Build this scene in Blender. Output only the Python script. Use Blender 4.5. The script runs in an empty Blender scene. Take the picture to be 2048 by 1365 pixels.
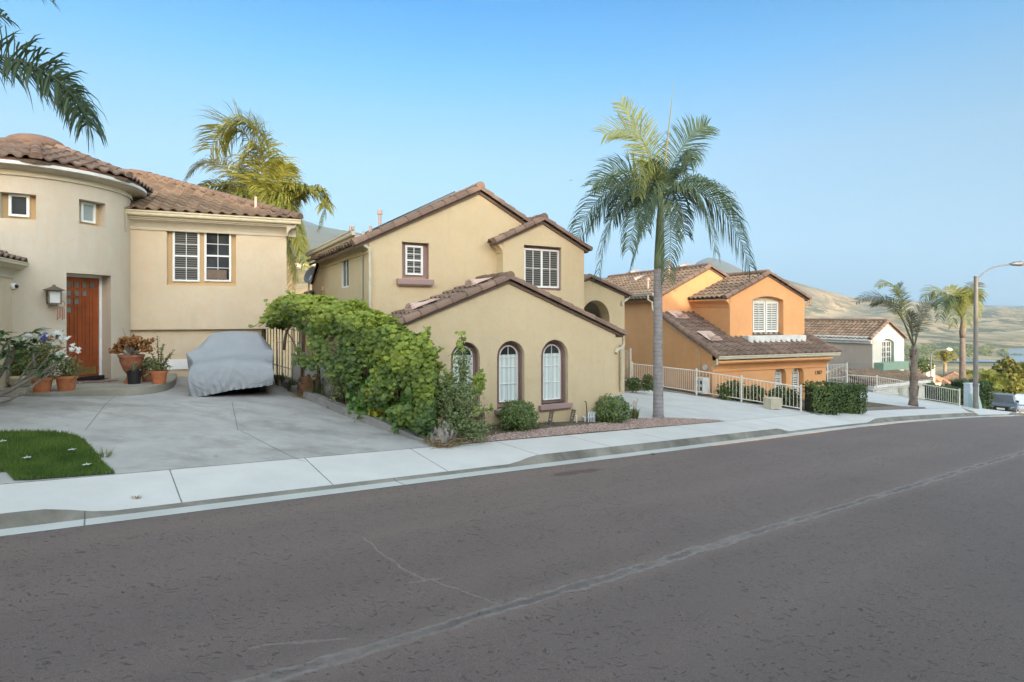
import bpy, bmesh, math, random
import numpy as np
from mathutils import Vector, Matrix, noise
from mathutils.geometry import tessellate_polygon
rnd = random.Random(7)
R = math.radians
scene = bpy.context.scene
col = scene.collection

# ------------------------------------------------------------------ camera
FPX, CX, HY, CAMH = 1143.0, 1024.0, 632.0, 2.7      # focal length, centre and horizon of the photo
cam_d = bpy.data.cameras.new('camera')
cam_d.sensor_width = 36
cam_d.lens = 36 * FPX / 2048
cam_d.shift_y = -(682.5 - HY) / 2048
cam_d.clip_start = 0.05
cam_d.clip_end = 30000
cam = bpy.data.objects.new('camera', cam_d)
cam.location = (0, 0, CAMH)
cam.rotation_euler = (R(90), 0, 0)
col.objects.link(cam)
scene.camera = cam

# ------------------------------------------------------------------ sky, sun, exposure
SUN_EL, SUN_AZ = 12.0, 163.0          # azimuth of the sun, clockwise from +Y
w = bpy.data.worlds.new('World')
scene.world = w
w.use_nodes = True
nt = w.node_tree
bg = nt.nodes['Background']
sky = nt.nodes.new('ShaderNodeTexSky')
sky.sky_type = 'NISHITA'
sky.sun_disc = False
sky.sun_elevation = R(SUN_EL)
sky.sun_rotation = R(SUN_AZ)
sky.air_density = 1.0
sky.dust_density = 0.3
sky.ozone_density = 2.0
def _math(op, a, b=None):
    k = nt.nodes.new('ShaderNodeMath'); k.operation = op
    for i, q in enumerate((a, b)):
        if q is None: continue
        if hasattr(q, 'is_output'): nt.links.new(q, k.inputs[i])
        else: k.inputs[i].default_value = q
    return k.outputs[0]
# unseen sky overhead and sunward: added warm gain lights ground; clear blue ahead
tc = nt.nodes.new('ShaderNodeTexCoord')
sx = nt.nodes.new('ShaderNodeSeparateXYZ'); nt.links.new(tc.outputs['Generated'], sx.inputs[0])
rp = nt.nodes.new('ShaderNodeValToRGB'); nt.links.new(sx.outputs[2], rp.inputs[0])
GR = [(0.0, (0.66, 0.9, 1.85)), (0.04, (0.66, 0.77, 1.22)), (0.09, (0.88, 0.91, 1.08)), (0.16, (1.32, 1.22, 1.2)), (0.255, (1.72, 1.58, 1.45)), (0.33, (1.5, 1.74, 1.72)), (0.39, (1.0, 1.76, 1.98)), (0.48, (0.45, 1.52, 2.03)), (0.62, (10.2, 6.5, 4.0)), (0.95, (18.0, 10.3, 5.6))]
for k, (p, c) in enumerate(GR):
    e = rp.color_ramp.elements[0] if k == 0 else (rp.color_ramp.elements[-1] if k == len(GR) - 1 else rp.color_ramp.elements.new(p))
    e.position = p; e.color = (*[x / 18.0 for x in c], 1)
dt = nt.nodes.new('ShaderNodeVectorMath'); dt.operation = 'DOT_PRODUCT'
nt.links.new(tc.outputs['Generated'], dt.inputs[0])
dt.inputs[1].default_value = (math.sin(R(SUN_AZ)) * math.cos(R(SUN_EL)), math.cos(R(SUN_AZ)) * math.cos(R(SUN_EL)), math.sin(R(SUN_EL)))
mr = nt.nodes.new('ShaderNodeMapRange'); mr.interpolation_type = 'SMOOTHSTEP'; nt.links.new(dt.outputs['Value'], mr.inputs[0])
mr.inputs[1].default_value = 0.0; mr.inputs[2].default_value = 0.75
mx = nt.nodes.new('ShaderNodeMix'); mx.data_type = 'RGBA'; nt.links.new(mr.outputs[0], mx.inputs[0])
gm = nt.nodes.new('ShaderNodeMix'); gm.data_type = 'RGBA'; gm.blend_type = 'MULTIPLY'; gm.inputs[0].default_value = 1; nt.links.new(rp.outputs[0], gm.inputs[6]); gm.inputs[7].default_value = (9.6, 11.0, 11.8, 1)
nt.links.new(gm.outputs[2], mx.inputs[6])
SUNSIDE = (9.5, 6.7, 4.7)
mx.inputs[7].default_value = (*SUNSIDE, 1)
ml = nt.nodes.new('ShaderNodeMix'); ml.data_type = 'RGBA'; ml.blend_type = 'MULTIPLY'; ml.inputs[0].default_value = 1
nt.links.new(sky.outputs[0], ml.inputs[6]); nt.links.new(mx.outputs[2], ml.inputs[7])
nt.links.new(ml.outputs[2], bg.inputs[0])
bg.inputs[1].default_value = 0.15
sl = bpy.data.lights.new('sun', 'SUN')
sl.energy = 2.0
sl.angle = R(0.5)
sl.color = (1.0, 0.85, 0.66)
so = bpy.data.objects.new('sun', sl)
sd = Vector((math.sin(R(SUN_AZ)) * math.cos(R(SUN_EL)), math.cos(R(SUN_AZ)) * math.cos(R(SUN_EL)), math.sin(R(SUN_EL))))
so.rotation_euler = sd.to_track_quat('Z', 'Y').to_euler()
so.location = (0, -30, 40)
col.objects.link(so)
scene.view_settings.view_transform = 'Standard'
scene.view_settings.look = 'None'
scene.view_settings.exposure = 0.5
scene.view_settings.gamma = 1.0
scene.cycles.max_bounces = 8
scene.cycles.transparent_max_bounces = 12

# ------------------------------------------------------------------ things, parts, labels
ORG = {}
def tag(o, label=None, cat=None, group=None, kind=None):
    if label: o['label'] = label
    if cat: o['category'] = cat
    if group: o['group'] = group
    if kind: o['kind'] = kind
    return o
def thing(name, label, cat, loc, group=None):
    o = bpy.data.objects.new(name, None)
    o.empty_display_size = 0.2
    o.location = loc
    col.objects.link(o)
    ORG[o.name] = Vector(loc)
    return tag(o, label, cat, group)
def copy_thing(root, loc, label, rotz=None, group=None, scale=None):
    r = root.copy(); col.objects.link(r); r.location = loc
    if rotz is not None: r.rotation_euler = (0, 0, rotz)
    if scale is not None: r.scale = (scale,) * 3
    ORG[r.name] = Vector(loc)
    if label: r['label'] = label
    if group: r['group'] = group
    for ch in list(root.children):
        c = ch.copy(); col.objects.link(c); c.parent = r
        for g in list(ch.children):
            e = g.copy(); col.objects.link(e); e.parent = c
    return r
class MB:
    def __init__(s): s.v = []; s.f = []; s.t = []; s.uv = None; s.tt = 0.5
    def add(s, pts, faces, t=None):
        n = len(s.v)
        s.v.extend([tuple(p) for p in pts])
        tv = s.tt if t is None else t
        for f in faces: s.f.append(tuple(i + n for i in f)); s.t.append(tv)
    def face(s, pts, t=None): s.add(pts, [tuple(range(len(pts)))], t)
    def hexa(s, p, t=None):      # 8 points: bottom ring then top ring
        s.add(p, [(3, 2, 1, 0), (4, 5, 6, 7), (0, 1, 5, 4), (1, 2, 6, 5), (2, 3, 7, 6), (3, 0, 4, 7)], t)
    def box(s, fn, a0, a1, b0, b1, c0, c1, t=None):
        s.hexa([fn(a0, b0, c0), fn(a1, b0, c0), fn(a1, b1, c0), fn(a0, b1, c0),
                fn(a0, b0, c1), fn(a1, b0, c1), fn(a1, b1, c1), fn(a0, b1, c1)], t)
    def tube(s, pts, rad, seg=8, caps=True, t=None):
        pts = [Vector(p) for p in pts]
        if not hasattr(rad, '__len__'): rad = [rad] * len(pts)
        rings = []
        ref = None
        for i, p in enumerate(pts):
            a = pts[max(i - 1, 0)]; b = pts[min(i + 1, len(pts) - 1)]
            T = (b - a).normalized() if (b - a).length > 1e-9 else Vector((0, 0, 1))
            if ref is None: ref = Vector((1, 0, 0)) if abs(T.x) < 0.8 else Vector((0, 1, 0))
            U = (ref - T * ref.dot(T)).normalized(); ref = U
            Vv = T.cross(U)
            rings.append([p + (U * math.cos(2 * math.pi * k / seg) + Vv * math.sin(2 * math.pi * k / seg)) * rad[i] for k in range(seg)])
        n = len(rings)
        fs = [(i * seg + k, i * seg + (k + 1) % seg, (i + 1) * seg + (k + 1) % seg, (i + 1) * seg + k) for i in range(n - 1) for k in range(seg)]
        if caps: fs += [tuple(reversed(range(seg))), tuple((n - 1) * seg + k for k in range(seg))]
        s.add([q for r in rings for q in r], fs, t)
    def lathe(s, c, prof, seg=24, t=None):     # prof: (radius, z)
        c = Vector(c)
        pts = [c + Vector((r * math.cos(2 * math.pi * k / seg), r * math.sin(2 * math.pi * k / seg), z)) for r, z in prof for k in range(seg)]
        n = len(prof)
        fs = [(i * seg + k, i * seg + (k + 1) % seg, (i + 1) * seg + (k + 1) % seg, (i + 1) * seg + k) for i in range(n - 1) for k in range(seg)]
        fs += [tuple(reversed(range(seg))), tuple((n - 1) * seg + k for k in range(seg))]
        s.add(pts, fs, t)
    def ball(s, c, rx, ry, rz, seg=12, rings=8, t=None):
        c = Vector(c); pts = []
        for i in range(1, rings):
            a = math.pi * i / rings
            for k in range(seg):
                b = 2 * math.pi * k / seg
                pts.append(c + Vector((rx * math.sin(a) * math.cos(b), ry * math.sin(a) * math.sin(b), rz * math.cos(a))))
        n = len(pts); pts += [c + Vector((0, 0, rz)), c - Vector((0, 0, rz))]
        fs = [(i * seg + k, (i + 1) * seg + k, (i + 1) * seg + (k + 1) % seg, i * seg + (k + 1) % seg) for i in range(rings - 2) for k in range(seg)]
        fs += [(n, k, (k + 1) % seg) for k in range(seg)] + [(n + 1, (rings - 2) * seg + (k + 1) % seg, (rings - 2) * seg + k) for k in range(seg)]
        s.add(pts, fs, t)
    def build(s, name, mat, parent=None, smooth=False, loc=None, auto=None, sub=0):
        if parent is not None: org = ORG[parent.name]
        elif loc is not None: org = Vector(loc)
        else: org = Vector((0, 0, 0))
        me = bpy.data.meshes.new(name)
        me.from_pydata([(x - org.x, y - org.y, z - org.z) for x, y, z in s.v], [], s.f)
        at = me.attributes.new('tint', 'FLOAT', 'FACE')
        at.data.foreach_set('value', s.t)
        if s.uv is not None:
            u = me.uv_layers.new(name='UVMap')
            li = np.zeros(len(me.loops), dtype=np.int32); me.loops.foreach_get('vertex_index', li)
            u.data.foreach_set('uv', np.array(s.uv, dtype=np.float32)[li].ravel())
        me.materials.append(mat)
        if smooth:
            me.polygons.foreach_set('use_smooth', [True] * len(me.polygons))
        me.validate()
        me.update()
        o = bpy.data.objects.new(name, me)
        col.objects.link(o)
        if parent is not None: o.parent = parent
        else: o.location = org
        ORG[o.name] = org
        if auto is not None:
            bm = bmesh.new(); bm.from_mesh(me)
            for e in bm.edges:
                if len(e.link_faces) == 2 and e.calc_face_angle(0) > R(auto): e.smooth = False
            bm.to_mesh(me); bm.free()
        if sub:
            m = o.modifiers.new('subdivision', 'SUBSURF'); m.levels = sub; m.render_levels = sub
        return o
    def bevel(s, width): pass

# ------------------------------------------------------------------ materials
def newmat(name):
    m = bpy.data.materials.new(name); m.use_nodes = True
    return m, m.node_tree, m.node_tree.nodes['Principled BSDF']
def nd(t, kind, **kw):
    n = t.nodes.new('ShaderNode' + kind)
    for k, v in kw.items():
        if k.startswith('i_'): n.inputs[k[2:].replace('_', ' ')].default_value = v
        else: setattr(n, k, v)
    return n
def mixc(t, fac, a, b, mode='MIX'):
    n = t.nodes.new('ShaderNodeMix'); n.data_type = 'RGBA'; n.blend_type = mode
    for sock, val in ((n.inputs[0], fac), (n.inputs[6], a), (n.inputs[7], b)):
        if hasattr(val, 'is_output'): t.links.new(val, sock)
        elif isinstance(val, (tuple, list)): sock.default_value = (*val[:3], 1)
        else: sock.default_value = val
    return n.outputs[2]
def ramp(t, val, a, b, lo=0.0, hi=1.0):
    n = t.nodes.new('ShaderNodeMapRange'); n.inputs[1].default_value = a; n.inputs[2].default_value = b
    n.inputs[3].default_value = lo; n.inputs[4].default_value = hi
    t.links.new(val, n.inputs[0]); return n.outputs[0]
def noi(t, scale, detail=4, rough=0.55, vec=None, dist=0.0):
    n = nd(t, 'TexNoise'); n.inputs['Scale'].default_value = scale; n.inputs['Detail'].default_value = detail
    n.inputs['Roughness'].default_value = rough; n.inputs['Distortion'].default_value = dist
    t.links.new(vec if vec is not None else pos(t), n.inputs['Vector'])
    return n.outputs['Fac']
def pos(t):
    for n in t.nodes:
        if n.bl_idname == 'ShaderNodeNewGeometry': return n.outputs['Position']
    return nd(t, 'NewGeometry').outputs['Position']
def mapping(t, vec, scale=(1, 1, 1), rot=(0, 0, 0)):
    n = nd(t, 'Mapping'); n.inputs['Scale'].default_value = scale; n.inputs['Rotation'].default_value = rot
    t.links.new(vec, n.inputs['Vector']); return n.outputs[0]
def bump(t, bs, h, strength=0.3, dist=0.02):
    n = nd(t, 'Bump'); n.inputs['Strength'].default_value = strength; n.inputs['Distance'].default_value = dist
    t.links.new(h, n.inputs['Height']); t.links.new(n.outputs[0], bs.inputs['Normal'])
def sc(c, k): return tuple(min(1, x * k) for x in c)
def plain(name, c, rough=0.6, metal=0.0, var=0.12, scale=6.0, bmp=0.0, bscale=40.0, spec=0.5):
    m, t, b = newmat(name)
    f = ramp(t, noi(t, scale), 0.3, 0.7)
    t.links.new(mixc(t, f, sc(c, 1 - var), sc(c, 1 + var)), b.inputs['Base Color'])
    b.inputs['Roughness'].default_value = rough; b.inputs['Metallic'].default_value = metal
    b.inputs['Specular IOR Level'].default_value = spec
    if bmp: bump(t, b, noi(t, bscale), bmp, 0.02)
    return m
def stucco(name, c, stain=(0.5, 0.42, 0.3), amt=0.25):
    m, t, b = newmat(name)
    n1 = ramp(t, noi(t, 0.8, 6, 0.6), 0.35, 0.7)
    n2 = ramp(t, noi(t, 3.5, 6, 0.65, dist=0.6), 0.40, 0.75)
    a = mixc(t, n1, sc(c, 0.95), sc(c, 1.05))
    st = tuple(x * y * 1.6 for x, y in zip(c, stain))
    k = t.nodes.new('ShaderNodeMath'); k.operation = 'MULTIPLY'; t.links.new(n2, k.inputs[0]); k.inputs[1].default_value = amt
    # rain streaks: noise stretched along z
    ns = ramp(t, noi(t, 1.0, 5, 0.6, mapping(t, pos(t), (3.0, 3.0, 0.35))), 0.52, 0.78, 0, 0.35)
    a = mixc(t, k.outputs[0], a, st)
    a = mixc(t, ns, a, sc(c, 0.82))
    t.links.new(a, b.inputs['Base Color'])
    b.inputs['Roughness'].default_value = 0.9; b.inputs['Specular IOR Level'].default_value = 0.2
    ad = t.nodes.new('ShaderNodeMath'); t.links.new(noi(t, 55, 3), ad.inputs[0]); t.links.new(noi(t, 7, 3), ad.inputs[1])
    bump(t, b, ad.outputs[0], 0.4, 0.018)
    return m
def tintmat(name, a, bcol, rough=0.8, nscale=8.0, bmp=0.2, dirt=None):
    m, t, b = newmat(name)
    at = nd(t, 'Attribute'); at.attribute_name = 'tint'
    cc = mixc(t, at.outputs['Fac'], a, bcol)
    f = ramp(t, noi(t, nscale, 5), 0.35, 0.75)
    cc = mixc(t, f, cc, mixc(t, 0.35, cc, dirt or sc(a, 0.5)))
    t.links.new(cc, b.inputs['Base Color'])
    b.inputs['Roughness'].default_value = rough; b.inputs['Specular IOR Level'].default_value = 0.25
    if bmp: bump(t, b, noi(t, 60, 3), bmp, 0.008)
    return m
def leafmat(name, a, bcol, trans=0.3, rough=0.5):
    m, t, b = newmat(name)
    at = nd(t, 'Attribute'); at.attribute_name = 'tint'
    cc = mixc(t, at.outputs['Fac'], a, bcol)
    t.links.new(cc, b.inputs['Base Color'])
    b.inputs['Roughness'].default_value = rough; b.inputs['Specular IOR Level'].default_value = 0.35
    tr = nd(t, 'BsdfTranslucent'); t.links.new(cc, tr.inputs[0])
    mx = nd(t, 'MixShader'); mx.inputs[0].default_value = trans
    t.links.new(b.outputs[0], mx.inputs[1]); t.links.new(tr.outputs[0], mx.inputs[2])
    t.links.new(mx.outputs[0], t.nodes['Material Output'].inputs['Surface'])
    return m
def glass(name, dark, light, stripes=0.0, vertical=False):
    """window glass in front of a dark room or of blinds; the blind slats are horizontal lines along z"""
    m, t, b = newmat(name)
    c = mixc(t, ramp(t, noi(t, 0.9, 3), 0.35, 0.7), dark, light)
    if stripes:
        sx = nd(t, 'SeparateXYZ'); t.links.new(pos(t), sx.inputs[0])
        mm = t.nodes.new('ShaderNodeMath'); mm.operation = 'MULTIPLY'; mm.inputs[1].default_value = stripes
        if vertical:
            ad = t.nodes.new('ShaderNodeMath'); t.links.new(sx.outputs[0], ad.inputs[0]); t.links.new(sx.outputs[1], ad.inputs[1]); t.links.new(ad.outputs[0], mm.inputs[0])
        else: t.links.new(sx.outputs[2], mm.inputs[0])
        fr = t.nodes.new('ShaderNodeMath'); fr.operation = 'FRACT'; t.links.new(mm.outputs[0], fr.inputs[0])
        c = mixc(t, ramp(t, fr.outputs[0], 0.35, 0.5), dark, light)
    t.links.new(c, b.inputs['Base Color'])
    b.inputs['Roughness'].default_value = 0.06
    b.inputs['Specular IOR Level'].default_value = 0.6
    bump(t, b, noi(t, 1.6, 2), 0.05, 0.05)
    return m

M = {}
M['cream'] = stucco('cream_stucco', (0.63, 0.53, 0.38), (0.62, 0.5, 0.40), 0.45)
M['turret'] = stucco('greyed_cream_stucco', (0.58, 0.515, 0.41), (0.62, 0.5, 0.40), 0.4)  # greyer than the cream: reflected sky put into the colour
M['cream_trim'] = stucco('cream_trim', (0.57, 0.51, 0.39), (0.5, 0.48, 0.44), 0.3)
M['tan_recess'] = stucco('tan_recess', (0.60, 0.43, 0.23), amt=0.15)
M['olive'] = stucco('khaki_stucco', (0.595, 0.48, 0.305), (0.60, 0.52, 0.42), 0.4)
M['mauve'] = stucco('mauve_trim', (0.36, 0.25, 0.23), amt=0.15)
M['orange'] = stucco('orange_stucco', (0.72, 0.375, 0.17), (0.60, 0.45, 0.3), 0.25)
M['white_wall'] = stucco('white_stucco', (0.58, 0.58, 0.51), (0.6, 0.6, 0.6), 0.2)
M['greige'] = stucco('greige_stucco', (0.45, 0.38, 0.31), amt=0.15)
M['sage'] = stucco('sage_trim', (0.22, 0.33, 0.26), amt=0.2)
M['white'] = plain('white_paint', (0.78, 0.78, 0.74), 0.45, var=0.04)
M['offwhite'] = plain('weathered_white_paint', (0.62, 0.62, 0.58), 0.5, var=0.14, scale=3)
M['gutter'] = plain('beige_gutter_paint', (0.55, 0.49, 0.36), 0.45, var=0.10, scale=5)
M['cream_gutter'] = plain('cream_gutter_paint', (0.60, 0.53, 0.36), 0.5, var=0.08, scale=5)
M['tile'] = tintmat('brown_roof_tile', (0.145, 0.098, 0.074), (0.26, 0.178, 0.132), 0.85, 5, 0.25, (0.085, 0.072, 0.058))
M['tile_warm'] = tintmat('buff_roof_tile', (0.18, 0.122, 0.082), (0.32, 0.22, 0.145), 0.85, 5, 0.25, (0.10, 0.08, 0.06))
M['tile_ridge'] = tintmat('brown_barrel_tile', (0.18, 0.118, 0.088), (0.28, 0.185, 0.135), 0.85, 4, 0.25, (0.12, 0.09, 0.07))
M['fascia_red'] = plain('terracotta_mortar', (0.36, 0.15, 0.10), 0.9, var=0.15)
M['pinkvent'] = plain('pink_roof_vent_paint', (0.56, 0.40, 0.33), 0.7, var=0.08)
M['glass_dark'] = glass('dark_window_glass', (0.02, 0.022, 0.025), (0.075, 0.08, 0.085))
M['glass_blind'] = glass('window_glass_before_blinds', (0.035, 0.035, 0.033), (0.17, 0.165, 0.15), 14.0)
M['glass_curtain'] = glass('window_glass_before_white_curtain', (0.50, 0.58, 0.56), (0.66, 0.72, 0.69), 5.0, True)
M['glass_shutter'] = glass('window_glass_before_shutters', (0.10, 0.09, 0.07), (0.66, 0.68, 0.62), 9.0)
M['glass_pale'] = glass('pale_frosted_glass', (0.24, 0.29, 0.28), (0.33, 0.38, 0.36))
M['glass_door'] = glass('leaded_door_glass', (0.05, 0.055, 0.05), (0.22, 0.24, 0.22))
M['door'] = plain('red_brown_stained_wood', (0.27, 0.062, 0.016), 0.35, var=0.25, scale=3)
M['brass'] = plain('brass', (0.40, 0.28, 0.10), 0.35, 0.8)
M['black'] = plain('black_rubber', (0.014, 0.013, 0.013), 0.6)
M['bronze'] = plain('aged_bronze', (0.16, 0.12, 0.09), 0.5, 0.5)
M['terracotta'] = plain('terracotta', (0.46, 0.155, 0.06), 0.8, var=0.14, scale=9)
M['terracotta_old'] = plain('weathered_terracotta', (0.34, 0.13, 0.07), 0.8, var=0.25, scale=8)
M['palepot'] = plain('pale_ceramic', (0.48, 0.42, 0.27), 0.6)
M['soil'] = plain('potting_soil', (0.045, 0.03, 0.02), 0.95, var=0.4, scale=30, bmp=0.6)
M['bark'] = plain('grey_bark', (0.20, 0.165, 0.13), 0.9, var=0.3, scale=14, bmp=0.8, bscale=25)
M['stem'] = plain('brown_stem', (0.12, 0.075, 0.045), 0.9, var=0.3, scale=14, bmp=0.5)
M['palestem'] = plain('pale_grey_stem', (0.27, 0.245, 0.21), 0.85, var=0.25, scale=12, bmp=0.5)
M['galv'] = plain('galvanised_steel', (0.22, 0.20, 0.18), 0.6, 0.3, var=0.14, scale=3)
M['lampgrey'] = plain('grey_lamp_metal', (0.16, 0.17, 0.18), 0.45, 0.4)
M['utility'] = plain('pale_grey_cabinet_paint', (0.60, 0.62, 0.66), 0.5, var=0.06)
M['mint'] = plain('pale_green_paint', (0.42, 0.55, 0.50), 0.6, var=0.1)
M['ironwhite'] = plain('cream_iron_paint', (0.66, 0.62, 0.53), 0.5, var=0.08)
M['carcover'] = plain('grey_cover_fabric', (0.30, 0.315, 0.325), 0.7, var=0.06, scale=2.0, bmp=0.15, bscale=9)
M['solar'] = plain('solar_cell_glass', (0.012, 0.016, 0.03), 0.12)
M['beige_block'] = plain('beige_block', (0.50, 0.44, 0.33), 0.9, bmp=0.3)
# ------------------------------------------------------------------ street geometry
TH = R(53.7)
SD = Vector((math.sin(TH), math.cos(TH)))        # along the street, downhill
SN = Vector((-math.cos(TH), math.sin(TH)))       # across the street towards the houses
PK = [(-80, 4.68), (-40, 2.34), (0, 0), (22, -1.287), (27, -1.63), (33, -2.12), (38, -2.56), (44, -3.15), (50, -3.95), (60, -5.4), (80, -8.5), (120, -15)]
def lerpk(K, x):
    if x <= K[0][0]: return K[0][1]
    for (a, b), (c, d) in zip(K, K[1:]):
        if x <= c: return b + (d - b) * (x - a) / (c - a)
    return K[-1][1]
def prof(pd): return (lerpk(PK, pd - 1) + 2 * lerpk(PK, pd) + lerpk(PK, pd + 1)) / 4
LS = [(4, .115), (8, .015), (11, .03), (14, .05), (17, .075), (22, .06), (30, .06), (42, .07), (60, .05)]
LS2 = [(4, .035), (8, .0), (14, .04), (20, .05), (60, .05)]
NA, NG, NK, NB = 9.15, 9.5, 9.63, 11.25           # asphalt edge, gutter, kerb face top, back of the pavement
def pn(x, y): return x * SD.x + y * SD.y, x * SN.x + y * SN.y
def xy(pd, n): return SD.x * pd + SN.x * n, SD.y * pd + SN.y * n
def H(x, y):
    pd, n = pn(x, y)
    z = prof(pd) + .15
    if n > NB:
        z += lerpk(LS, pd) * (min(n, 16) - NB)
        if n > 16: z += lerpk(LS2, pd) * (min(n, 23) - 16)
        if n > 27: z -= (n - 27) * .12
    return z
def ray(px, py): return (px - CX) / FPX, (HY - py) / FPX
def at(px, py, Y):
    u, v = ray(px, py); return Vector((u * Y, Y, CAMH + v * Y))
def gp(px, py, off=0.0, fn=None):
    """point of the ground seen at a photo pixel"""
    fn = fn or H
    u, v = ray(px, py); Y = 3.0
    while Y < 90:
        if CAMH + v * Y <= fn(u * Y, Y) + off: break
        Y += 0.05
    a, b = Y - 0.05, Y
    for _ in range(20):
        m = (a + b) / 2
        if CAMH + v * m <= fn(u * m, m) + off: b = m
        else: a = m
    return Vector((u * b, b, CAMH + v * b))
def gz(px, Y): 
    u = (px - CX) / FPX; return Vector((u * Y, Y, H(u * Y, Y)))
class Fr:
    """a house's own axes: s along the front, w away from the street, z up"""
    def __init__(f, x, y, deg):
        f.O = Vector((x, y)); f.d = Vector((math.sin(R(deg)), math.cos(R(deg)))); f.n = Vector((-math.cos(R(deg)), math.sin(R(deg))))
    def W(f, s, w, z): return Vector((f.O.x + s * f.d.x + w * f.n.x, f.O.y + s * f.d.y + w * f.n.y, z))
    def hit(f, px, py, w=0.0):
        u, v = ray(px, py)
        ox, oy = f.O.x + w * f.n.x, f.O.y + w * f.n.y
        s = (u * oy - ox) / (f.d.x - u * f.d.y)
        return s, CAMH + v * (oy + s * f.d.y)
    def hits(f, px, py, s=0.0):
        u, v = ray(px, py)
        ox, oy = f.O.x + s * f.d.x, f.O.y + s * f.d.y
        w = (u * oy - ox) / (f.n.x - u * f.n.y)
        return w, CAMH + v * (oy + w * f.n.y)

# ------------------------------------------------------------------ road, gutter, kerb, pavement
def uvstrip(name, n0, n1, zf, mat, pd0=-45.0, pd1=115.0, step=0.5, nn=1, kind='structure'):
    mb = MB(); mb.uv = []
    k = int((pd1 - pd0) / step)
    for i in range(k + 1):
        pd = pd0 + i * step
        for j in range(nn + 1):
            n = n0 + (n1 - n0) * j / nn
            x, y = xy(pd, n); mb.v.append((x, y, zf(pd, n))); mb.uv.append((pd, n))
    for i in range(k):
        for j in range(nn):
            a = i * (nn + 1) + j; mb.f.append((a, a + nn + 1, a + nn + 2, a + 1)); mb.t.append(.5)
    return tag(mb.build(name, mat, smooth=True), kind=kind)
CRACKS = [((2.79, 6.98), (2.80, 5.94), .009), ((2.80, 5.94), (2.86, 5.5), .011), ((2.72, 5.5), (3.0, 5.42), .012), ((2.95, 5.4), (3.22, 4.6), .008), ((1.06, 5.03), (1.74, 4.78), .010)]
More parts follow.
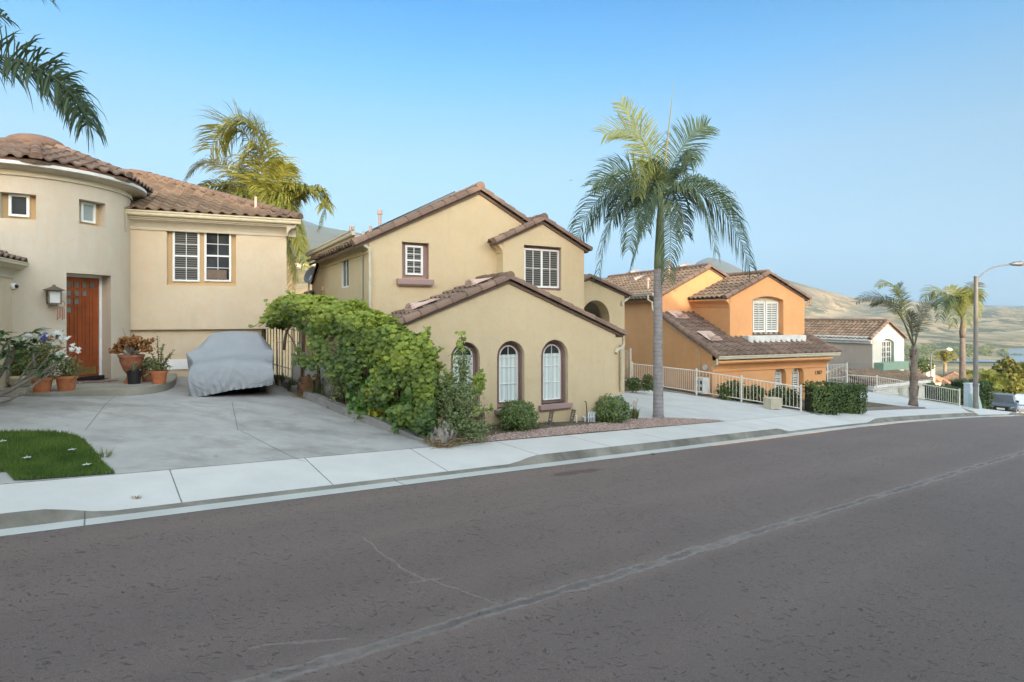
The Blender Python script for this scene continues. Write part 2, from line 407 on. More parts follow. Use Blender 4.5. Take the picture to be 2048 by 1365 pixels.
def asphalt():
    m, t, b = newmat('asphalt')
    uvn = nd(t, 'UVMap'); uv = uvn.outputs[0]
    sx = nd(t, 'SeparateXYZ'); t.links.new(uv, sx.inputs[0])
    def mth(op, a, c=None):
        k = t.nodes.new('ShaderNodeMath'); k.operation = op
        for i, q in enumerate((a, c)):
            if q is None: continue
            if hasattr(q, 'is_output'): t.links.new(q, k.inputs[i])
            else: k.inputs[i].default_value = q
        return k.outputs[0]
    base = mixc(t, ramp(t, noi(t, 0.35, 5, 0.6), 0.35, 0.7), (0.219, 0.157, 0.133), (0.290, 0.213, 0.179))
    base = mixc(t, ramp(t, noi(t, 30, 4, .7), .36, .64, .55, 0), base, (0.186, 0.157, 0.145))
    base = mixc(t, ramp(t, noi(t, 55, 3, .7), .52, .70, 0, .5), base, (0.409, 0.353, 0.325))
    # worn wheel bands run along the street
    band = ramp(t, noi(t, 1.0, 3, 0.5, mapping(t, uv, (0.06, 0.9, 1))), 0.45, 0.7)
    base = mixc(t, band, base, (0.317, 0.236, 0.198))
    # stone speckle
    sp = noi(t, 120, 3, 0.75)
    base = mixc(t, ramp(t, sp, 0.42, 0.62), (0.167, 0.123, 0.105), base)
    base = mixc(t, ramp(t, noi(t, 210, 2, 0.6), 0.62, 0.78), base, (0.528, 0.403, 0.341))
    # open-pored dark pits, elongated
    pit = None
    for scl, st, lo, hi in ((9, (0.5, 1.9, 1), .10, .19), (19, (0.6, 1.7, 1), .12, .24)):
        wp = t.nodes.new('ShaderNodeVectorMath'); wp.operation = 'MULTIPLY_ADD'; nz = nd(t, 'TexNoise'); nz.inputs['Scale'].default_value = 5; t.links.new(pos(t), nz.inputs['Vector'])
        t.links.new(nz.outputs['Color'], wp.inputs[0]); wp.inputs[1].default_value = (.25, .25, 0); t.links.new(pos(t), wp.inputs[2])
        vo = nd(t, 'TexVoronoi'); vo.inputs['Scale'].default_value = scl; t.links.new(mapping(t, wp.outputs[0], st, (0, 0, 0.5)), vo.inputs['Vector'])
        q = mth('MULTIPLY', ramp(t, vo.outputs['Distance'], lo, hi, 1, 0), ramp(t, noi(t, 0.9 if pit is None else 1.7, 5, 0.65), 0.36, 0.52))
        pit = q if pit is None else mth('MAXIMUM', pit, q)
    base = mixc(t, mth('MULTIPLY', pit, 0.52), base, (0.079, 0.058, 0.050))
    # bright worn flecks
    base = mixc(t, mth('MULTIPLY', ramp(t, noi(t, 34, 4, .75), .60, .72), ramp(t, noi(t, .8, 4, .6), .4, .65, .15, .7)), base, (0.432, 0.331, 0.281))
    # sealed seam down the middle, two tones, wandering edge
    wob = mth('MULTIPLY', mth('SUBTRACT', noi(t, 2.2, 6, 0.7), 0.5), 0.22)
    dist = mth('ABSOLUTE', mth('SUBTRACT', mth('ADD', sx.outputs[1], wob), 4.51))
    seam = ramp(t, dist, 0.075, 0.10, 1, 0)
    core = mth('MULTIPLY', ramp(t, dist, 0.025, 0.06, 1, 0), ramp(t, noi(t, 1.3, 4, .6), .38, .55))
    halo = ramp(t, dist, 0.09, 0.30, 1, 0)
    base = mixc(t, mth('MULTIPLY', halo, 0.35), base, (0.308, 0.232, 0.194))
    base = mixc(t, mth('MULTIPLY', seam, ramp(t, noi(t, 7.0, 6, .7), .35, .6, .15, .75)), base, (0.353, 0.304, 0.269))
    base = mixc(t, mth('MULTIPLY', core, .75), base, (0.143, 0.118, 0.107))
    # thin cracks: straight pieces given by two ends (along, across), wandering a little
    for (p0, q0), (p1, q1), wd in CRACKS:
        L = math.hypot(p1 - p0, q1 - q0); ex, ey = (p1 - p0) / L, (q1 - q0) / L
        al = mth('ADD', mth('MULTIPLY', mth('SUBTRACT', sx.outputs[0], p0), ex), mth('MULTIPLY', mth('SUBTRACT', sx.outputs[1], q0), ey))
        ac = mth('SUBTRACT', mth('MULTIPLY', mth('SUBTRACT', sx.outputs[1], q0), ex), mth('MULTIPLY', mth('SUBTRACT', sx.outputs[0], p0), ey))
        ac = mth('ADD', ac, mth('MULTIPLY', mth('SUBTRACT', noi(t, 2.6, 5, .65), .5), .16))
        k = mth('MULTIPLY', ramp(t, mth('ABSOLUTE', ac), wd, wd * 2.4, 1, 0), ramp(t, mth('ABSOLUTE', mth('SUBTRACT', al, L / 2)), L / 2, L / 2 + .05, 1, 0))
        base = mixc(t, mth('MULTIPLY', k, .33), base, (0.440, 0.347, 0.296))
    # an old reddish oil stain near the far kerb
    ex = mth('DIVIDE', mth('SUBTRACT', sx.outputs[0], 7.9), 0.75); ey = mth('DIVIDE', mth('SUBTRACT', sx.outputs[1], 8.5), 0.16)
    rr = mth('ADD', mth('ADD', mth('MULTIPLY', ex, ex), mth('MULTIPLY', ey, ey)), mth('MULTIPLY', mth('SUBTRACT', noi(t, 4, 5), .5), 2.4))
    base = mixc(t, ramp(t, rr, 0.3, 1.2, 0.8, 0), base, (0.131, 0.076, 0.062))
    t.links.new(base, b.inputs['Base Color'])
    b.inputs['Roughness'].default_value = 0.72; b.inputs['Specular IOR Level'].default_value = 0.35
    hh = mth('ADD', mth('MULTIPLY', sp, 1.0), mth('MULTIPLY', pit, -1.2))
    hh = mth('ADD', hh, mth('MULTIPLY', seam, mth('MULTIPLY', noi(t, 9, 4), 1.6)))
    bump(t, b, hh, 1.0, 0.02)
    return m
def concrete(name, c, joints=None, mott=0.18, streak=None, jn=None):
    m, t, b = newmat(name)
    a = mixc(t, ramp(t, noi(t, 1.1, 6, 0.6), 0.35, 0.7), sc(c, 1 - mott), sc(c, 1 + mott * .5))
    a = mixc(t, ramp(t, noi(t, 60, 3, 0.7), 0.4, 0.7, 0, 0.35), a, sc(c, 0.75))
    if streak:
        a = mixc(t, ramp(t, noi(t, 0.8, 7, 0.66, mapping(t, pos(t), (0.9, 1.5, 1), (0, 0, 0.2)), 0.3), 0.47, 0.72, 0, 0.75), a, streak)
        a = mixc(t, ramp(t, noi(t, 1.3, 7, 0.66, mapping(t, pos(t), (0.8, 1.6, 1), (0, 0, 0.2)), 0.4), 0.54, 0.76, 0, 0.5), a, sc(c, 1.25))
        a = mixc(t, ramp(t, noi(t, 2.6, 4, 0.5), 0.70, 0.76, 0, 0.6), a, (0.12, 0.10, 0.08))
    if joints:
        uv = nd(t, 'UVMap'); sx = nd(t, 'SeparateXYZ'); t.links.new(uv.outputs[0], sx.inputs[0])
        for ax, per, off in joints:
            k = t.nodes.new('ShaderNodeMath'); k.operation = 'ADD'; k.inputs[1].default_value = -off; t.links.new(sx.outputs[ax], k.inputs[0])
            k2 = t.nodes.new('ShaderNodeMath'); k2.operation = 'PINGPONG'; k2.inputs[1].default_value = per / 2; t.links.new(k.outputs[0], k2.inputs[0])
            k3 = t.nodes.new('ShaderNodeMath'); k3.operation = 'ADD'; t.links.new(k2.outputs[0], k3.inputs[0])
            k4 = t.nodes.new('ShaderNodeMath'); k4.operation = 'MULTIPLY'; k4.inputs[1].default_value = 0.012; t.links.new(noi(t, 9, 4), k4.inputs[0]); t.links.new(k4.outputs[0], k3.inputs[1])
            a = mixc(t, ramp(t, k3.outputs[0], 0.012, 0.019, .85, 0), a, (0.11, 0.095, 0.08))
    t.links.new(a, b.inputs['Base Color'])
    b.inputs['Roughness'].default_value = 0.85; b.inputs['Specular IOR Level'].default_value = 0.25
    bump(t, b, noi(t, 70, 4, 0.7), 0.22, 0.008)
    return m
M['asphalt'] = asphalt()
M['walk'] = concrete('pavement_concrete', (0.62, 0.59, 0.545), [(0, 2.24, 1.06)], 0.08)
M['gutter_c'] = concrete('gutter_concrete', (0.52, 0.51, 0.47), [(0, 4.48, -.08)], 0.12)
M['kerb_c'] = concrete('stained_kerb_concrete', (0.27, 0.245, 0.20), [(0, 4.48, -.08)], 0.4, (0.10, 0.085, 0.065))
M['drive_c'] = concrete('worn_driveway_concrete', (0.42, 0.40, 0.37), None, 0.16, (0.205, 0.185, 0.16))
M['drive2_c'] = concrete('pale_driveway_concrete', (0.56, 0.545, 0.51), None, 0.12)
M['kerbwall_c'] = concrete('rough_kerb_concrete', (0.30, 0.285, 0.26), None, 0.35, (0.15, 0.14, 0.13))
M['porch_c'] = concrete('porch_concrete', (0.34, 0.315, 0.255), None, 0.2, (0.24, 0.20, 0.13))

def kerbh(pd):
    k = 1.0
    for a, b in ((0.25, 6.95), (18.3, 24.0), (37.5, 42.5)):     # dropped kerbs at the driveways
        if pd < a: f = (a - pd) / 0.85
        elif pd > b: f = (pd - b) / 0.85
        else: f = 0
        f = min(max(f, 0), 1); k = min(k, f * f * (3 - 2 * f))
    return 0.02 + 0.13 * k
def roadz(pd, n): return prof(pd) - 0.012 * abs(n - 4.5) + 0.012 * 4.6
uvstrip('road', -0.15, NA, roadz, M['asphalt'], nn=8)
gz0 = lambda pd: prof(pd)
uvstrip('gutter', NA, NG, lambda pd, n: prof(pd) + (0.006 if n < NG - .1 else -0.012), M['gutter_c'], nn=1)
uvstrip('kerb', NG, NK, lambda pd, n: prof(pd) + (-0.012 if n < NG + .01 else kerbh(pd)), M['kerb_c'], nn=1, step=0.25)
def walkz(pd, n):
    f = (n - NK) / (NB - NK)
    return prof(pd) + kerbh(pd) * (1 - f) + 0.15 * f
uvstrip('pavement', NK, NB, walkz, M['walk'], nn=4, step=0.25)
# near side, behind the camera
uvstrip('kerb', -0.15, -0.3, lambda pd, n: prof(pd) + (0 if n > -.2 else .15), M['kerb_c'], nn=1)
uvstrip('pavement', -0.3, -1.9, lambda pd, n: prof(pd) + .15, M['walk'], nn=1)

# added slope, unseen behind the camera, shaped to shade the near ground and fronts
M['shade_slope'] = plain('dry_shade_slope', (0.30, 0.25, 0.15), 0.95, var=0.3, scale=1.2, bmp=0.5, bscale=4)
ZT = [(-60, 18.5), (-14, 15.4), (-8.6, 14.7), (-.5, 13.6), (5, 12.5), (12, 11.2), (15, 11.3), (28, 9.6), (36, 8.0), (50, 3.2), (115, -9)]
def shade_slope_z(pd, n):
    t = min(max((-4.0 - n) / 14.0, 0), 1); f = t * t * (3 - 2 * t)
    top = lerpk(ZT, pd) + .65 + 0.5 * math.sin(pd * .9) + .35 * math.sin(pd * 2.3 + 1)
    z = prof(pd) + .15 + (top - prof(pd) - .15) * f
    if n < -18: z -= (-18 - n) * .2
    return z
uvstrip('shade_slope', -1.9, -42, shade_slope_z, M['shade_slope'], nn=24, step=1.0)

# ------------------------------------------------------------------ lot ground behind the pavement
def soilmat():
    m, t, b = newmat('garden_soil')
    a = mixc(t, ramp(t, noi(t, 2.0, 6), .35, .7), (0.085, 0.062, 0.04), (0.17, 0.13, 0.085))
    a = mixc(t, ramp(t, noi(t, 5.0, 6, .7), .5, .68, 0, .7), a, (0.10, 0.11, 0.035))
    t.links.new(a, b.inputs['Base Color']); b.inputs['Roughness'].default_value = .95
    bump(t, b, noi(t, 22, 6, .7), .8, .05); return m
M['soilg'] = soilmat()
mb = MB()
NS = [NB + .0] + [NB + .4 * i for i in range(1, 40)] + [28, 30, 33, 37, 42, 50]
PDS = [-30 + .6 * i for i in range(0, 190)]
for pd in PDS:
    for n in NS:
        x, y = xy(pd, n); mb.v.append((x, y, H(x, y) - (.004 if n > NB + .2 else 0)))
kk = len(NS)
for i in range(len(PDS) - 1):
    for j in range(kk - 1):
        a = i * kk + j; mb.f.append((a, a + kk, a + kk + 1, a + 1)); mb.t.append(.5)
tag(mb.build('ground', M['soilg'], smooth=True), kind='structure')

def drape(name, poly, off, mat, kind='structure', cell=0.4, fn=None, label=None, thick=0.0):
    """a sheet over the ground: polygon of (x, y), cut on a grid and laid on H"""
    fn = fn or H
    bm = bmesh.new()
    f = bm.faces.new([bm.verts.new((p[0], p[1], 0)) for p in poly])
    xs = [p[0] for p in poly]; ys = [p[1] for p in poly]
    for ax, lo, hi in ((0, min(xs), max(xs)), (1, min(ys), max(ys))):
        q = lo + cell
        while q < hi:
            co = (q, 0, 0) if ax == 0 else (0, q, 0); no = (1, 0, 0) if ax == 0 else (0, 1, 0)
            bmesh.ops.bisect_plane(bm, geom=bm.verts[:] + bm.edges[:] + bm.faces[:], plane_co=co, plane_no=no)
            q += cell
    mb = MB(); mb.uv = []
    bm.verts.index_update()
    for v in bm.verts:
        mb.v.append((v.co.x, v.co.y, fn(v.co.x, v.co.y) + off)); mb.uv.append(pn(v.co.x, v.co.y))
    for fc in bm.faces:
        ids = [v.index for v in fc.verts]
        if fc.normal.z < 0: ids.reverse()
        mb.f.append(tuple(ids)); mb.t.append(.5)
    bm.free()
    o = mb.build(name, mat, smooth=True)
    tag(o, label, None, None, kind)
    return o
G = lambda px, py: tuple(gp(px, py))[:2]
def smoothpath(pts, k=6):
    out = []
    P = [Vector(p) for p in pts]
    for i in range(len(P) - 1):
        a = P[max(i - 1, 0)]; b = P[i]; c = P[i + 1]; d = P[min(i + 2, len(P) - 1)]
        for j in range(k):
            t = j / k
            out.append(0.5 * ((2 * b) + (c - a) * t + (2 * a - 5 * b + 4 * c - d) * t * t + (3 * b - a - 3 * c + d) * t ** 3))
    out.append(P[-1]); return out
# driveway of the turret house
kerbline = smoothpath([tuple(gz(547, 20.5))[:2], tuple(gz(553, 18.9))[:2]] + [G(*p) for p in ((567, 775), (600, 795), (660, 820), (740, 851), (800, 871), (868, 891))], 5)
dl = [tuple(p) for p in kerbline]
pdk = pn(*dl[-1])[0]
drive = [xy(-9.0, NB), xy(pdk, NB)] + list(reversed(dl)) + [xy(4.6, 24.5), xy(-9, 24.5)]
drape('driveway', drive, 0.006, M['drive_c'])
# its control joints: sawn grooves, darker strips 3 cm wide
def groove(p, q, wd=0.016, name='driveway_joint'):
    p, q = Vector(p), Vector(q); dd = (q - p).normalized(); nn = Vector((-dd.y, dd.x)) * wd / 2
    k = max(2, int((q - p).length / .5)); mb = MB()
    for i in range(k):
        a = p + (q - p) * i / k; b = p + (q - p) * (i + 1) / k
        mb.face([(a.x + nn.x, a.y + nn.y, H(a.x, a.y) + .011), (a.x - nn.x, a.y - nn.y, H(a.x, a.y) + .011), (b.x - nn.x, b.y - nn.y, H(b.x, b.y) + .011), (b.x + nn.x, b.y + nn.y, H(b.x, b.y) + .011)])
    return mb
M['joint'] = plain('sawn_joint', (0.15, 0.135, 0.115), .95)
jm = MB()
for a, b in (((236, 788), (170, 862)), ((464, 805), (476, 862)), ((480, 862), (612, 925)), ((180, 862), (866, 868))):
    g = groove(G(*a), G(*b), 0.010 if a[0] != 180 else .006); jm.add(g.v, g.f)
tag(jm.build('driveway_joints', M['joint']), kind='structure')
# lawn bed, gravel, second and third driveway
lawn = smoothpath([G(*p) for p in ((-260, 872), (0, 866), (100, 866), (152, 874), (178, 892), (205, 925), (231, 949))], 5)
lawn = [tuple(p) for p in lawn] + [G(60, 962.5), G(28, 963), G(12, 946), G(-30, 948), G(-260, 960)]
M['turf_base'] = plain('turf_base', (0.035, 0.06, 0.012), .95, var=.3, scale=40, bmp=.5)
drape('lawn', lawn, 0.02, M['turf_base'])
def gravelmat(name, a, b2, c2):
    m, t, b = newmat(name)
    v = nd(t, 'TexVoronoi'); v.inputs['Scale'].default_value = 27; t.links.new(pos(t), v.inputs['Vector'])
    sx = nd(t, 'SeparateColor'); t.links.new(v.outputs['Color'], sx.inputs[0])
    cc = mixc(t, sx.outputs[0], a, b2); cc = mixc(t, ramp(t, sx.outputs[1], .72, .8), cc, c2)
    cc = mixc(t, ramp(t, v.outputs['Distance'], .28, .55, 0, .75), cc, sc(a, .35))
    t.links.new(cc, b.inputs['Base Color']); b.inputs['Roughness'].default_value = .9
    bump(t, b, ramp(t, v.outputs['Distance'], 0, .6, 1, 0), 1.0, .03); return m
M['gravel'] = gravelmat('pink_gravel', (0.42, 0.27, 0.22), (0.60, 0.45, 0.38), (0.70, 0.63, 0.57))
M['gravel4'] = gravelmat('tan_gravel', (0.27, 0.20, 0.15), (0.42, 0.33, 0.26), (0.55, 0.48, 0.42))
def N0(px, py):          # clamp to the pavement's back edge
    x, y = G(px, py); pd, n = pn(x, y); return xy(pd, max(n, NB))
grav = [N0(900, 900), N0(960, 888), N0(1180, 866), N0(1390, 850), N0(1465, 846), N0(1420, 840), N0(1340, 837), N0(1265, 838), N0(1230, 845), N0(1100, 857), N0(1000, 869)]
GRAV = grav
drape('gravel_bed', grav, 0.012, M['gravel'], 'stuff', label='pink crushed gravel bed along the pavement')
d2 = [N0(1290, 852), N0(1475, 848), N0(1640, 831), N0(1610, 823), N0(1500, 806), N0(1400, 791), N0(1328, 779), N0(1290, 782), N0(1240, 784), N0(1205, 800), N0(1215, 830), N0(1262, 838), N0(1340, 836), N0(1440, 841), N0(1465, 846)]
a = pn(*N0(1475, 848))[0]; b_ = pn(*N0(1640, 831))[0]
d2 = [xy(a - .3, NB), xy(b_, NB)] + [N0(*p) for p in ((1610, 823), (1500, 806), (1400, 791), (1328, 779), (1290, 782), (1243, 783), (1200, 790), (1215, 830), (1262, 838), (1340, 836), (1440, 841))]
drape('driveway', d2, 0.005, M['drive2_c'])
d3 = [xy(34.5, NB), xy(46.5, NB), xy(46.5, NB + 3), xy(46.0, NB + 9), xy(38, NB + 9), xy(35.0, NB + 6), xy(33.0, NB + 2)]
drape('driveway', d3, 0.005, M['drive2_c'])
g4 = [N0(*p) for p in ((1680, 832), (1780, 826), (1880, 821), (1850, 815), (1800, 813), (1745, 815), (1700, 820), (1660, 829))]
drape('gravel_bed', g4, 0.012, M['gravel4'], 'stuff', label='narrow tan gravel strip round the foot of a palm')
# ------------------------------------------------------------------ house building helpers
def panel(mb, fn, outer, holes=(), depth=0.0):
    """a wall skin from an outline with holes; holes get reveals going inwards. fn(a, b, c): c is depth inwards"""
    loops = [[Vector((a, b, 0)) for a, b in outer]] + [[Vector((a, b, 0)) for a, b in hp] for hp, _ in holes]
    flat = [p for l in loops for p in l]
    tris = tessellate_polygon(loops)
    mb.add([fn(p.x, p.y, 0) for p in flat], [tuple(t) for t in tris])
    for hp, dp in holes:
        n = len(hp)
        pts = [fn(a, b, 0) for a, b in hp] + [fn(a, b, dp) for a, b in hp]
        mb.add(pts, [(i, (i + 1) % n, n + (i + 1) % n, n + i) for i in range(n)])
def rect(a0, a1, b0, b1): return [(a0, b0), (a1, b0), (a1, b1), (a0, b1)]
def archp(a0, a1, b0, b1, rise=None, k=14):
    """arched opening: springs at b1 - rise"""
    r = (a1 - a0) / 2 if rise is None else rise
    c = (a0 + a1) / 2; hw = (a1 - a0) / 2
    if rise is None or rise >= hw - 1e-6:
        arc = [(c + hw * math.cos(math.pi * i / k), b1 - r + r * math.sin(math.pi * i / k)) for i in range(k + 1)]
    else:
        rad = (hw * hw + r * r) / (2 * r); th = math.asin(hw / rad)
        arc = [(c + rad * math.sin(th - 2 * th * i / k), b1 - rad + rad * math.cos(th - 2 * th * i / k)) for i in range(k + 1)]
    return [(a0, b0), (a1, b0)] + arc
def solid_poly(mb, fn, poly, c0, c1):
    n = len(poly)
    pts = [fn(a, b, c0) for a, b in poly] + [fn(a, b, c1) for a, b in poly]
    mb.add(pts, [tuple(range(n)), tuple(reversed(range(n, 2 * n)))] + [((i + 1) % n, i, n + i, n + (i + 1) % n) for i in range(n)])
def ringpoly(mb, fn, o, i, c0, c1):
    """frame between two outlines with equal point count, from depth c0 to c1"""
    n = len(o)
    pts = [fn(a, b, c0) for a, b in o] + [fn(a, b, c0) for a, b in i] + [fn(a, b, c1) for a, b in o] + [fn(a, b, c1) for a, b in i]
    fs = []
    for k in range(n):
        q = (k + 1) % n
        fs += [(k, q, n + q, n + k), (n + k, n + q, 3 * n + q, 3 * n + k), (k, 2 * n + k, 2 * n + q, q), (2 * n + k, 3 * n + k, 3 * n + q, 2 * n + q)]
    mb.add(pts, fs)
def inset(poly_fn, a0, a1, b0, b1, t): return poly_fn(a0 + t, a1 - t, b0 + t, b1 - t)
def window(parent, fn, a0, a1, b0, b1, c, pane='glass_dark', cols=2, rows=2, rail=None, arch=None, fw=0.05, mat='white', surround=None, mw=0.018, split=False):
    """a window whose front plane lies at depth c inside the wall: frame with muntins (> pane)"""
    pf = (lambda x0, x1, y0, y1: rect(x0, x1, y0, y1)) if arch is None else (lambda x0, x1, y0, y1: archp(x0, x1, y0, y1, None if arch == 'round' else arch * (x1 - x0) / (a1 - a0)))
    mb = MB()
    o = pf(a0, a1, b0, b1); i = pf(a0 + fw, a1 - fw, b0 + fw, b1 - fw)
    ringpoly(mb, fn, o, i, c - 0.04, c + 0.03)
    A0, A1, B0, B1 = a0 + fw, a1 - fw, b0 + fw, b1 - fw
    vb = lambda x0, x1, y0, y1, d=0.022: mb.box(fn, x0, x1, y0, y1, c - d, c + 0.012)
    if split:
        xm = (a0 + a1) / 2; vb(xm - fw * .55, xm + fw * .55, B0, B1, 0.032)
    segs = [(A0, A1)] if not split else [(A0, (a0 + a1) / 2 - fw * .55), ((a0 + a1) / 2 + fw * .55, A1)]
    def topat(x):
        if arch is None: return B1
        hw = (A1 - A0) / 2; xc = (A0 + A1) / 2
        if arch == 'round': return B1 - hw + math.sqrt(max(0, hw * hw - (x - xc) ** 2))
        return B1
    for s0, s1 in segs:
        for k in range(1, cols):
            x = s0 + (s1 - s0) * k / cols; vb(x - mw / 2, x + mw / 2, B0, topat(x) - .005)
        for r in rows if hasattr(rows, '__len__') else [k / rows for k in range(1, rows)]:
            y = B0 + (B1 - B0) * r; vb(s0, s1, y - mw / 2, y + mw / 2, .018)
    for r in (rail or []):
        y = B0 + (B1 - B0) * r; vb(A0, A1, y - fw * .45, y + fw * .45, .034)
    w_ = mb.build('window', M[mat], parent)
    pb = MB(); pb.face([fn(a, b, c + 0.008) for a, b in pf(a0 + fw * .6, a1 - fw * .6, b0 + fw * .6, b1 - fw * .6)])
    pb.build('pane', M[pane], w_)
    return w_
COVE = [(0, 0), (.05, .0), (.05, .05), (.02, .05), (.03, .11), (.07, .19), (.14, .27), (.23, .33), (.34, .37), (.34, .42), (.40, .42), (.40, .50), (0, .50)]
def cornice(mb, A, B, out, prof_=COVE, k=1.0):
    """mould a profile along A-B; out: horizontal unit vector"""
    A, B, out = Vector(A), Vector(B), Vector(out)
    n = len(prof_)
    pts = [A + out * o * k + Vector((0, 0, z * k)) for o, z in prof_] + [B + out * o * k + Vector((0, 0, z * k)) for o, z in prof_]
    mb.add(pts, [tuple(range(n)), tuple(reversed(range(n, 2 * n)))] + [((i + 1) % n, i, n + i, n + (i + 1) % n) for i in range(n)])
GUT = [(0, 0), (.08, .0), (.10, .03), (.10, .08), (.125, .095), (.125, .13), (0.11, .13), (.11, .10), (0, .10)]

def roof(name, P0, ux, uv, poly, mat, parent, tw=0.34, ch=0.42, amp=0.062, thick=0.05, seg=8, seed=1):
    """S-tiles: P0 eave origin, ux along the eave, uv up the slope (unit vectors), poly convex outline in (a, b)"""
    P0, ux, uv = Vector(P0), Vector(ux).normalized(), Vector(uv).normalized()
    nn = ux.cross(uv).normalized()
    if nn.z < 0: nn = -nn
    a0 = min(p[0] for p in poly); a1 = max(p[0] for p in poly); b0 = min(p[1] for p in poly); b1 = max(p[1] for p in poly)
    rg = random.Random(seed)
    nt_ = max(1, int(math.ceil((a1 - a0) / tw))); nc = max(1, int(math.ceil((b1 - b0) / ch)))
    bm = bmesh.new()
    lay = bm.faces.layers.float.new('tint')
    for c in range(nc):
        jit = [rg.uniform(-.012, .012) for _ in range(nt_)]
        tints = [rg.random() for _ in range(nt_)]
        lo, hi = [], []
        for i in range(nt_ * seg + 1):
            a = a0 + i * tw / seg; ph = (i % seg) / seg
            # S profile: barrel on one half, pan on the other
            wv = amp * (math.sin(math.pi * ph / .58) if ph < .58 else -0.32 * math.sin(math.pi * (ph - .58) / .42))
            j = jit[min(i // seg, nt_ - 1)]
            lo.append(bm.verts.new(P0 + ux * a + uv * (b0 + c * ch - .03 + j) + nn * (wv + thick)))
            hi.append(bm.verts.new(P0 + ux * a + uv * (b0 + (c + 1) * ch + .01) + nn * (wv * .86 + 0.002)))
        lw = [bm.verts.new(v.co - nn * (thick + .004)) for v in lo]
        for i in range(nt_ * seg):
            for q in ((lo[i], lo[i + 1], hi[i + 1], hi[i]), (lw[i], lw[i + 1], lo[i + 1], lo[i])):
                f = bm.faces.new(q); f[lay] = tints[i // seg] * .9 + rg.random() * .1; f.smooth = True
    cen = Vector((sum(p[0] for p in poly) / len(poly), sum(p[1] for p in poly) / len(poly)))
    for k in range(len(poly)):
        p, q = Vector(poly[k]), Vector(poly[(k + 1) % len(poly)])
        e = q - p; no2 = Vector((e.y, -e.x))
        if no2.dot(cen - p) > 0: no2 = -no2
        if abs(no2.x) < 1e-6 and no2.y < 0: continue      # keep the eave's scallops
        no = ux * no2.x + uv * no2.y
        bmesh.ops.bisect_plane(bm, geom=bm.verts[:] + bm.edges[:] + bm.faces[:], plane_co=P0 + ux * p.x + uv * p.y, plane_no=no, clear_outer=True)
    mb = MB(); bm.verts.index_update()
    mb.v = [tuple(v.co) for v in bm.verts]
    for f in bm.faces: mb.f.append(tuple(v.index for v in f.verts)); mb.t.append(f[lay])
    bm.free()
    # underside so that the roof is not a sheet
    dn = nn * -0.06
    mb.tt = .2
    pts = [P0 + ux * a + uv * b + dn for a, b in poly]; pt2 = [p - nn * .08 for p in pts]
    n = len(poly)
    mb.add(pts + pt2, [tuple(range(n)), tuple(reversed(range(n, 2 * n)))] + [((i + 1) % n, i, n + i, n + (i + 1) % n) for i in range(n)])
    o = mb.build(name, M[mat], parent)
    me = o.data
    me.polygons.foreach_set('use_smooth', [True] * len(me.polygons))
    b2 = bmesh.new(); b2.from_mesh(me)
    for e in b2.edges:
        if len(e.link_faces) == 2 and e.calc_face_angle(0) > R(50): e.smooth = False
    b2.to_mesh(me); b2.free()
    return o
def barrels(mb, A, B, r=0.13, ln=0.40, up=Vector((0, 0, 1)), rg=random.Random(3), drop=0.0):
    """half-round cover tiles overlapping along A -> B (B is the upper end)"""
    A, B = Vector(A), Vector(B); L = (B - A).length; T = (B - A).normalized()
    n = max(1, round(L / ln)); S = T.cross(up).normalized(); U = S.cross(T).normalized()
    for i in range(n):
        p = A + T * (L * i / n - .03); q = A + T * (L * (i + 1) / n + .03)
        r0 = r * rg.uniform(1.02, 1.1); r1 = r * .84
        seg = 8; pts = []
        for (c, rr) in ((p, r0), (q, r1)):
            for k in range(seg + 1):
                a = math.pi * (k / seg) * 1.16 - .08 * math.pi
                pts.append(c + S * math.cos(a) * rr + U * (math.sin(a) * rr * .95 - drop))
        m = seg + 1
        fs = [(k, k + 1, m + k + 1, m + k) for k in range(seg)] + [tuple(range(m))[::-1]]
        mb.add(pts, fs, rg.random())
def pipe_vent(parent, P, h, r=.05, cap=True):
    mb = MB(); P = Vector(P)
    mb.lathe(P, [(r, -.2), (r, h)] + ([(r * 1.7, h), (r * 1.7, h + .12), (r * .5, h + .14)] if cap else []), 10)
    mb.build('vent_pipe', M['pinkvent'], parent)
def dormer_vent(parent, P, ux, uv, k=1.0, ang=0):
    """half-round louvred roof vent; ux across, uv up the slope; mouth looks down the slope"""
    P, ux, uv = Vector(P), Vector(ux).normalized(), Vector(uv).normalized()
    up = Vector((0, 0, 1)); fw = Vector((uv.x, uv.y, 0)).normalized()
    mb = MB(); n = 10; r = .26 * k; front = []; back = []
    for i in range(n + 1):
        a = math.pi * i / n
        front.append(P + ux * math.cos(a) * r + up * math.sin(a) * r * .85)
    tip = P + uv * .75 * k + up * .02
    mb.add(front + [tip], [(i, i + 1, n + 1) for i in range(n)])
    base = [P + ux * (r + .1), P - ux * (r + .1), P - ux * (r + .1) + uv * .85 * k, P + ux * (r + .1) + uv * .85 * k]
    nn = ux.cross(uv); nn = nn if nn.z > 0 else -nn
    base = [b + nn * .05 for b in base]; mb.face(base)
    for i in range(4):
        z0 = r * .85 * (.06 + i * .22); hw = r * math.sqrt(max(0.02, 1 - (z0 / (r * .85)) ** 2)) * .96
        mb.hexa([P + ux * s * hw + up * (z0 + dz) + fw * d for dz in (0, .035) for s, d in ((-1, -.03), (1, -.03), (1, .05), (-1, .05))])
    o = mb.build('roof_vent', M['pinkvent'], parent)
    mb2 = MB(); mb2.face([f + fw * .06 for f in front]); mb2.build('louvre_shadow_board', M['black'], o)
    return o
def downspout(parent, pts, r=.045, mat='gutter'):
    mb = MB(); mb.tube(pts, r, 6); return mb.build('downspout', M[mat], parent, smooth=True, auto=50)
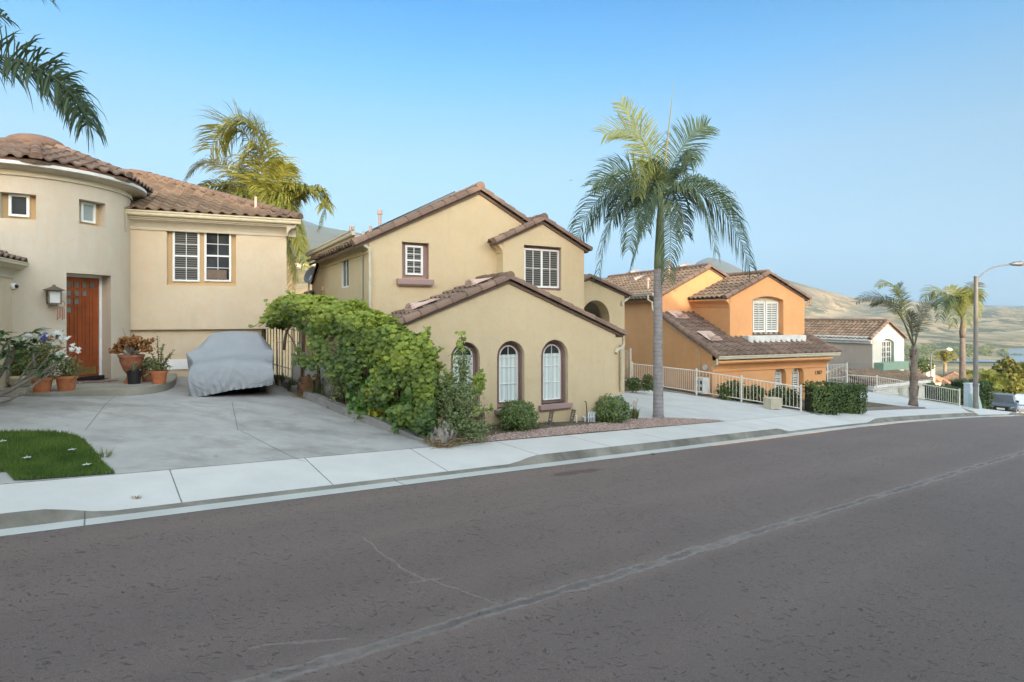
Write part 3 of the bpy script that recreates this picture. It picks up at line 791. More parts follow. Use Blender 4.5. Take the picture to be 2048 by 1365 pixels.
# ================================================================== HOUSE 1: cream house with the round turret
DT = 21.7; a0_ = math.atan((72 - CX) / FPX)                    # turret axis
TC = Vector((DT * math.sin(a0_), DT * math.cos(a0_)))
TR = DT * math.sin(math.atan((262 - CX) / FPX) - a0_)          # turret radius
ZP = 0.88                                                       # porch level
M['roof_cap'] = plain('smooth_clay_cap', (0.17, 0.105, 0.075), .85, var=.15)
h1 = thing('house', 'cream stucco house with a round turret, red brown front door and small square windows', 'house', (TC.x, TC.y, ZP))
def cyl(px, py, r=None):
    """hit of a pixel's ray on the turret: angle from +x and height"""
    r = r or TR
    u, v = ray(px, py); L = math.hypot(u, 1); dx, dy = u / L, 1 / L
    b = TC.x * dx + TC.y * dy; c = TC.length_squared - r * r
    dd = b * b - c
    t = b - math.sqrt(max(dd, 0))
    x, y = dx * t, dy * t
    return math.atan2(y - TC.y, x - TC.x), CAMH + v * (t / L)
def tw_pt(ph, z, r): return Vector((TC.x + r * math.cos(ph), TC.y + r * math.sin(ph), z))
ops = []
def tower_open(x0, x1, y0, y1, depth):
    pa, za = cyl(x0, y0); pb, zb = cyl(x1, y1)
    ops.append((min(pa, pb), max(pa, pb), min(za, zb), max(za, zb), depth)); return ops[-1]
w1 = tower_open(0, 72, 384, 441, .22); w2 = tower_open(158, 211, 398, 456, .30); w3 = tower_open(248.5, 254, 414, 466, .2)
dr = tower_open(133, 222, 546, 757, .42)
dr = (dr[0], dr[1], ZP, dr[3], .42); ops[-1] = dr
ZTOP = 6.22
tc_z = cyl(72, 354)[1]
phs = sorted(set([-math.pi + i * 2 * math.pi / 64 for i in range(65)] + [o[i] for o in ops for i in (0, 1)]))
zs = sorted(set([ZP - 1.2, 2.0, 3.5, tc_z] + [o[i] for o in ops for i in (2, 3)]))
mb = MB()
for i in range(len(phs) - 1):
    for j in range(len(zs) - 1):
        pm, zm = (phs[i] + phs[i + 1]) / 2, (zs[j] + zs[j + 1]) / 2
        if any(o[0] < pm < o[1] and o[2] < zm < o[3] for o in ops): continue
        mb.face([tw_pt(phs[i], zs[j], TR), tw_pt(phs[i + 1], zs[j], TR), tw_pt(phs[i + 1], zs[j + 1], TR), tw_pt(phs[i], zs[j + 1], TR)])
rec = []
for p0, p1, z0, z1, dp in ops:
    pm = (p0 + p1) / 2; nrm = Vector((-math.cos(pm), -math.sin(pm), 0))
    ring = [q for q in phs if p0 <= q <= p1]
    chord = TR * math.cos((p1 - p0) / 2) - dp           # flat back plane
    def inn(ph, z):
        p = tw_pt(ph, z, TR); d0 = (p.x - TC.x) * math.cos(pm) + (p.y - TC.y) * math.sin(pm)
        return p + nrm * (d0 - chord)
    for z, fl in ((z0, 0), (z1, 1)):
        for a, b in zip(ring, ring[1:]): mb.face([tw_pt(a, z, TR), tw_pt(b, z, TR), inn(b, z), inn(a, z)])
    for ph in (p0, p1): mb.face([tw_pt(ph, z0, TR), tw_pt(ph, z1, TR), inn(ph, z1), inn(ph, z0)])
    C0 = inn(pm, 0); ax = Vector((-math.sin(pm), math.cos(pm), 0)); hw = (inn(p1, 0) - inn(p0, 0)).length / 2
    rec.append((C0, ax, nrm, hw, z0, z1))
mb.build('turret_wall', M['turret'], h1, smooth=True, auto=35)
rb = MB()
for C0, ax, nrm, hw, z0, z1 in rec:
    rb.face([C0 + ax * a + Vector((0, 0, z)) + nrm * .001 for a, z in ((-hw, z0), (hw, z0), (hw, z1), (-hw, z1))])
rb.build('recess_back', M['tan_recess'], h1)
def recfn(k):
    C0, ax, nrm, hw, z0, z1 = rec[k]
    return lambda a, b, c: C0 + ax * a + Vector((0, 0, b)) + nrm * c
def rec_hit(k, px, py):
    C0, ax, nrm, hw, z0, z1 = rec[k]; u, v = ray(px, py)
    # plane through C0 with normal nrm
    D = Vector((u, 1, v)); t = (C0.x * nrm.x + C0.y * nrm.y) / (u * nrm.x + nrm.y)
    P = Vector((u * t, t, CAMH + v * t)); return (P - C0).dot(ax), P.z
for k, (x0, x1, y0, y1), pn_ in ((0, (18, 60, 392, 433), 'glass_dark'), (1, (159, 188, 409, 444), 'glass_pale')):
    a, zb = rec_hit(k, x0, y1); b, zt = rec_hit(k, x1, y0)
    lo, hi = min(a, b), max(a, b)
    window(h1, recfn(k), lo, hi, zb, zt, -0.03, pn_, 1, 1, fw=.06)
# front door in its recess
fn = recfn(3); C0, ax, nrm, hw, z0, z1 = rec[3]
aL, _ = rec_hit(3, 133, 650); aR, ztp = rec_hit(3, 195, 558); _, zb = rec_hit(3, 190, 752)
sg = 1 if aR > aL else -1
dw = 1.0; dr_ = aR; dl_ = aR - sg * dw
lo, hi = min(dl_, dr_), max(dl_, dr_)
zb = ZP + .10
mb = MB(); mb.box(fn, lo, hi, zb, ztp, -.045, .0)
door = mb.build('door', M['door'], h1)
# raised boards, narrower to the hinge side, and stepped small panes
cells = 4; cw = (hi - lo - .16) / cells; pb = MB(); gb = []
for i in range(cells):
    ii = i if sg > 0 else cells - 1 - i
    c0 = lo + .08 + ii * cw if sg > 0 else lo + .08 + ii * cw
    npane = i + 1 if False else (4, 3, 2, 1)[i]
    npane = 4 - i
    for r in range(npane):
        zt_ = ztp - .13 - r * .235
        gb.append((c0 + .04, c0 + cw - .04, zt_ - .15, zt_))
        ringpoly(pb, fn, rect(c0 + .022, c0 + cw - .022, zt_ - .168, zt_ + .018), rect(c0 + .045, c0 + cw - .045, zt_ - .145, zt_ - .005), -.062, -.044)
    top = ztp - .13 - npane * .235 + .02
    pb.box(fn, c0 + .035, c0 + cw * .44, zb + .42, top, -.06, -.044)
    pb.box(fn, c0 + cw * .56, c0 + cw - .035, zb + .42, top, -.06, -.044)
pb.build('raised_boards', M['door'], door); [(lambda g: (g.box(fn, *q_, -.05, -.044), g.build('pane', M['glass_door'], door)))(MB()) for q_ in gb]
kb = MB(); kb.box(fn, lo + .06, hi - .08, zb + .06, zb + .27, -.05, -.044); kb.build('kick_plate', M['brass'], door)
hb = MB(); hx = lo + .07 if sg > 0 else hi - .07
hb.box(fn, hx - .03, hx + .03, zb + .95, zb + 1.25, -.07, -.045); hb.build('handle', M['black'], door)
fb = MB()
ringpoly(fb, fn, rect(lo - .13, hi + .13, zb - .08, ztp + .10), rect(lo - .02, hi + .02, zb - .01, ztp + .01), -.05, .0)
fb.build('door_frame', M['white'], h1)
tb = MB(); tb.box(fn, lo - .1, hi + .1, zb - .1, zb, -.16, -.0501); tb.build('threshold', M['black'], h1)
# turret cornice, gutter band and tiled roof
def band(prof_, mat, name, smooth=True):
    mb = MB(); n = 72; m = len(prof_)
    for i in range(n):
        ph = 2 * math.pi * i / n
        for o, z in prof_: mb.v.append(tuple(tw_pt(ph, z, TR + o)))
    for i in range(n):
        for j in range(m):
            a, b = i * m + j, ((i + 1) % n) * m + j
            a2, b2 = i * m + (j + 1) % m, ((i + 1) % n) * m + (j + 1) % m
            mb.f.append((a, b, b2, a2)); mb.t.append(.5)
    return mb.build(name, M[mat], h1, smooth=smooth, auto=30)
zc = tc_z
zr = cyl(72, 326, TR + .42)[1]         # top of the gutter band
ht = zr - zc
band([(-.05, zc - .02), (.05, zc - .02), (.05, zc + .05), (.02, zc + .06), (.04, zc + .12), (.10, zc + ht * .42), (.19, zc + ht * .54), (.28, zc + ht * .60), (.31, zc + ht * .62), (.31, zc + ht * .66), (-.05, zc + ht * .66)], 'cream_trim', 'cornice')
band([(.2, zc + ht * .66), (.36, zc + ht * .661), (.42, zc + ht * .70), (.42, zr), (.36, zr), (.36, zr - .03), (.2, zr - .03)], 'offwhite', 'gutter')
band([(.0, zr - .02), (.33, zr - .019), (.33, zr + .10), (0, zr + .14)], 'fascia_red', 'eave_mortar')
za = at(72, 272, TC.y)[2]
NSEG = 8; hipb = MB()
for i in range(NSEG):
    ph0 = a0_ * 0 + math.atan2(-TC.y, -TC.x) + (i) * 2 * math.pi / NSEG; ph1 = ph0 + 2 * math.pi / NSEG
    re = (TR + .40) / math.cos(math.pi / NSEG) * .985
    A = tw_pt(ph0, zr + .10, re); B = tw_pt(ph1, zr + .10, re); top = Vector((TC.x, TC.y, za - .12))
    ux = (B - A).normalized(); mid = (A + B) / 2; uv = (top - mid).normalized(); L = (top - mid).length; wd = (B - A).length
    roof('roof', A, ux, uv, [(0, 0), (wd, 0), (wd / 2, L)], 'tile', h1, tw=.32, ch=.42, seed=i + 3)
    barrels(hipb, A + Vector((0, 0, .02)), top + Vector((0, 0, .02)), .13, .36)
hipb.build('hip_tiles', M['tile_ridge'], h1, smooth=True, auto=50)
mb = MB(); mb.ball((TC.x, TC.y, za - .30), .72, .72, .30, 24, 12); mb.build('roof_cap', M['roof_cap'], h1, smooth=True)

# right wing, two storeys, its upper wall overhanging a low ledge
H1 = Fr(*(Vector(((258 - CX) / FPX * 17.7, 17.7))), 67.5)
fH1 = lambda a, b, c: H1.W(a, c, b)
sR, _ = H1.hit(573, 500); zE = H1.hit(573, 478)[1]; zL = H1.hit(400, 659)[1]
sl0 = -1.4
# window pair recess
rs0, rz1 = H1.hit(333.5, 461); rs1, rz0 = H1.hit(472, 573)
mb = MB()
panel(mb, fH1, rect(sl0, sR, zL, zE + .3), [(rect(rs0, rs1, rz0, rz1), .16)])
mb.face([fH1(sR, zL, 0), fH1(sR, zL, 6), fH1(sR, zE + .3, 6), fH1(sR, zE + .3, 0)])
mb.face([fH1(sl0, zL, 0), fH1(sR, zL, 0), fH1(sR, zL, 6), fH1(sl0, zL, 6)])
mb.face([fH1(sl0, zL, 6), fH1(sR, zL, 6), fH1(sR, zE + .3, 6), fH1(sl0, zE + .3, 6)])
mb.build('wing_wall', M['cream'], h1)
mb = MB(); sLow, _ = H1.hit(523, 700, .16)
panel(mb, lambda a, b, c: H1.W(a, c + .16, b), rect(sl0, sLow, -.8, zL), [])
mb.face([H1.W(sLow, .16, -.8), H1.W(sLow, 5.9, -.8), H1.W(sLow, 5.9, zL), H1.W(sLow, .16, zL)])
mb.build('lower_wall', M['cream'], h1)
mb = MB(); mb.box(lambda a, b, c: H1.W(a, c, b), sl0, sLow - .3, H1.hit(357, 739, .15)[1], H1.hit(357, 719, .15)[1], .11, .158); mb.build('base_trim', M['white'], h1)
mb = MB(); mb.face([fH1(a, b, .161) for a, b in rect(rs0 - .02, rs1 + .02, rz0 - .02, rz1 + .02)]); mb.build('recess_back', M['tan_recess'], h1)
for (x0, x1), pn_ in (((345.5, 399.5), 'glass_blind'), ((409, 462.5), 'glass_dark')):
    a, zb = H1.hit(x0, 563, .13); b, zt = H1.hit(x1, 463, .13)
    window(h1, fH1, a, b, zb, zt, .13, pn_, 2, [.25, .75], rail=[.5], fw=.06)
mb = MB(); a, b = H1.hit(413, 562, .13), H1.hit(450, 541, .13)
mb.box(fH1, a[0] + .02, b[0] + .05, a[1] + .06, b[1], .06, .13); mb.build('window_air_conditioner', M['bronze'], h1)
# eave: cornice, gutter, hip roof
mb = MB(); c0 = Vector((-H1.n.x, -H1.n.y, 0)); cs = Vector((H1.d.x, H1.d.y, 0))
zc1 = H1.hit(573, 474)[1]
cornice(mb, H1.W(sl0 + .4, 0, zc1), H1.W(sR + .3, 0, zc1), c0, k=.78)
cornice(mb, H1.W(sR, -.3, zc1), H1.W(sR, .7, zc1), cs, k=.78)
mb.build('cornice', M['cream_trim'], h1, auto=40)
zg = zc1 + .39
mb = MB(); cornice(mb, H1.W(sl0 + .4, -.31, zg), H1.W(sR + .44, -.31, zg), c0, GUT, 1.2)
mb.build('gutter', M['cream_gutter'], h1)
EA = H1.W(0, -.40, 0); zre = zg + .20
se = sR + .40
mb = MB(); mb.box(fH1, sl0 + .4, se, zg, zre + .03, -.30, -.1); mb.build('eave_mortar', M['fascia_red'], h1)
pitch = .40
# hip apex seen at (275, 345)
best = None
for k in range(200):
    t = 1 + k * .05; P = H1.W(se - t, -.40 + t, zre + pitch * t)
    px = CX + FPX * P.x / P.y
    if best is None or abs(px - 285) < best[0]: best = (abs(px - 285), t, HY - FPX * (P.z - CAMH) / P.y)
tt = best[1]; pitch = pitch + (best[2] - 350) / FPX * H1.W(se - tt, tt - .4, 0).y / tt
print('h1 hip', best, pitch)
tt = min(tt, 6.5)
uvs = Vector((H1.n.x, H1.n.y, pitch)).normalized(); hs = math.sqrt(1 + pitch * pitch)
W0 = H1.W(se, -.40, zre)
roof('roof', H1.W(se - 9, -.40, zre), cs, uvs, [(2.5, 0), (9, 0), (9 - tt, tt * hs), (2.5, tt * hs)], 'tile_warm', h1, seed=21)
uvr = Vector((-H1.d.x, -H1.d.y, pitch)).normalized()
roof('roof', W0, Vector((H1.n.x, H1.n.y, 0)), uvr, [(0, 0), (1.1, 0), (1.1, 1.1 * hs)], 'tile_warm', h1, seed=22)
mb = MB(); barrels(mb, W0 + Vector((0, 0, .04)), H1.W(se - tt, tt - .4, zre + pitch * tt + .04), .14, .40)
barrels(mb, H1.W(se - tt - 4, tt - .4, zre + pitch * tt + .05), H1.W(se - tt, tt - .4, zre + pitch * tt + .05), .14, .4)
mb.build('hip_tiles', M['tile_ridge'], h1, smooth=True, auto=50)
sp_, zp_ = H1.hit(512, 430, .9)
pipe_vent(h1, H1.W(sp_, .6, zre + pitch * 1.0), .42, .045, False)
# low wing on the left whose eave dies into the turret
pw, zw = cyl(24, 557)
PW = tw_pt(pw, 0, TR)
HW = Fr(PW.x, PW.y, 67.5)
mb = MB(); mb.box(lambda a, b, c: HW.W(a, c, b), -4, 0, ZP - 1.3, zw + .02, -7, .3); mb.build('side_wing_wall', M['cream'], h1)
mb = MB(); k = (cyl(60, 527)[1] - zw) / .5
cornice(mb, HW.W(0, -7, zw), HW.W(0, .35, zw), (HW.d.x, HW.d.y, 0), k=k * .78); mb.build('cornice', M['cream_trim'], h1)
zk = zw + .39 * k
mb = MB(); cornice(mb, HW.W(.31 * k, -7, zk), HW.W(.31 * k, .45, zk), (HW.d.x, HW.d.y, 0), GUT, k * .9); mb.build('gutter', M['cream_gutter'], h1)
roof('roof', HW.W(.34 * k, -7, zk + .12), Vector((HW.n.x, HW.n.y, 0)), Vector((-HW.d.x, -HW.d.y, .38)), [(0, 0), (7.4, 0), (7.4, 2.4), (0, 2.4)], 'tile', h1, seed=30)
# wall lantern, camera
pl, zl = cyl(105, 590); LP = tw_pt(pl, zl, TR); on = Vector((math.cos(pl), math.sin(pl), 0)); sx_ = Vector((-math.sin(pl), math.cos(pl), 0))
LC = LP + on * .20
kz = LP.y / FPX
mb = MB(); up = Vector((0, 0, 1))
fnl = lambda a, b, c: LC + sx_ * a + up * b + on * c
mb.box(lambda a, b, c: LP + sx_ * a + up * b + on * c, -.05, .05, -.05, .16, -.03, .03)
mb.tube([LP + up * .12, LP + up * .14 + on * .2], .015, 6)
ap = LC + up * (22 * kz); mb.lathe(LC + up * (8 * kz), [(.235, 0), (.235, .015), (.05, .11), (.03, .15), (.0, .16)], 4 * 6)
for a in (-.125, .125):
    for c in (-.125, .125): mb.box(fnl, a - .012, a + .012, -.22, 8 * kz, c - .012, c + .012)
mb.box(fnl, -.135, .135, -.245, -.22, -.135, .135)
lan = mb.build('wall_lantern', M['bronze'], h1)
mb = MB(); mb.box(fnl, -.11, .11, -.22, 7 * kz, -.11, .11); mb.build('lantern_glass', M['offwhite'], lan)
pc, zc2 = cyl(26, 573); CP = tw_pt(pc, zc2, TR) + on * .05
mb = MB(); mb.ball(CP, .085, .085, .085, 14, 10)
cm_ = mb.build('security_camera', M['white'], h1, smooth=True)
mb = MB(); mb.ball(CP + on * .05 + sx_ * .05, .05, .05, .05, 10, 8); mb.build('lens', M['black'], cm_, smooth=True)
# wind chime hanging from the lantern: a thing of its own
wc, zwc = cyl(117, 618); WP = tw_pt(wc, zwc, TR) + on * .28
mb = MB(); mb.tube([WP + up * .45, WP + up * .15], .004, 4)
mb.tube([WP + up * .12 + sx_ * .09 * math.cos(t) + up * .09 * math.sin(t) for t in [i * math.pi / 8 for i in range(17)]], .009, 5)
for i in range(5): mb.box(lambda a, b, c: WP + sx_ * (a + (i - 2) * .035) + up * b + on * c, -.01, .01, -.30 + .03 * (i % 3), .03, -.006, .006)
tag(mb.build('wind_chime', M['terracotta_old'], None, loc=WP), 'small copper wind chime hanging below the wall lantern beside the red brown door', 'wind chime')

# porch slab with a curved edge
edge = [(-60, 792), (18, 789), (90, 787), (157, 783), (215, 780), (263, 777), (300, 773), (327, 768), (343, 763), (351, 757), (353, 748), (350, 741)]
ed = smoothpath([tuple(Vector(((px - CX) / FPX, 1)) * ((CAMH - ZP) / ((py - HY) / FPX))) for px, py in edge], 4)
pe = [tuple(p) for p in ed] + [tuple(H1.W(.3, .6, 0))[:2], tuple(H1.W(-2.0, .6, 0))[:2], (TC.x, TC.y), (TC.x - 3.5, TC.y - 1)]
mb = MB(); n = len(pe)
tp = [Vector((x, y, ZP)) for x, y in pe]; bt = [Vector((x, y, ZP - .5)) for x, y in pe]
tr = tessellate_polygon([[Vector((x, y, 0)) for x, y in pe]])
mb.add(tp, [tuple(t) for t in tr]); mb.add(tp + bt, [(i, (i + 1) % n, n + (i + 1) % n, n + i) for i in range(n)])
tag(mb.build('porch', M['porch_c']), kind='structure')
# ================================================================== HOUSE 2: khaki house with the garage gable
H2 = Fr(-.336, 16.0, 60)
f2 = lambda w: (lambda a, b, c: H2.W(a, w + c, b))
D2 = Vector((H2.d.x, H2.d.y, 0)); N2 = Vector((H2.n.x, H2.n.y, 0)); UP = Vector((0, 0, 1))
gs, gz_ = H2.hit(1017, 560); gr, _ = H2.hit(1231, 750)        # garage gable apex, right corner
zer = H2.hit(1248, 671)[1]
pg = (gz_ - zer) / (H2.hit(1248, 671)[0] - gs)                # roof pitch
ghw = gr - gs; gl = H2.hit(800, 700)[0]
ZB2 = -1.3
h2 = thing('house', 'khaki stucco house with three arched windows in its front gable and mauve window trim', 'house', tuple(H2.W(gs, 0, -.4)))
W1 = 1.9; WB = 1.5; WA = 4.07
# ---- garage gable wall with three arched windows
arches = []
for x0, x1, yt, xs0, xs1, ys in ((902, 960, 685, 900, 962, 826), (994, 1049, 681.5, 985, 1055, 818), (1082, 1136, 680, 1075, 1145, 806)):
    a, zt = H2.hit((x0 + x1) / 2, yt); a0, _ = H2.hit(x0, 750); a1, zb = H2.hit(x1, ys - 2)
    arches.append((a0, a1, zb, zt))
zbm = sum(q[2] for q in arches) / 3; ztm = sum(q[3] for q in arches) / 3
arches = [(q[0], q[1], zbm, ztm) for q in arches]
mb = MB()
ze = gz_ - pg * ghw
zel = gz_ - pg * (gs - gl)
panel(mb, f2(0), [(gl, ZB2), (gr, ZB2), (gr, ze), (gs, gz_), (gl, zel)], [(archp(a, b, c, d), .30) for a, b, c, d in arches])
for s, zz in ((gl, zel), (gr, ze)): mb.face([H2.W(s, 0, ZB2), H2.W(s, 6, ZB2), H2.W(s, 6, zz), H2.W(s, 0, zz)])
mb.build('garage_wall', M['olive'], h2)
mb = MB(); sb = MB()
for a, b, c, d in arches:
    mb.face([f2(0)(p, q, .301) for p, q in archp(a - .01, b + .01, c - .01, d + .01)])
    # mauve inner half of the reveal
    o = archp(a + .002, b - .002, c, d - .002); n = len(o)
    mb.add([f2(0)(p, q, .13) for p, q in o] + [f2(0)(p, q, .30) for p, q in o], [(i, (i + 1) % n, n + (i + 1) % n, n + i) for i in range(n)])
mb.build('recess_back', M['mauve'], h2)
for (x0, x1, y0, y1), (a, b, c, d) in zip(((905, 944, 692, 800), (997, 1034, 690.5, 805), (1085, 1119.5, 688.5, 801)), arches):
    a0, zb = H2.hit(x0, y1, .26); a1, zt = H2.hit(x1, y0, .26)
    zb = max(zb, c + .04)
    wo = window(h2, f2(0), a0, a1, zb, zt, .26, 'glass_curtain', 2, [.31, .62, .80], arch='round', fw=.03, mw=.013)
    dk = MB(); hw = (a1 - a0) / 2 - .03; xc = (a0 + a1) / 2; zs = zt - .03 - hw + .04
    dk.face([f2(0)(xc + hw * math.cos(t) , zs + (hw - .03) * math.sin(t), .262) for t in [i * math.pi / 12 for i in range(13)]])
    dk.build('dark_arch_pane', M['glass_dark'], wo)
    sm = MB(); sm.box(f2(0), a - .09, b + .09, c - .12, c + .005, -.12, .06); sm.box(f2(0), a - .05, b + .05, c - .16, c - .12, -.07, .05); sm.build('sill', M['mauve'], wo)
# ---- garage roof
oh = .10
er = ghw + .32; erl = gs - gl + .32; zr0 = gz_ + .05
hsl = math.sqrt(1 + pg * pg)
roof('roof', H2.W(gs - erl, 0, zr0 - pg * erl), -N2, Vector((D2.x, D2.y, pg)), [(-W1 - .05, 0), (.05, 0), (.05, erl * hsl), (-W1 - .05, erl * hsl)], 'tile', h2, seed=40)
roof('roof', H2.W(gs + er, 0, zr0 - pg * er), N2, Vector((-D2.x, -D2.y, pg)), [(-.05, 0), (WA, 0), (WA, er * hsl), (-.05, er * hsl)], 'tile', h2, seed=41)
mb = MB()
barrels(mb, H2.W(gs - erl, -.02, zr0 - pg * erl - .02), H2.W(gs, -.02, zr0 + .0), .14, .45)
barrels(mb, H2.W(gs + er, -.02, zr0 - pg * er - .02), H2.W(gs, -.02, zr0 + .0), .14, .45)
barrels(mb, H2.W(gs, -.1, zr0 + .06), H2.W(gs, W1, zr0 + .06), .13, .45)
mb.build('ridge_tiles', M['tile_ridge'], h2, smooth=True, auto=50)
# gutter end and spout at the right corner
mb = MB(); mb.box(f2(0), gr + .1, gr + .28, ze - .12, ze + .0, -.02, 4); mb.build('gutter', M['gutter'], h2)
q = lambda px, py, w: H2.W(*[(lambda t: (t[0], w, t[1]))(H2.hit(px, py, w))][0])
downspout(h2, [q(1247, 676, .1), q(1247, 690, .1), q(1244, 697, .0), q(1236, 699, -.06), q(1232, 704, -.06), q(1232, 707, .02)], .05)
for px, py in ((938, 578), (818, 632)):
    w0 = 1.0; s, z = H2.hit(px, py, w0)
    dormer_vent(h2, H2.W(s, w0, zr0 + pg * (s - gs) + .06), -N2, Vector((D2.x, D2.y, pg)), 1.0)
# ---- main block
ms, mz = H2.hit(958, 383, W1); ml, mzl = H2.hit(738, 478, W1)
pm_ = (mz - mzl) / (ms - ml); mhw = ms - ml; mr_ = ms + mhw
def recess(parent, fnw, x0, x1, y0, y1, w, depth):
    a0, zt = H2.hit(x0, y0, w); a1, zb = H2.hit(x1, y1, w); return rect(a0, a1, zb, zt), depth
rc1 = recess(h2, None, 804, 858, 483.5, 559, W1, .18)
mb = MB()
panel(mb, f2(W1), [(ml, ZB2), (mr_, ZB2), (mr_, mzl), (ms, mz), (ml, mzl)], [rc1])
# side wall, with the long back slope
LB = 7.55
wb1, zb1 = H2.hits(642, 523, ml); wb2, zb2 = H2.hits(627, 570, ml)
fs_ = lambda a, b, c: H2.W(ml + c, a, b)
sw0, swz1 = H2.hits(697.5, 506, ml); sw1, swz0 = H2.hits(683, 577, ml)
sw0, sw1 = min(sw0, sw1), max(sw0, sw1)
panel(mb, fs_, [(W1, ZB2), (wb2 + .3, ZB2), (wb2 + .3, zb2), (wb1, mzl), (W1, mzl)], [(rect(sw0, sw1, swz0, swz1), .08)])
mb.face([H2.W(mr_, W1, ZB2), H2.W(mr_, wb1, ZB2), H2.W(mr_, wb1, mzl), H2.W(mr_, W1, mzl)])
mb.face([H2.W(ml, wb2 + .3, ZB2), H2.W(mr_, wb2 + .3, ZB2), H2.W(mr_, wb2 + .3, zb2), H2.W(ml, wb2 + .3, zb2)])
mb.build('main_wall', M['olive'], h2)
(ra0, rb0), (ra1, _), (_, rb1), _ = rc1[0]
mb = MB(); mb.face([f2(W1)(a, b, .181) for a, b in rect(ra0 - .01, ra1 + .01, rb0 - .01, rb1 + .01)])
o = rect(ra0 + .003, ra1 - .003, rb0 + .003, rb1 - .003)
for s in (ra1 - .003, ra0 + .003): mb.face([f2(W1)(s, rb0, .04), f2(W1)(s, rb1, .04), f2(W1)(s, rb1, .18), f2(W1)(s, rb0, .18)])
mb.build('recess_back', M['mauve'], h2)
a0, zb = H2.hit(810, 550, W1 + .15); a1, zt = H2.hit(845, 493, W1 + .15)
wo = window(h2, f2(W1), a0, a1, zb, zt, .15, 'glass_blind', 2, [.25, .75], rail=[.5], fw=.055)
s0, z0 = H2.hit(796, 571, W1 - .14); s1, z1 = H2.hit(868, 560, W1 - .14)
sm = MB(); sm.box(f2(W1), s0, s1, z0 + .04, z1, -.16, .05); sm.box(f2(W1), s0 + .03, s1 - .03, z0, z0 + .04, -.11, .03); sm.build('sill', M['mauve'], wo)
window(h2, fs_, sw0, sw1, swz0, swz1, .05, 'glass_dark', 2, 1, fw=.05)
# side cornice, gutter, roof
mb = MB(); zc = mzl - .40
cornice(mb, H2.W(ml, W1 + .03, zc), H2.W(ml, wb1, zc), -D2, k=.95); mb.build('cornice', M['olive'], h2, auto=40)
mb = MB(); cornice(mb, H2.W(ml - .38, W1 + .0, zc + .475), H2.W(ml - .38, wb1 + .3, zc + .475), -D2, GUT, 1.1); mb.build('gutter', M['gutter'], h2)
em = mhw + .42; zr1 = mz + .06; hm = math.sqrt(1 + pm_ * pm_)
roof('roof', H2.W(ms - em, W1, zr1 - pm_ * em), -N2, Vector((D2.x, D2.y, pm_)), [(W1 - wb1 - .3, 0), (.05, 0), (.05, em * hm), (W1 - wb1 - .3, em * hm)], 'tile', h2, seed=42)
roof('roof', H2.W(ms + em, W1, zr1 - pm_ * em), N2, Vector((-D2.x, -D2.y, pm_)), [(-.05, 0), (wb1 - W1 + .3, 0), (wb1 - W1 + .3, em * hm), (-.05, em * hm)], 'tile', h2, seed=43)
mb = MB()
barrels(mb, H2.W(ms - em, W1 - .02, zr1 - pm_ * em - .02), H2.W(ms, W1 - .02, zr1), .15, .45)
barrels(mb, H2.W(ms + em, W1 - .02, zr1 - pm_ * em - .02), H2.W(ms, W1 - .02, zr1), .15, .45)
barrels(mb, H2.W(ms, W1 - .1, zr1 + .08), H2.W(ms, wb1, zr1 + .08), .14, .45)
mb.build('ridge_tiles', M['tile_ridge'], h2, smooth=True, auto=50)
mb = MB(); barrels(mb, H2.W(ml + .02, wb2, zb2 + .05), H2.W(ml + .02, wb1 + .1, mzl + .0), .13, .42); mb.build('rake_tiles', M['tile_ridge'], h2, smooth=True, auto=50)
slb = (mzl - zb2) / (wb2 - wb1)
roof('roof', H2.W(mr_, wb2, zb2 + .02), -D2, Vector((-N2.x, -N2.y, slb)), [(0, 0), (mr_ - ml, 0), (mr_ - ml, (wb2 - wb1) * math.sqrt(1 + slb * slb)), (0, (wb2 - wb1) * math.sqrt(1 + slb * slb))], 'tile', h2, seed=44)
qs = lambda px, py, s: H2.W(s, *H2.hits(px, py, s))
lw_, lz = H2.hit(600, 590, wb2 + .4)
roof('roof', H2.W(lw_, wb2 + 1.4, lz - .1), N2 * -1, Vector((D2.x, D2.y, .42)), [(0, 0), (1.6, 0), (1.6, 1.2), (0, 1.2)], 'tile', h2, seed=45)
mb = MB(); mb.box(lambda a, b, c: H2.W(a, c, b), lw_ + .1, ml + .2, lz - 3.0, lz - .05, wb2 + .2, wb2 + 1.3); mb.build('low_wing_wall', M['olive'], h2)
mb = MB(); mb.box(lambda a, b, c: H2.W(a, c, b), lw_ - .05, lw_ + .08, lz - .2, lz - .05, wb2 - .2, wb2 + 1.4); mb.build('gutter', M['gutter'], h2)
# main downspout at the left corner
downspout(h2, [q(727, 463, W1 + .05), q(727, 482, W1 + .05), q(730, 492, W1), q(738, 497, W1 - .05), q(740, 505, W1 - .05), q(740, 648, W1 - .05)], .045)
# black conduit on the side wall
mb = MB(); mb.tube([qs(703, 455, ml - .44), qs(705, 468, ml - .44), qs(722, 488, ml - .03), qs(726, 500, ml - .03), qs(726, 640, ml - .03)], .014, 5); mb.build('conduit', M['lampgrey'], h2)
mb = MB(); mb.tube([qs(646, 580, ml - .03), qs(646, 650, ml - .03)], .02, 5); mb.box(lambda a, b, c: H2.W(ml - c, a, b), *sorted((H2.hits(648, 585, ml)[0], H2.hits(643.5, 585, ml)[0])), H2.hits(646, 582, ml)[1], H2.hits(646, 574, ml)[1], 0, .08); mb.build('wall_pipe', M['olive'], h2)
mb = MB(); a = H2.hits(650, 613, ml); b = H2.hits(657, 597, ml); mb.box(lambda p, q_, c: H2.W(ml - c, p, q_), *sorted((a[0], b[0])), a[1], b[1], 0, .1); mb.build('meter_box', M['offwhite'], h2)
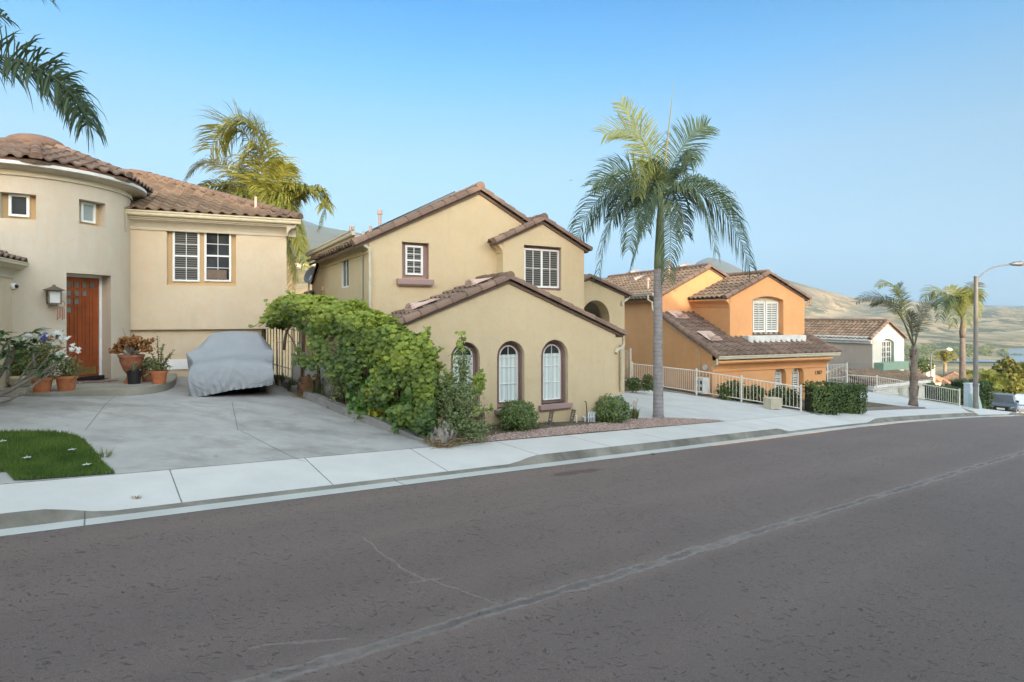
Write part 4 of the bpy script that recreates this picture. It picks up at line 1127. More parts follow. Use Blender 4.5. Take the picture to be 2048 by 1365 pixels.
# roof pipes, vents and the solar panel
for px, py, hh, cap, off in ((705, 458, .42, 1, 1.5), (741, 445, .30, 0, .9), (760, 440, .55, 1, 1.6)):
    wv = W1 + off; best = None
    s = ml - .3
    while s < ms:
        z = zr1 - pm_ * (ms - s); P = H2.W(s, wv, z); d_ = abs(CX + FPX * P.x / P.y - px)
        if best is None or d_ < best[0]: best = (d_, s, z)
        s += .05
    pipe_vent(h2, H2.W(best[1], wv, best[2]), hh, .05, cap)
dormer_vent(h2, H2.W(ml + .25, W1 + 2.5, zr1 - pm_ * (mhw - .25) + .05), -N2, Vector((D2.x, D2.y, pm_)), .8)
pipe_vent(h2, H2.W(ml + .2, W1 + 3.6, zr1 - pm_ * mhw), .3, .045, False)
sp0 = H2.hit(745, 445, W1 + .7)[0]
fr = lambda a, b, c: H2.W(ml + .1 + a, W1 + .45 + b, zr1 - pm_ * mhw + a * pm_ + .19 + c + a * .035)
mb = MB(); mb.box(fr, .55, 2.75, 0, 3.6, 0, .04); so_ = mb.build('solar_panel', M['solar'], h2)
mb = MB()
for b in (0, 1.75, 3.5): mb.box(fr, .5, 2.8, b, b + .08, -.05, -.002)
for a in (.6, 2.6):
    for b in (.02, 1.77, 3.52): mb.box(fr, a, a + .05, b, b + .05, -.2, -.0501)
mb.build('panel_rail', M['galv'], so_)
# satellite dish on the low roof
DP = H2.W(ml - .45, wb2 + .5, zb2); k_ = DP.y / FPX
dc = at(622, 551, DP.y); db = at(617, 588, DP.y)
mb = MB(); mb.tube([db, at(618, 566, DP.y), dc + Vector((0, .05, 0))], .04, 6); ds = mb.build('satellite_dish', M['offwhite'], h2)
ax_ = Vector((-.55, -.75, .42)).normalized(); u1 = ax_.orthogonal().normalized(); u2 = ax_.cross(u1)
mb = MB(); pts = []; n = 18
for r, d_ in ((0.02, -.1), (.5, -.06), (1, .05)):
    for i in range(n): pts.append(dc + (u1 * math.cos(2 * math.pi * i / n) + u2 * math.sin(2 * math.pi * i / n) * 1.1) * r * .36 + ax_ * d_)
mb.add(pts, [tuple(range(n))] + [(j * n + i, j * n + (i + 1) % n, (j + 1) * n + (i + 1) % n, (j + 1) * n + i) for j in (0, 1) for i in range(n)])
mb.build('reflector', M['lampgrey'], ds, smooth=True)
# ---- bump-out gable on the upper storey
bs, bz = H2.hit(1085, 443, WB); bl, _ = H2.hit(1006, 520, WB); br, _ = H2.hit(1168, 600, WB)
bze = H2.hit(990, 478, WB)[1]
bhw = max(bs - bl, br - bs); pb_ = .46
bze = bz - pb_ * (bs - bl); bzr = bz - pb_ * (br - bs)
rc2 = recess(h2, None, 1048, 1122.5, 490, 582, WB, .20)
zbb = H2.hit(1006, 640, WB)[1]
mb = MB(); panel(mb, f2(WB), [(bl, zbb), (br, zbb), (br, bzr), (bs, bz), (bl, bze)], [rc2])
for s, z in ((bl, bze), (br, bzr)): mb.face([H2.W(s, WB, zbb), H2.W(s, WA + .5, zbb), H2.W(s, WA + .5, z), H2.W(s, WB, z)])
mb.build('bump_out_wall', M['olive'], h2)
(ra0, rb0), (ra1, _), (_, rb1), _ = rc2[0]
mb = MB(); mb.face([f2(WB)(a, b, .201) for a, b in rect(ra0 - .01, ra1 + .01, rb0 - .01, rb1 + .01)])
mb.face([f2(WB)(ra1 - .003, rb0, .05), f2(WB)(ra1 - .003, rb1, .05), f2(WB)(ra1 - .003, rb1, .2), f2(WB)(ra1 - .003, rb0, .2)])
mb.face([f2(WB)(ra0, rb1 - .003, .03), f2(WB)(ra1, rb1 - .003, .03), f2(WB)(ra1, rb1 - .003, .2), f2(WB)(ra0, rb1 - .003, .2)])
mb.build('recess_back', M['mauve'], h2)
a0, zb = H2.hit(1047, 575, WB + .17); a1, zt = H2.hit(1117, 501.5, WB + .17)
window(h2, f2(WB), max(a0, ra0 + .01), a1, zb, zt, .17, 'glass_blind', 2, 2, fw=.055, split=True)
zbr = bz + .06; eb = bs - bl + .30; ebr = br - bs + .2; hb_ = math.sqrt(1 + pb_ * pb_)
roof('roof', H2.W(bs - eb, WB, zbr - pb_ * eb), -N2, Vector((D2.x, D2.y, pb_)), [(-2.4, 0), (.05, 0), (.05, eb * hb_), (-2.4, eb * hb_)], 'tile', h2, seed=46)
roof('roof', H2.W(bs + ebr, WB, zbr - pb_ * ebr), N2, Vector((-D2.x, -D2.y, pb_)), [(-.05, 0), (3.5, 0), (3.5, ebr * hb_), (-.05, ebr * hb_)], 'tile', h2, seed=47)
mb = MB(); barrels(mb, H2.W(bs - eb, WB - .03, zbr - pb_ * eb - .02), H2.W(bs, WB - .03, zbr), .14, .42)
barrels(mb, H2.W(bs + ebr, WB - .03, zbr - pb_ * ebr - .02), H2.W(bs, WB - .03, zbr), .14, .42)
barrels(mb, H2.W(bs, WB - .1, zbr + .06), H2.W(bs, WB + 2.5, zbr + .06), .13, .42)
mb.build('ridge_tiles', M['tile_ridge'], h2, smooth=True, auto=50)
mb = MB(); cornice(mb, H2.W(bl, WB + .02, bze - .42), H2.W(bl, W1 + .0, bze - .42), -D2, k=.62); mb.build('cornice', M['olive'], h2, auto=40)
# ---- entry wing with the tall arch
al, _ = H2.hit(1155, 640, WA); ar, _ = H2.hit(1249, 640, WA)
aps, apz = H2.hit(1178, 556, WA); aze = H2.hit(1251, 588, WA)[1]
pa_ = (apz - aze) / (ar - aps)
x0, zt = H2.hit(1163, 606, WA); x1, _ = H2.hit(1219, 660, WA)
zt = H2.hit(1192, 601, WA)[1]
mb = MB(); alz = apz - pa_ * (aps - al)
panel(mb, f2(WA), [(al - 1, -1.5), (ar, -1.5), (ar, aze), (aps, apz), (al - 1, apz - pa_ * (aps - al + 1))], [(archp(x0, x1, -1.4, zt), .55)])
inn_ = [(x0 - .8, -1.5), (x1 + .3, -1.5)]
mb.face([H2.W(ar, WA, -1.5), H2.W(ar, WA + 5, -1.5), H2.W(ar, WA + 5, aze), H2.W(ar, WA, aze)])
mb.face([H2.W(x0 - 1.2, WA + .55, 3.0), H2.W(x1 + .05, WA + .55, 3.0), H2.W(x1 + .05, WA + 4, 3.0), H2.W(x0 - 1.2, WA + 4, 3.0)])
mb.face([H2.W(x0 - .4, WA + .56, -1.4), H2.W(x0 - .4, WA + 4, -1.4), H2.W(x0 - .4, WA + 4, 3.0), H2.W(x0 - .4, WA + .56, 3.0)])
xm = H2.hit(1190, 640, WA + 4)[0]
mb.face([H2.W(x0 - .4, WA + 4, -1.4), H2.W(xm, WA + 4, -1.4), H2.W(xm, WA + 4, 3.0), H2.W(x0 - .4, WA + 4, 3.0)])
mb.build('entry_wing_wall', M['olive'], h2)
zar = apz + .05; ea = ar - aps + .25; ha = math.sqrt(1 + pa_ * pa_)
roof('roof', H2.W(aps + ea, WA, zar - pa_ * ea), N2, Vector((-D2.x, -D2.y, pa_)), [(-.05, 0), (5, 0), (5, ea * ha), (-.05, ea * ha)], 'tile', h2, seed=48)
roof('roof', H2.W(aps - 2, WA, zar - pa_ * 2), -N2, Vector((D2.x, D2.y, pa_)), [(-3, 0), (.05, 0), (.05, 2 * ha), (-3, 2 * ha)], 'tile', h2, seed=49)
mb = MB(); barrels(mb, H2.W(aps + ea, WA - .03, zar - pa_ * ea - .02), H2.W(aps, WA - .03, zar), .14, .42)
barrels(mb, H2.W(aps - .8, WA - .03, zar - pa_ * .8 - .02), H2.W(aps, WA - .03, zar), .14, .42)
mb.build('ridge_tiles', M['tile_ridge'], h2, smooth=True, auto=50)
downspout(h2, [q(1257, 584, WA + .1), q(1257, 594, WA + .1), q(1253, 600, WA), q(1247, 603, WA - .06), q(1245, 606, WA - .06), q(1245, 612, WA - .06)], .055)
downspout(h2, [q(1242, 690, WA - .06), q(1242.5, 782, WA - .06)], .06)
a = H2.hit(1245.5, 661, WA + 3); b = H2.hit(1254, 604, WA + 3)

# ================================================================== HOUSE 3: orange house
H3 = Fr(8.96, 25.54, 68)
f3 = lambda w: (lambda a, b, c: H3.W(a, w + c, b))
D3 = Vector((H3.d.x, H3.d.y, 0)); N3 = Vector((H3.n.x, H3.n.y, 0))
W3G = 3.82; W3B = 1.17
fr3, zf3 = H3.hit(1658, 728); zwt = H3.hit(1425, 740)[1]
fr3 = H3.hit(1652, 760)[0]
ZB3 = -3.2
h3 = thing('house', 'orange stucco house with a white planter box under its upper shuttered window', 'house', tuple(H3.W(3, 0, -1.5)))
rs = []
for x0, x1, yt in ((1549, 1572.5, 736), (1584, 1607.5, 734)):
    a, zt = H3.hit((x0 + x1) / 2, yt); rs.append((H3.hit(x0, 780)[0], H3.hit(x1, 780)[0], H3.hit(1560, 812)[1], zt))
mb = MB(); zwf = zwt + .25
panel(mb, f3(0), rect(0, fr3, ZB3, zwf), [(archp(*r_), .28) for r_ in rs])
# side wall: low triangle under the rake, then the tall block
zrk = H3.hits(1326, 640, 0)[1]
w13, z13 = H3.hits(1325, 640, 0)
tz = H3.hits(1297, 594, 0)[1]
_ze = H3.hit(1426, 713, -.42)[1]; _zt = H3.hit(1330, 626, W3G)[1]; _p = (_zt - _ze) / (W3G + .42)
panel(mb, lambda a, b, c: H3.W(c, a, b), [(0, ZB3), (W3G, ZB3), (W3G, _zt - .07), (0, _ze + _p * .42 - .07)], [])
panel(mb, lambda a, b, c: H3.W(c, a, b), [(W3G, ZB3), (14, ZB3), (14, tz), (W3G, tz)], [])
# main gable wall
g3s, g3z = H3.hit(1419, 537, W3G)
p3 = (g3z - tz) / g3s; g3r = 2 * g3s
panel(mb, f3(W3G), [(0, ZB3), (g3r, ZB3), (g3r, tz), (g3s, g3z), (0, tz)], [])
mb.face([H3.W(fr3, 0, ZB3), H3.W(fr3, 12, ZB3), H3.W(fr3, 12, zwf), H3.W(fr3, 0, zwf)])
mb.build('main_wall', M['orange'], h3)
mb = MB()
for r_ in rs: mb.face([f3(0)(p, q_, .281) for p, q_ in archp(r_[0] - .01, r_[1] + .01, r_[2] - .01, r_[3] + .01)])
mb.build('recess_back', M['white_wall'], h3)
for r_ in rs: window(h3, f3(0), r_[0] + .02, r_[1] - .1, r_[2] + .25, r_[3] - .05, .24, 'glass_shutter', 2, [.4, .75], arch='round', fw=.05)
mb = MB(); mb.box(f3(0), -.0, fr3 + .05, ZB3, H3.hit(1600, 812)[1], -.07, -.001); mb.build('plinth', M['beige_block'], h3)
# lower lean-to roof
ze3 = H3.hit(1426, 713, -.42)[1]; sl3 = 0
zt3 = H3.hit(1330, 626, W3G)[1]; pl3 = (zt3 - ze3) / (W3G + .42); hl3 = math.sqrt(1 + pl3 * pl3)
roof('roof', H3.W(-.05, -.42, ze3), D3, Vector((N3.x, N3.y, pl3)), [(0, 0), (fr3 + .4, 0), (fr3 + .4, (W3G + .42) * hl3), (0, (W3G + .42) * hl3)], 'tile', h3, seed=60)
mb = MB(); barrels(mb, H3.W(-.02, -.42, ze3 - .02), H3.W(-.02, W3G, zt3), .16, .42); mb.build('rake_tiles', M['tile_ridge'], h3, smooth=True, auto=50); mb = MB(); barrels(mb, H3.W(fr3 + .36, -.42, ze3 - .02), H3.W(fr3 + .36, W3G, zt3), .14, .42)
mb.build('rake_tiles', M['tile_ridge'], h3, smooth=True, auto=50)
mb = MB(); cornice(mb, H3.W(-.02, 0, zwt - .1), H3.W(fr3 + .0, 0, zwt - .1), -N3, k=(ze3 - zwt) / .62); mb.build('cornice', M['orange'], h3, auto=40)
mb = MB(); cornice(mb, H3.W(-.05, -.33, ze3 - .17), H3.W(fr3 + .42, -.33, ze3 - .17), -N3, GUT, 1.3); mb.build('gutter', M['gutter'], h3)
q3 = lambda px, py, w: (lambda t: H3.W(t[0], w, t[1]))(H3.hit(px, py, w))
downspout(h3, [q3(1434, 718, -.4), q3(1434, 729, -.4), q3(1427, 733, -.05), q3(1424, 738, .0)], .05)
for px, py in ((1366, 640), (1432, 685)):
    best = None
    for i in range(80):
        wv = .1 + i * .045; s, _ = H3.hit(px, py, wv); z = ze3 + pl3 * (wv + .42); P = H3.W(s, wv, z); e = abs(HY - FPX * (P.z - CAMH) / P.y - py)
        if best is None or e < best[0]: best = (e, P)
    dormer_vent(h3, best[1] + UP * .06, D3, Vector((N3.x, N3.y, pl3)), 1.15)
# main roof: left slope and right slope
e3 = g3s + .45; zr3 = g3z + .10; hm3 = math.sqrt(1 + p3 * p3)
roof('roof', H3.W(g3s - e3, W3G, zr3 - p3 * e3), -N3, Vector((D3.x, D3.y, p3)), [(-10, 0), (.05, 0), (.05, e3 * hm3), (-10, e3 * hm3)], 'tile_warm', h3, seed=61)
roof('roof', H3.W(g3s + e3, W3G, zr3 - p3 * e3), N3, Vector((-D3.x, -D3.y, p3)), [(-.05, 0), (10, 0), (10, e3 * hm3), (-.05, e3 * hm3)], 'tile_warm', h3, seed=62)
mb = MB(); barrels(mb, H3.W(g3s - e3, W3G - .03, zr3 - p3 * e3 - .02), H3.W(g3s, W3G - .03, zr3), .15, .42); barrels(mb, H3.W(g3s + e3, W3G - .03, zr3 - p3 * e3 - .02), H3.W(g3s, W3G - .03, zr3), .15, .42)
barrels(mb, H3.W(g3s, W3G, zr3 + .06), H3.W(g3s, W3G + 10, zr3 + .06), .14, .42)
mb.build('ridge_tiles', M['tile_ridge'], h3, smooth=True, auto=50)
mb = MB(); cornice(mb, H3.W(0, W3G + .0, tz - .42), H3.W(0, W3G + 9, tz - .42), -D3, k=.85); mb.build('cornice', M['orange'], h3, auto=40)
mb = MB(); cornice(mb, H3.W(-.34, W3G, tz + .02), H3.W(-.34, W3G + 9, tz + .02), -D3, GUT, 1.2); mb.build('gutter', M['gutter'], h3)
downspout(h3, [q3(1296, 590, W3G), q3(1296, 600, W3G), q3(1304, 605, W3G - .02), q3(1305, 618, W3G - .05), q3(1310, 628, W3G - .1)], .05)
for px, py, kx in ((1258, 545, 1), (1266, 565, 1), (1357, 537, 1)):
    best = None
    for i in range(140):
        s = -.2 + i * (g3s + .2) / 140; z = zr3 - p3 * (g3s - s); wv, _ = H3.hits(px, py, s); P = H3.W(s, wv, z); e = abs(HY - FPX * (P.z - CAMH) / P.y - py)
        if W3G < wv < W3G + 10 and (best is None or e < best[0]): best = (e, P)
    if best: dormer_vent(h3, best[1] + UP * .05, -N3, Vector((D3.x, D3.y, p3)), 1.0)
sV = g3s - .9; pipe_vent(h3, H3.W(sV + .2, W3G + 2.5, zr3 - p3 * .7), .75, .07, True)
pipe_vent(h3, H3.W(.7, W3G + 2.0, zr3 - p3 * (g3s - .7)), .5, .06, True)
# bump-out with the shuttered window
b3l, _ = H3.hit(1460, 640, W3B); b3s, b3z = H3.hit(1536, 550, W3B); b3r, _ = H3.hit(1609, 640, W3B)
b3ze = H3.hit(1453, 594, W3B)[1]; b3zr = b3ze
pb3 = (b3z - b3ze) / (b3s - b3l + .1)
zb3 = H3.hit(1460, 690, W3B)[1]
x0, zt = H3.hit(1505, 598, W3B); x1, zb = H3.hit(1567, 671, W3B); zt = H3.hit(1536, 593, W3B)[1]
mb = MB(); b3zr = b3z - pb3 * (b3r - b3s); b3zl = b3z - pb3 * (b3s - b3l)
panel(mb, f3(W3B), [(b3l, zb3 - .4), (b3r, zb3 - .4), (b3r, b3zr), (b3s, b3z), (b3l, b3zl)], [(archp(x0, x1, zb, zt, .18), .28)])
for s, z in ((b3l, b3zl), (b3r, b3zr)): mb.face([H3.W(s, W3B, zb3 - .6), H3.W(s, W3G + 4, zb3 - .6), H3.W(s, W3G + 4, z), H3.W(s, W3B, z)])
mb.build('bump_out_wall', M['orange'], h3)
mb = MB(); mb.face([f3(W3B)(p, q_, .281) for p, q_ in archp(x0 - .01, x1 + .01, zb - .01, zt + .01, .18)]); mb.build('recess_back', M['cream_trim'], h3)
a0, z0 = H3.hit(1505, 665, W3B + .25); a1, z1 = H3.hit(1554.5, 604, W3B + .25)
xmid = (a0 + a1) / 2
for xa, xb in ((max(a0, x0 + .01), xmid - .04), (xmid + .04, a1)):
    window(h3, f3(W3B), xa, xb, z0, z1, .25, 'glass_shutter', 2, [.5], fw=.06)
pz1 = H3.hit(1499, 672.5, W3B - .5)[1]; pz0 = H3.hit(1499, 687, W3B - .5)[1]
pa0 = H3.hit(1497, 680, W3B - .5)[0]; pa1 = H3.hit(1612.5, 680, W3B - .5)[0]
mb = MB(); mb.box(lambda a, b, c: H3.W(a, W3B + c, b), pa0, pa1, pz0, pz1, -.5, .02); mb.box(lambda a, b, c: H3.W(a, W3B + c, b), pa0 - .03, pa1 + .03, pz0 - .02, pz0 + .05, -.53, -.501)
mb.build('planter_box', M['offwhite'], h3)
zrb = b3z + .08; e3b = b3s - b3l + .32; hb3 = math.sqrt(1 + pb3 * pb3)
roof('roof', H3.W(b3s - e3b, W3B, zrb - pb3 * e3b), -N3, Vector((D3.x, D3.y, pb3)), [(-5, 0), (.05, 0), (.05, e3b * hb3), (-5, e3b * hb3)], 'tile_warm', h3, seed=63)
roof('roof', H3.W(b3s + e3b, W3B, zrb - pb3 * e3b), N3, Vector((-D3.x, -D3.y, pb3)), [(-.05, 0), (5, 0), (5, e3b * hb3), (-.05, e3b * hb3)], 'tile_warm', h3, seed=64)
mb = MB(); barrels(mb, H3.W(b3s - e3b, W3B - .03, zrb - pb3 * e3b - .02), H3.W(b3s, W3B - .03, zrb), .15, .42); barrels(mb, H3.W(b3s + e3b, W3B - .03, zrb - pb3 * e3b - .02), H3.W(b3s, W3B - .03, zrb), .15, .42)
barrels(mb, H3.W(b3s, W3B, zrb + .06), H3.W(b3s, W3B + 4, zrb + .06), .14, .42)
mb.build('ridge_tiles', M['tile_ridge'], h3, smooth=True, auto=50)
mb = MB(); cornice(mb, H3.W(b3l, W3B + .02, b3zl - .52), H3.W(b3l, W3G, b3zl - .52), -D3, k=.75); mb.build('cornice', M['orange'], h3, auto=40)
mb = MB(); mb.tube([H3.W(b3r + .25, W3B - .1, b3zr - .1), H3.W(b3r + .25, W3B - .1, b3zr - .3), H3.W(b3r + .02, W3B + .1, b3zr - .45)], .05, 6); mb.build('downspout', M['orange'], h3)
# side downspout, round wall disc, house number
qs3 = lambda px, py, s: H3.W(s, *H3.hits(px, py, s))
downspout(h3, [qs3(1340, 652, -.05), qs3(1398, 696, -.05), qs3(1398.5, 790, -.05)], .02, 'gutter')
wd_, zd = H3.hits(1411, 735.5, -.02); DCn = H3.W(-.02, wd_, zd)
mb = MB(); n = 20; ring = lambda r, o: [DCn + N3 * (r * math.cos(2 * math.pi * i / n)) + UP * (r * 1.0 * math.sin(2 * math.pi * i / n)) - D3 * o for i in range(n)]
mb.add(ring(.13, 0) + ring(.12, .07), [tuple(range(n, 2 * n))] + [(i, (i + 1) % n, n + (i + 1) % n, n + i) for i in range(n)])
mb.build('alarm_bell', M['utility'], h3)
def text_part(txt, size, P, ux, uy, mat, parent, name='house_number', ext=.006):
    cu = bpy.data.curves.new(name, 'FONT'); cu.body = txt; cu.size = size; cu.extrude = ext; cu.align_x = 'CENTER'; cu.align_y = 'CENTER'
    to = bpy.data.objects.new('tmp_text', cu); col.objects.link(to)
    me = bpy.data.meshes.new_from_object(to.evaluated_get(bpy.context.evaluated_depsgraph_get()))
    col.objects.unlink(to); bpy.data.objects.remove(to)
    uz = Vector(ux).cross(Vector(uy))
    mb = MB(); mb.add([Vector(P) + Vector(ux) * v.co.x + Vector(uy) * v.co.y + uz * v.co.z for v in me.vertices], [tuple(p.vertices) for p in me.polygons])
    return mb.build(name, mat, parent)
text_part('1387', .26, q3(1636.5, 746, -.012), D3, UP, M['black'], h3)

# ================================================================== HOUSE 4: white house below
H4 = Fr(*Vector(((1745 - CX) / FPX * 44.0, 44.0)), 62)
f4 = lambda w: (lambda a, b, c: H4.W(a, w + c, b))
D4 = Vector((H4.d.x, H4.d.y, 0)); N4 = Vector((H4.n.x, H4.n.y, 0))
h4 = thing('house', 'white stucco house with pale green ledge under an arched window, down the street', 'house', tuple(H4.W(2, 0, -3.4)))
g4r, _ = H4.hit(1808, 690); g4s, g4z = H4.hit(1775, 646); ze4 = H4.hit(1740, 675)[1]; zb4 = H4.hit(1745, 738)[1]
g4r = max(g4r, 2 * g4s); p4 = (g4z - ze4) / g4s; 
x0, zb = H4.hit(1761.5, 731); x1, zt = H4.hit(1788.5, 677.5)
mb = MB(); panel(mb, f4(0), [(0, zb4 - 1), (g4r, zb4 - 1), (g4r, g4z - p4 * (g4r - g4s)), (g4s, g4z), (0, ze4)], [(archp(x0, x1, zb, zt, .3), .30)])
mb.face([H4.W(g4r, 0, zb4 - 1), H4.W(g4r, 8, zb4 - 1), H4.W(g4r, 8, ze4), H4.W(g4r, 0, ze4)])
mb.build('upper_wall', M['white_wall'], h4)
mb = MB(); panel(mb, lambda a, b, c: H4.W(c, a, b), rect(0, 10, zb4 - 1.5, ze4), []); mb.build('side_wall', M['greige'], h4)
mb = MB(); mb.face([f4(0)(p, q_, .301) for p, q_ in archp(x0 - .01, x1 + .01, zb - .01, zt + .01, .3)])
mb.face([f4(0)(x1 - .004, zb, .03), f4(0)(x1 - .004, zt - .3, .03), f4(0)(x1 - .004, zt - .3, .3), f4(0)(x1 - .004, zb, .3)])
mb.build('recess_back', M['sage'], h4)
a0, z0 = H4.hit(1762, 727, .27); a1, z1 = H4.hit(1781, 682, .27)
window(h4, f4(0), max(a0, x0 + .02), a1, z0, z1, .27, 'glass_dark', 2, 4, fw=.07, split=True, mw=.03)
pa0, pz1 = H4.hit(1767, 727, -.7); pa1, _ = H4.hit(1818, 730, -.7); _, pz0 = H4.hit(1767, 742, -.7)
mb = MB(); mb.box(f4(0), pa0, pa1, pz0, pz1, -.7, .01); mb.build('ledge', M['sage'], h4)
e4 = g4s + .4; zr4 = g4z + .1; hm4 = math.sqrt(1 + p4 * p4)
roof('roof', H4.W(g4s - e4, 0, zr4 - p4 * e4), -N4, Vector((D4.x, D4.y, p4)), [(-9, 0), (.05, 0), (.05, e4 * hm4), (-9, e4 * hm4)], 'tile_warm', h4, seed=70, seg=6)
roof('roof', H4.W(g4s + e4, 0, zr4 - p4 * e4), N4, Vector((-D4.x, -D4.y, p4)), [(-.05, 0), (9, 0), (9, e4 * hm4), (-.05, e4 * hm4)], 'tile_warm', h4, seed=71, seg=6)
mb = MB(); barrels(mb, H4.W(g4s - e4, -.03, zr4 - p4 * e4), H4.W(g4s, -.03, zr4), .16, .42); barrels(mb, H4.W(g4s + e4, -.03, zr4 - p4 * e4), H4.W(g4s, -.03, zr4), .16, .42); barrels(mb, H4.W(g4s, 0, zr4 + .08), H4.W(g4s, 9, zr4 + .08), .15, .42)
mb.build('ridge_tiles', M['tile_ridge'], h4, smooth=True, auto=50)
mb = MB(); mb.box(lambda a, b, c: H4.W(a, c, b), -.4, -.001, ze4 - .28, ze4 + .06, .02, 8); mb.box(lambda a, b, c: H4.W(a, c, b), -.2, -.0012, ze4 - .5, ze4 - .28, .02, 8); mb.build('eave_fascia', M['offwhite'], h4)
# rear wing to the left with its lit roof
sW, zW = H4.hit(1660, 680, 6.2)
mb = MB(); mb.box(lambda a, b, c: H4.W(a, c, b), sW - 5, .0, -4, zW, 6.2, 12); mb.build('rear_wing_wall', M['white_wall'], h4)
mb = MB(); mb.box(lambda a, b, c: H4.W(a, c, b), sW - 5, -.01, zW - .1, zW + .28, 5.8, 6.19); mb.build('rear_wing_fascia', M['offwhite'], h4)
roof('roof', H4.W(sW - 5, 5.75, zW + .2), D4, Vector((N4.x, N4.y, .46)), [(0, 0), (5.0 - sW + .8, 0), (5.0 - sW + .8, 3.4), (0, 3.4)], 'tile_warm', h4, seed=72, seg=6)
a, zz = H4.hit(1637, 692, 6.2); b, z2 = H4.hit(1653, 682, 6.2)
window(h4, f4(6.2), a, b, z2 - 1.5, z2, -.03, 'glass_dark', 3, 2, fw=.05)
# lower storey: lean-to roof, fascia, garage front
WL = -2.6
fl, zfl = H4.hit(1756, 768, WL); frr, _ = H4.hit(1859, 754, WL)
zfe = (zfl + H4.hit(1858, 754, WL)[1]) / 2 
pt4 = (zb4 - zfe - .1) / -WL; hlt = math.sqrt(1 + pt4 * pt4)
roof('roof', H4.W(fl - 1.0, WL - .3, zfe), D4, Vector((N4.x, N4.y, pt4)), [(0, 0), (frr - fl + 1.0, 0), (frr - fl + .2, 2.95 * hlt), (1.0, 2.95 * hlt)], 'tile_warm', h4, seed=73, seg=6)
roof('roof', H4.W(fl - 1.0, 5.0, zfe), -N4, Vector((D4.x, D4.y, pt4)), [(0, 0), (8.0, 0), (5.2, 2.9 * hlt), (0, 2.9 * hlt)], 'tile_warm', h4, seed=74, seg=6)
mb = MB(); barrels(mb, H4.W(fl - 1.0, WL - .3, zfe + .03), H4.W(fl + .0, .2, zb4 - .0), .17, .42); mb.build('hip_tiles', M['tile_ridge'], h4, smooth=True, auto=50)
mb = MB(); mb.box(f4(WL), fl - .95, frr, zfe - .32, zfe - .02, -.28, .1); mb.box(f4(WL), fl - .8, frr - .2, zfe - .5, zfe - .32, -.1, .1); mb.build('fascia', M['offwhite'], h4)
o4 = [(H4.hit(x, 780, WL)[0]) for x in (1796, 1806, 1815, 1823)]
zh = H4.hit(1800, 769, WL)[1]
mb = MB(); panel(mb, f4(WL), rect(fl - .6, frr - .4, -6.5, zfe - .3), [(rect(o4[0], o4[1], -5.5, zh), .2), (rect(o4[2], o4[3], -5.5, zh), .2)])
mb.face([H4.W(frr - .4, WL, -6.5), H4.W(frr - .4, 6, -6.5), H4.W(frr - .4, 6, zfe - .3), H4.W(frr - .4, WL, zfe - .3)])
mb.face([H4.W(fl - .6, WL, -6.5), H4.W(fl - .6, 6, -6.5), H4.W(fl - .6, 6, zfe - .3), H4.W(fl - .6, WL, zfe - .3)])
mb.build('lower_wall', M['white_wall'], h4)
for a, b in ((o4[0], o4[1]), (o4[2], o4[3])): window(h4, f4(WL), a, b, -5.4, zh, .15, 'glass_shutter', 1, 4, fw=.06)
dormer_vent(h4, H4.W(fl - .4, 1.6, zfe + pt4 * .6 + .08), -N4, Vector((D4.x, D4.y, pt4)), 1.3)
# ================================================================== far land: valley, lake, hills
def ycurve(K, px): return lerpk(K, px)
SKY = [(300, 425), (500, 432), (595, 443), (640, 459), (680, 468), (720, 478), (900, 505), (1130, 560), (1370, 552), (1396, 522), (1418, 515), (1445, 521), (1500, 548), (1580, 575), (1700, 602), (1850, 607), (1960, 611), (2300, 614)]
MID = [(300, 575), (700, 575), (1200, 590), (1400, 575), (1450, 556), (1560, 557), (1620, 575), (1650, 582), (1690, 592), (1720, 598), (1780, 600), (1820, 602), (1880, 610), (1960, 617), (2048, 621), (2300, 622)]
NEAR = [(300, 531), (560, 534), (640, 536), (700, 545), (900, 600), (1100, 662), (1300, 705), (1500, 722), (2300, 725)]
def zpx(y, Y): return CAMH + (HY - y) / FPX * Y
ZV = -100.0
def landz(px, Y):
    m = lerpk(MID, px); f = lerpk(SKY, px); nr = lerpk(NEAR, px)
    r = min(max((px - 900) / 500, 0), 1); r = r * r * (3 - 2 * r)
    zn = zpx(nr, 900)
    KR = [(40, -11), (90, -22), (160, -34), (400, -72), (700, -98), (900, ZV), (1900, ZV + 1), (2600, ZV + 40), (4200, zpx(m, 4200)), (4900, zpx(m, 4200) - 40), (9500, zpx(f, 9500)), (13000, zpx(f, 9500) - 400)]
    KL = [(40, -5.5), (90, -4), (160, 2), (400, 25), (900, zn), (1300, zn - 5), (2600, zpx(524, 2600)), (4200, zpx(500, 4200)), (9500, zpx(f, 9500)), (13000, zpx(f, 9500) - 400)]
    ly = math.log(Y)
    a = lerpk([(math.log(k), v) for k, v in KL], ly); b = lerpk([(math.log(k), v) for k, v in KR], ly)
    z = a * (1 - r) + b * r
    x = (px - CX) / FPX * Y
    if Y > 1900:
        am = min((Y - 1900) / 1500, 1) * min(abs(Y - 4200) / 900 + .12, 1) * min(abs(Y - 9500) / 2500 + .05, 1)
        z += am * (60 * noise.fractal(Vector((x * .0016, Y * .0016, 1)), 1.0, 2.0, 5) )
    elif 200 < Y: z += (1 - r) * 5 * noise.fractal(Vector((x * .012, Y * .012, 4)), 1.0, 2.0, 4) * (0.15 if abs(Y - 900) < 60 else 1)
    return z
mb = MB(); cols = [250 + 11 * i for i in range(190)]; Ys = [38 * (13000 / 38) ** (i / 150) for i in range(151)]
for Y in Ys:
    for px in cols: mb.v.append(((px - CX) / FPX * Y, Y, landz(px, Y)))
k = len(cols)
for i in range(150):
    for j in range(k - 1):
        a = i * k + j; mb.f.append((a, a + 1, a + k + 1, a + k)); mb.t.append(.5)
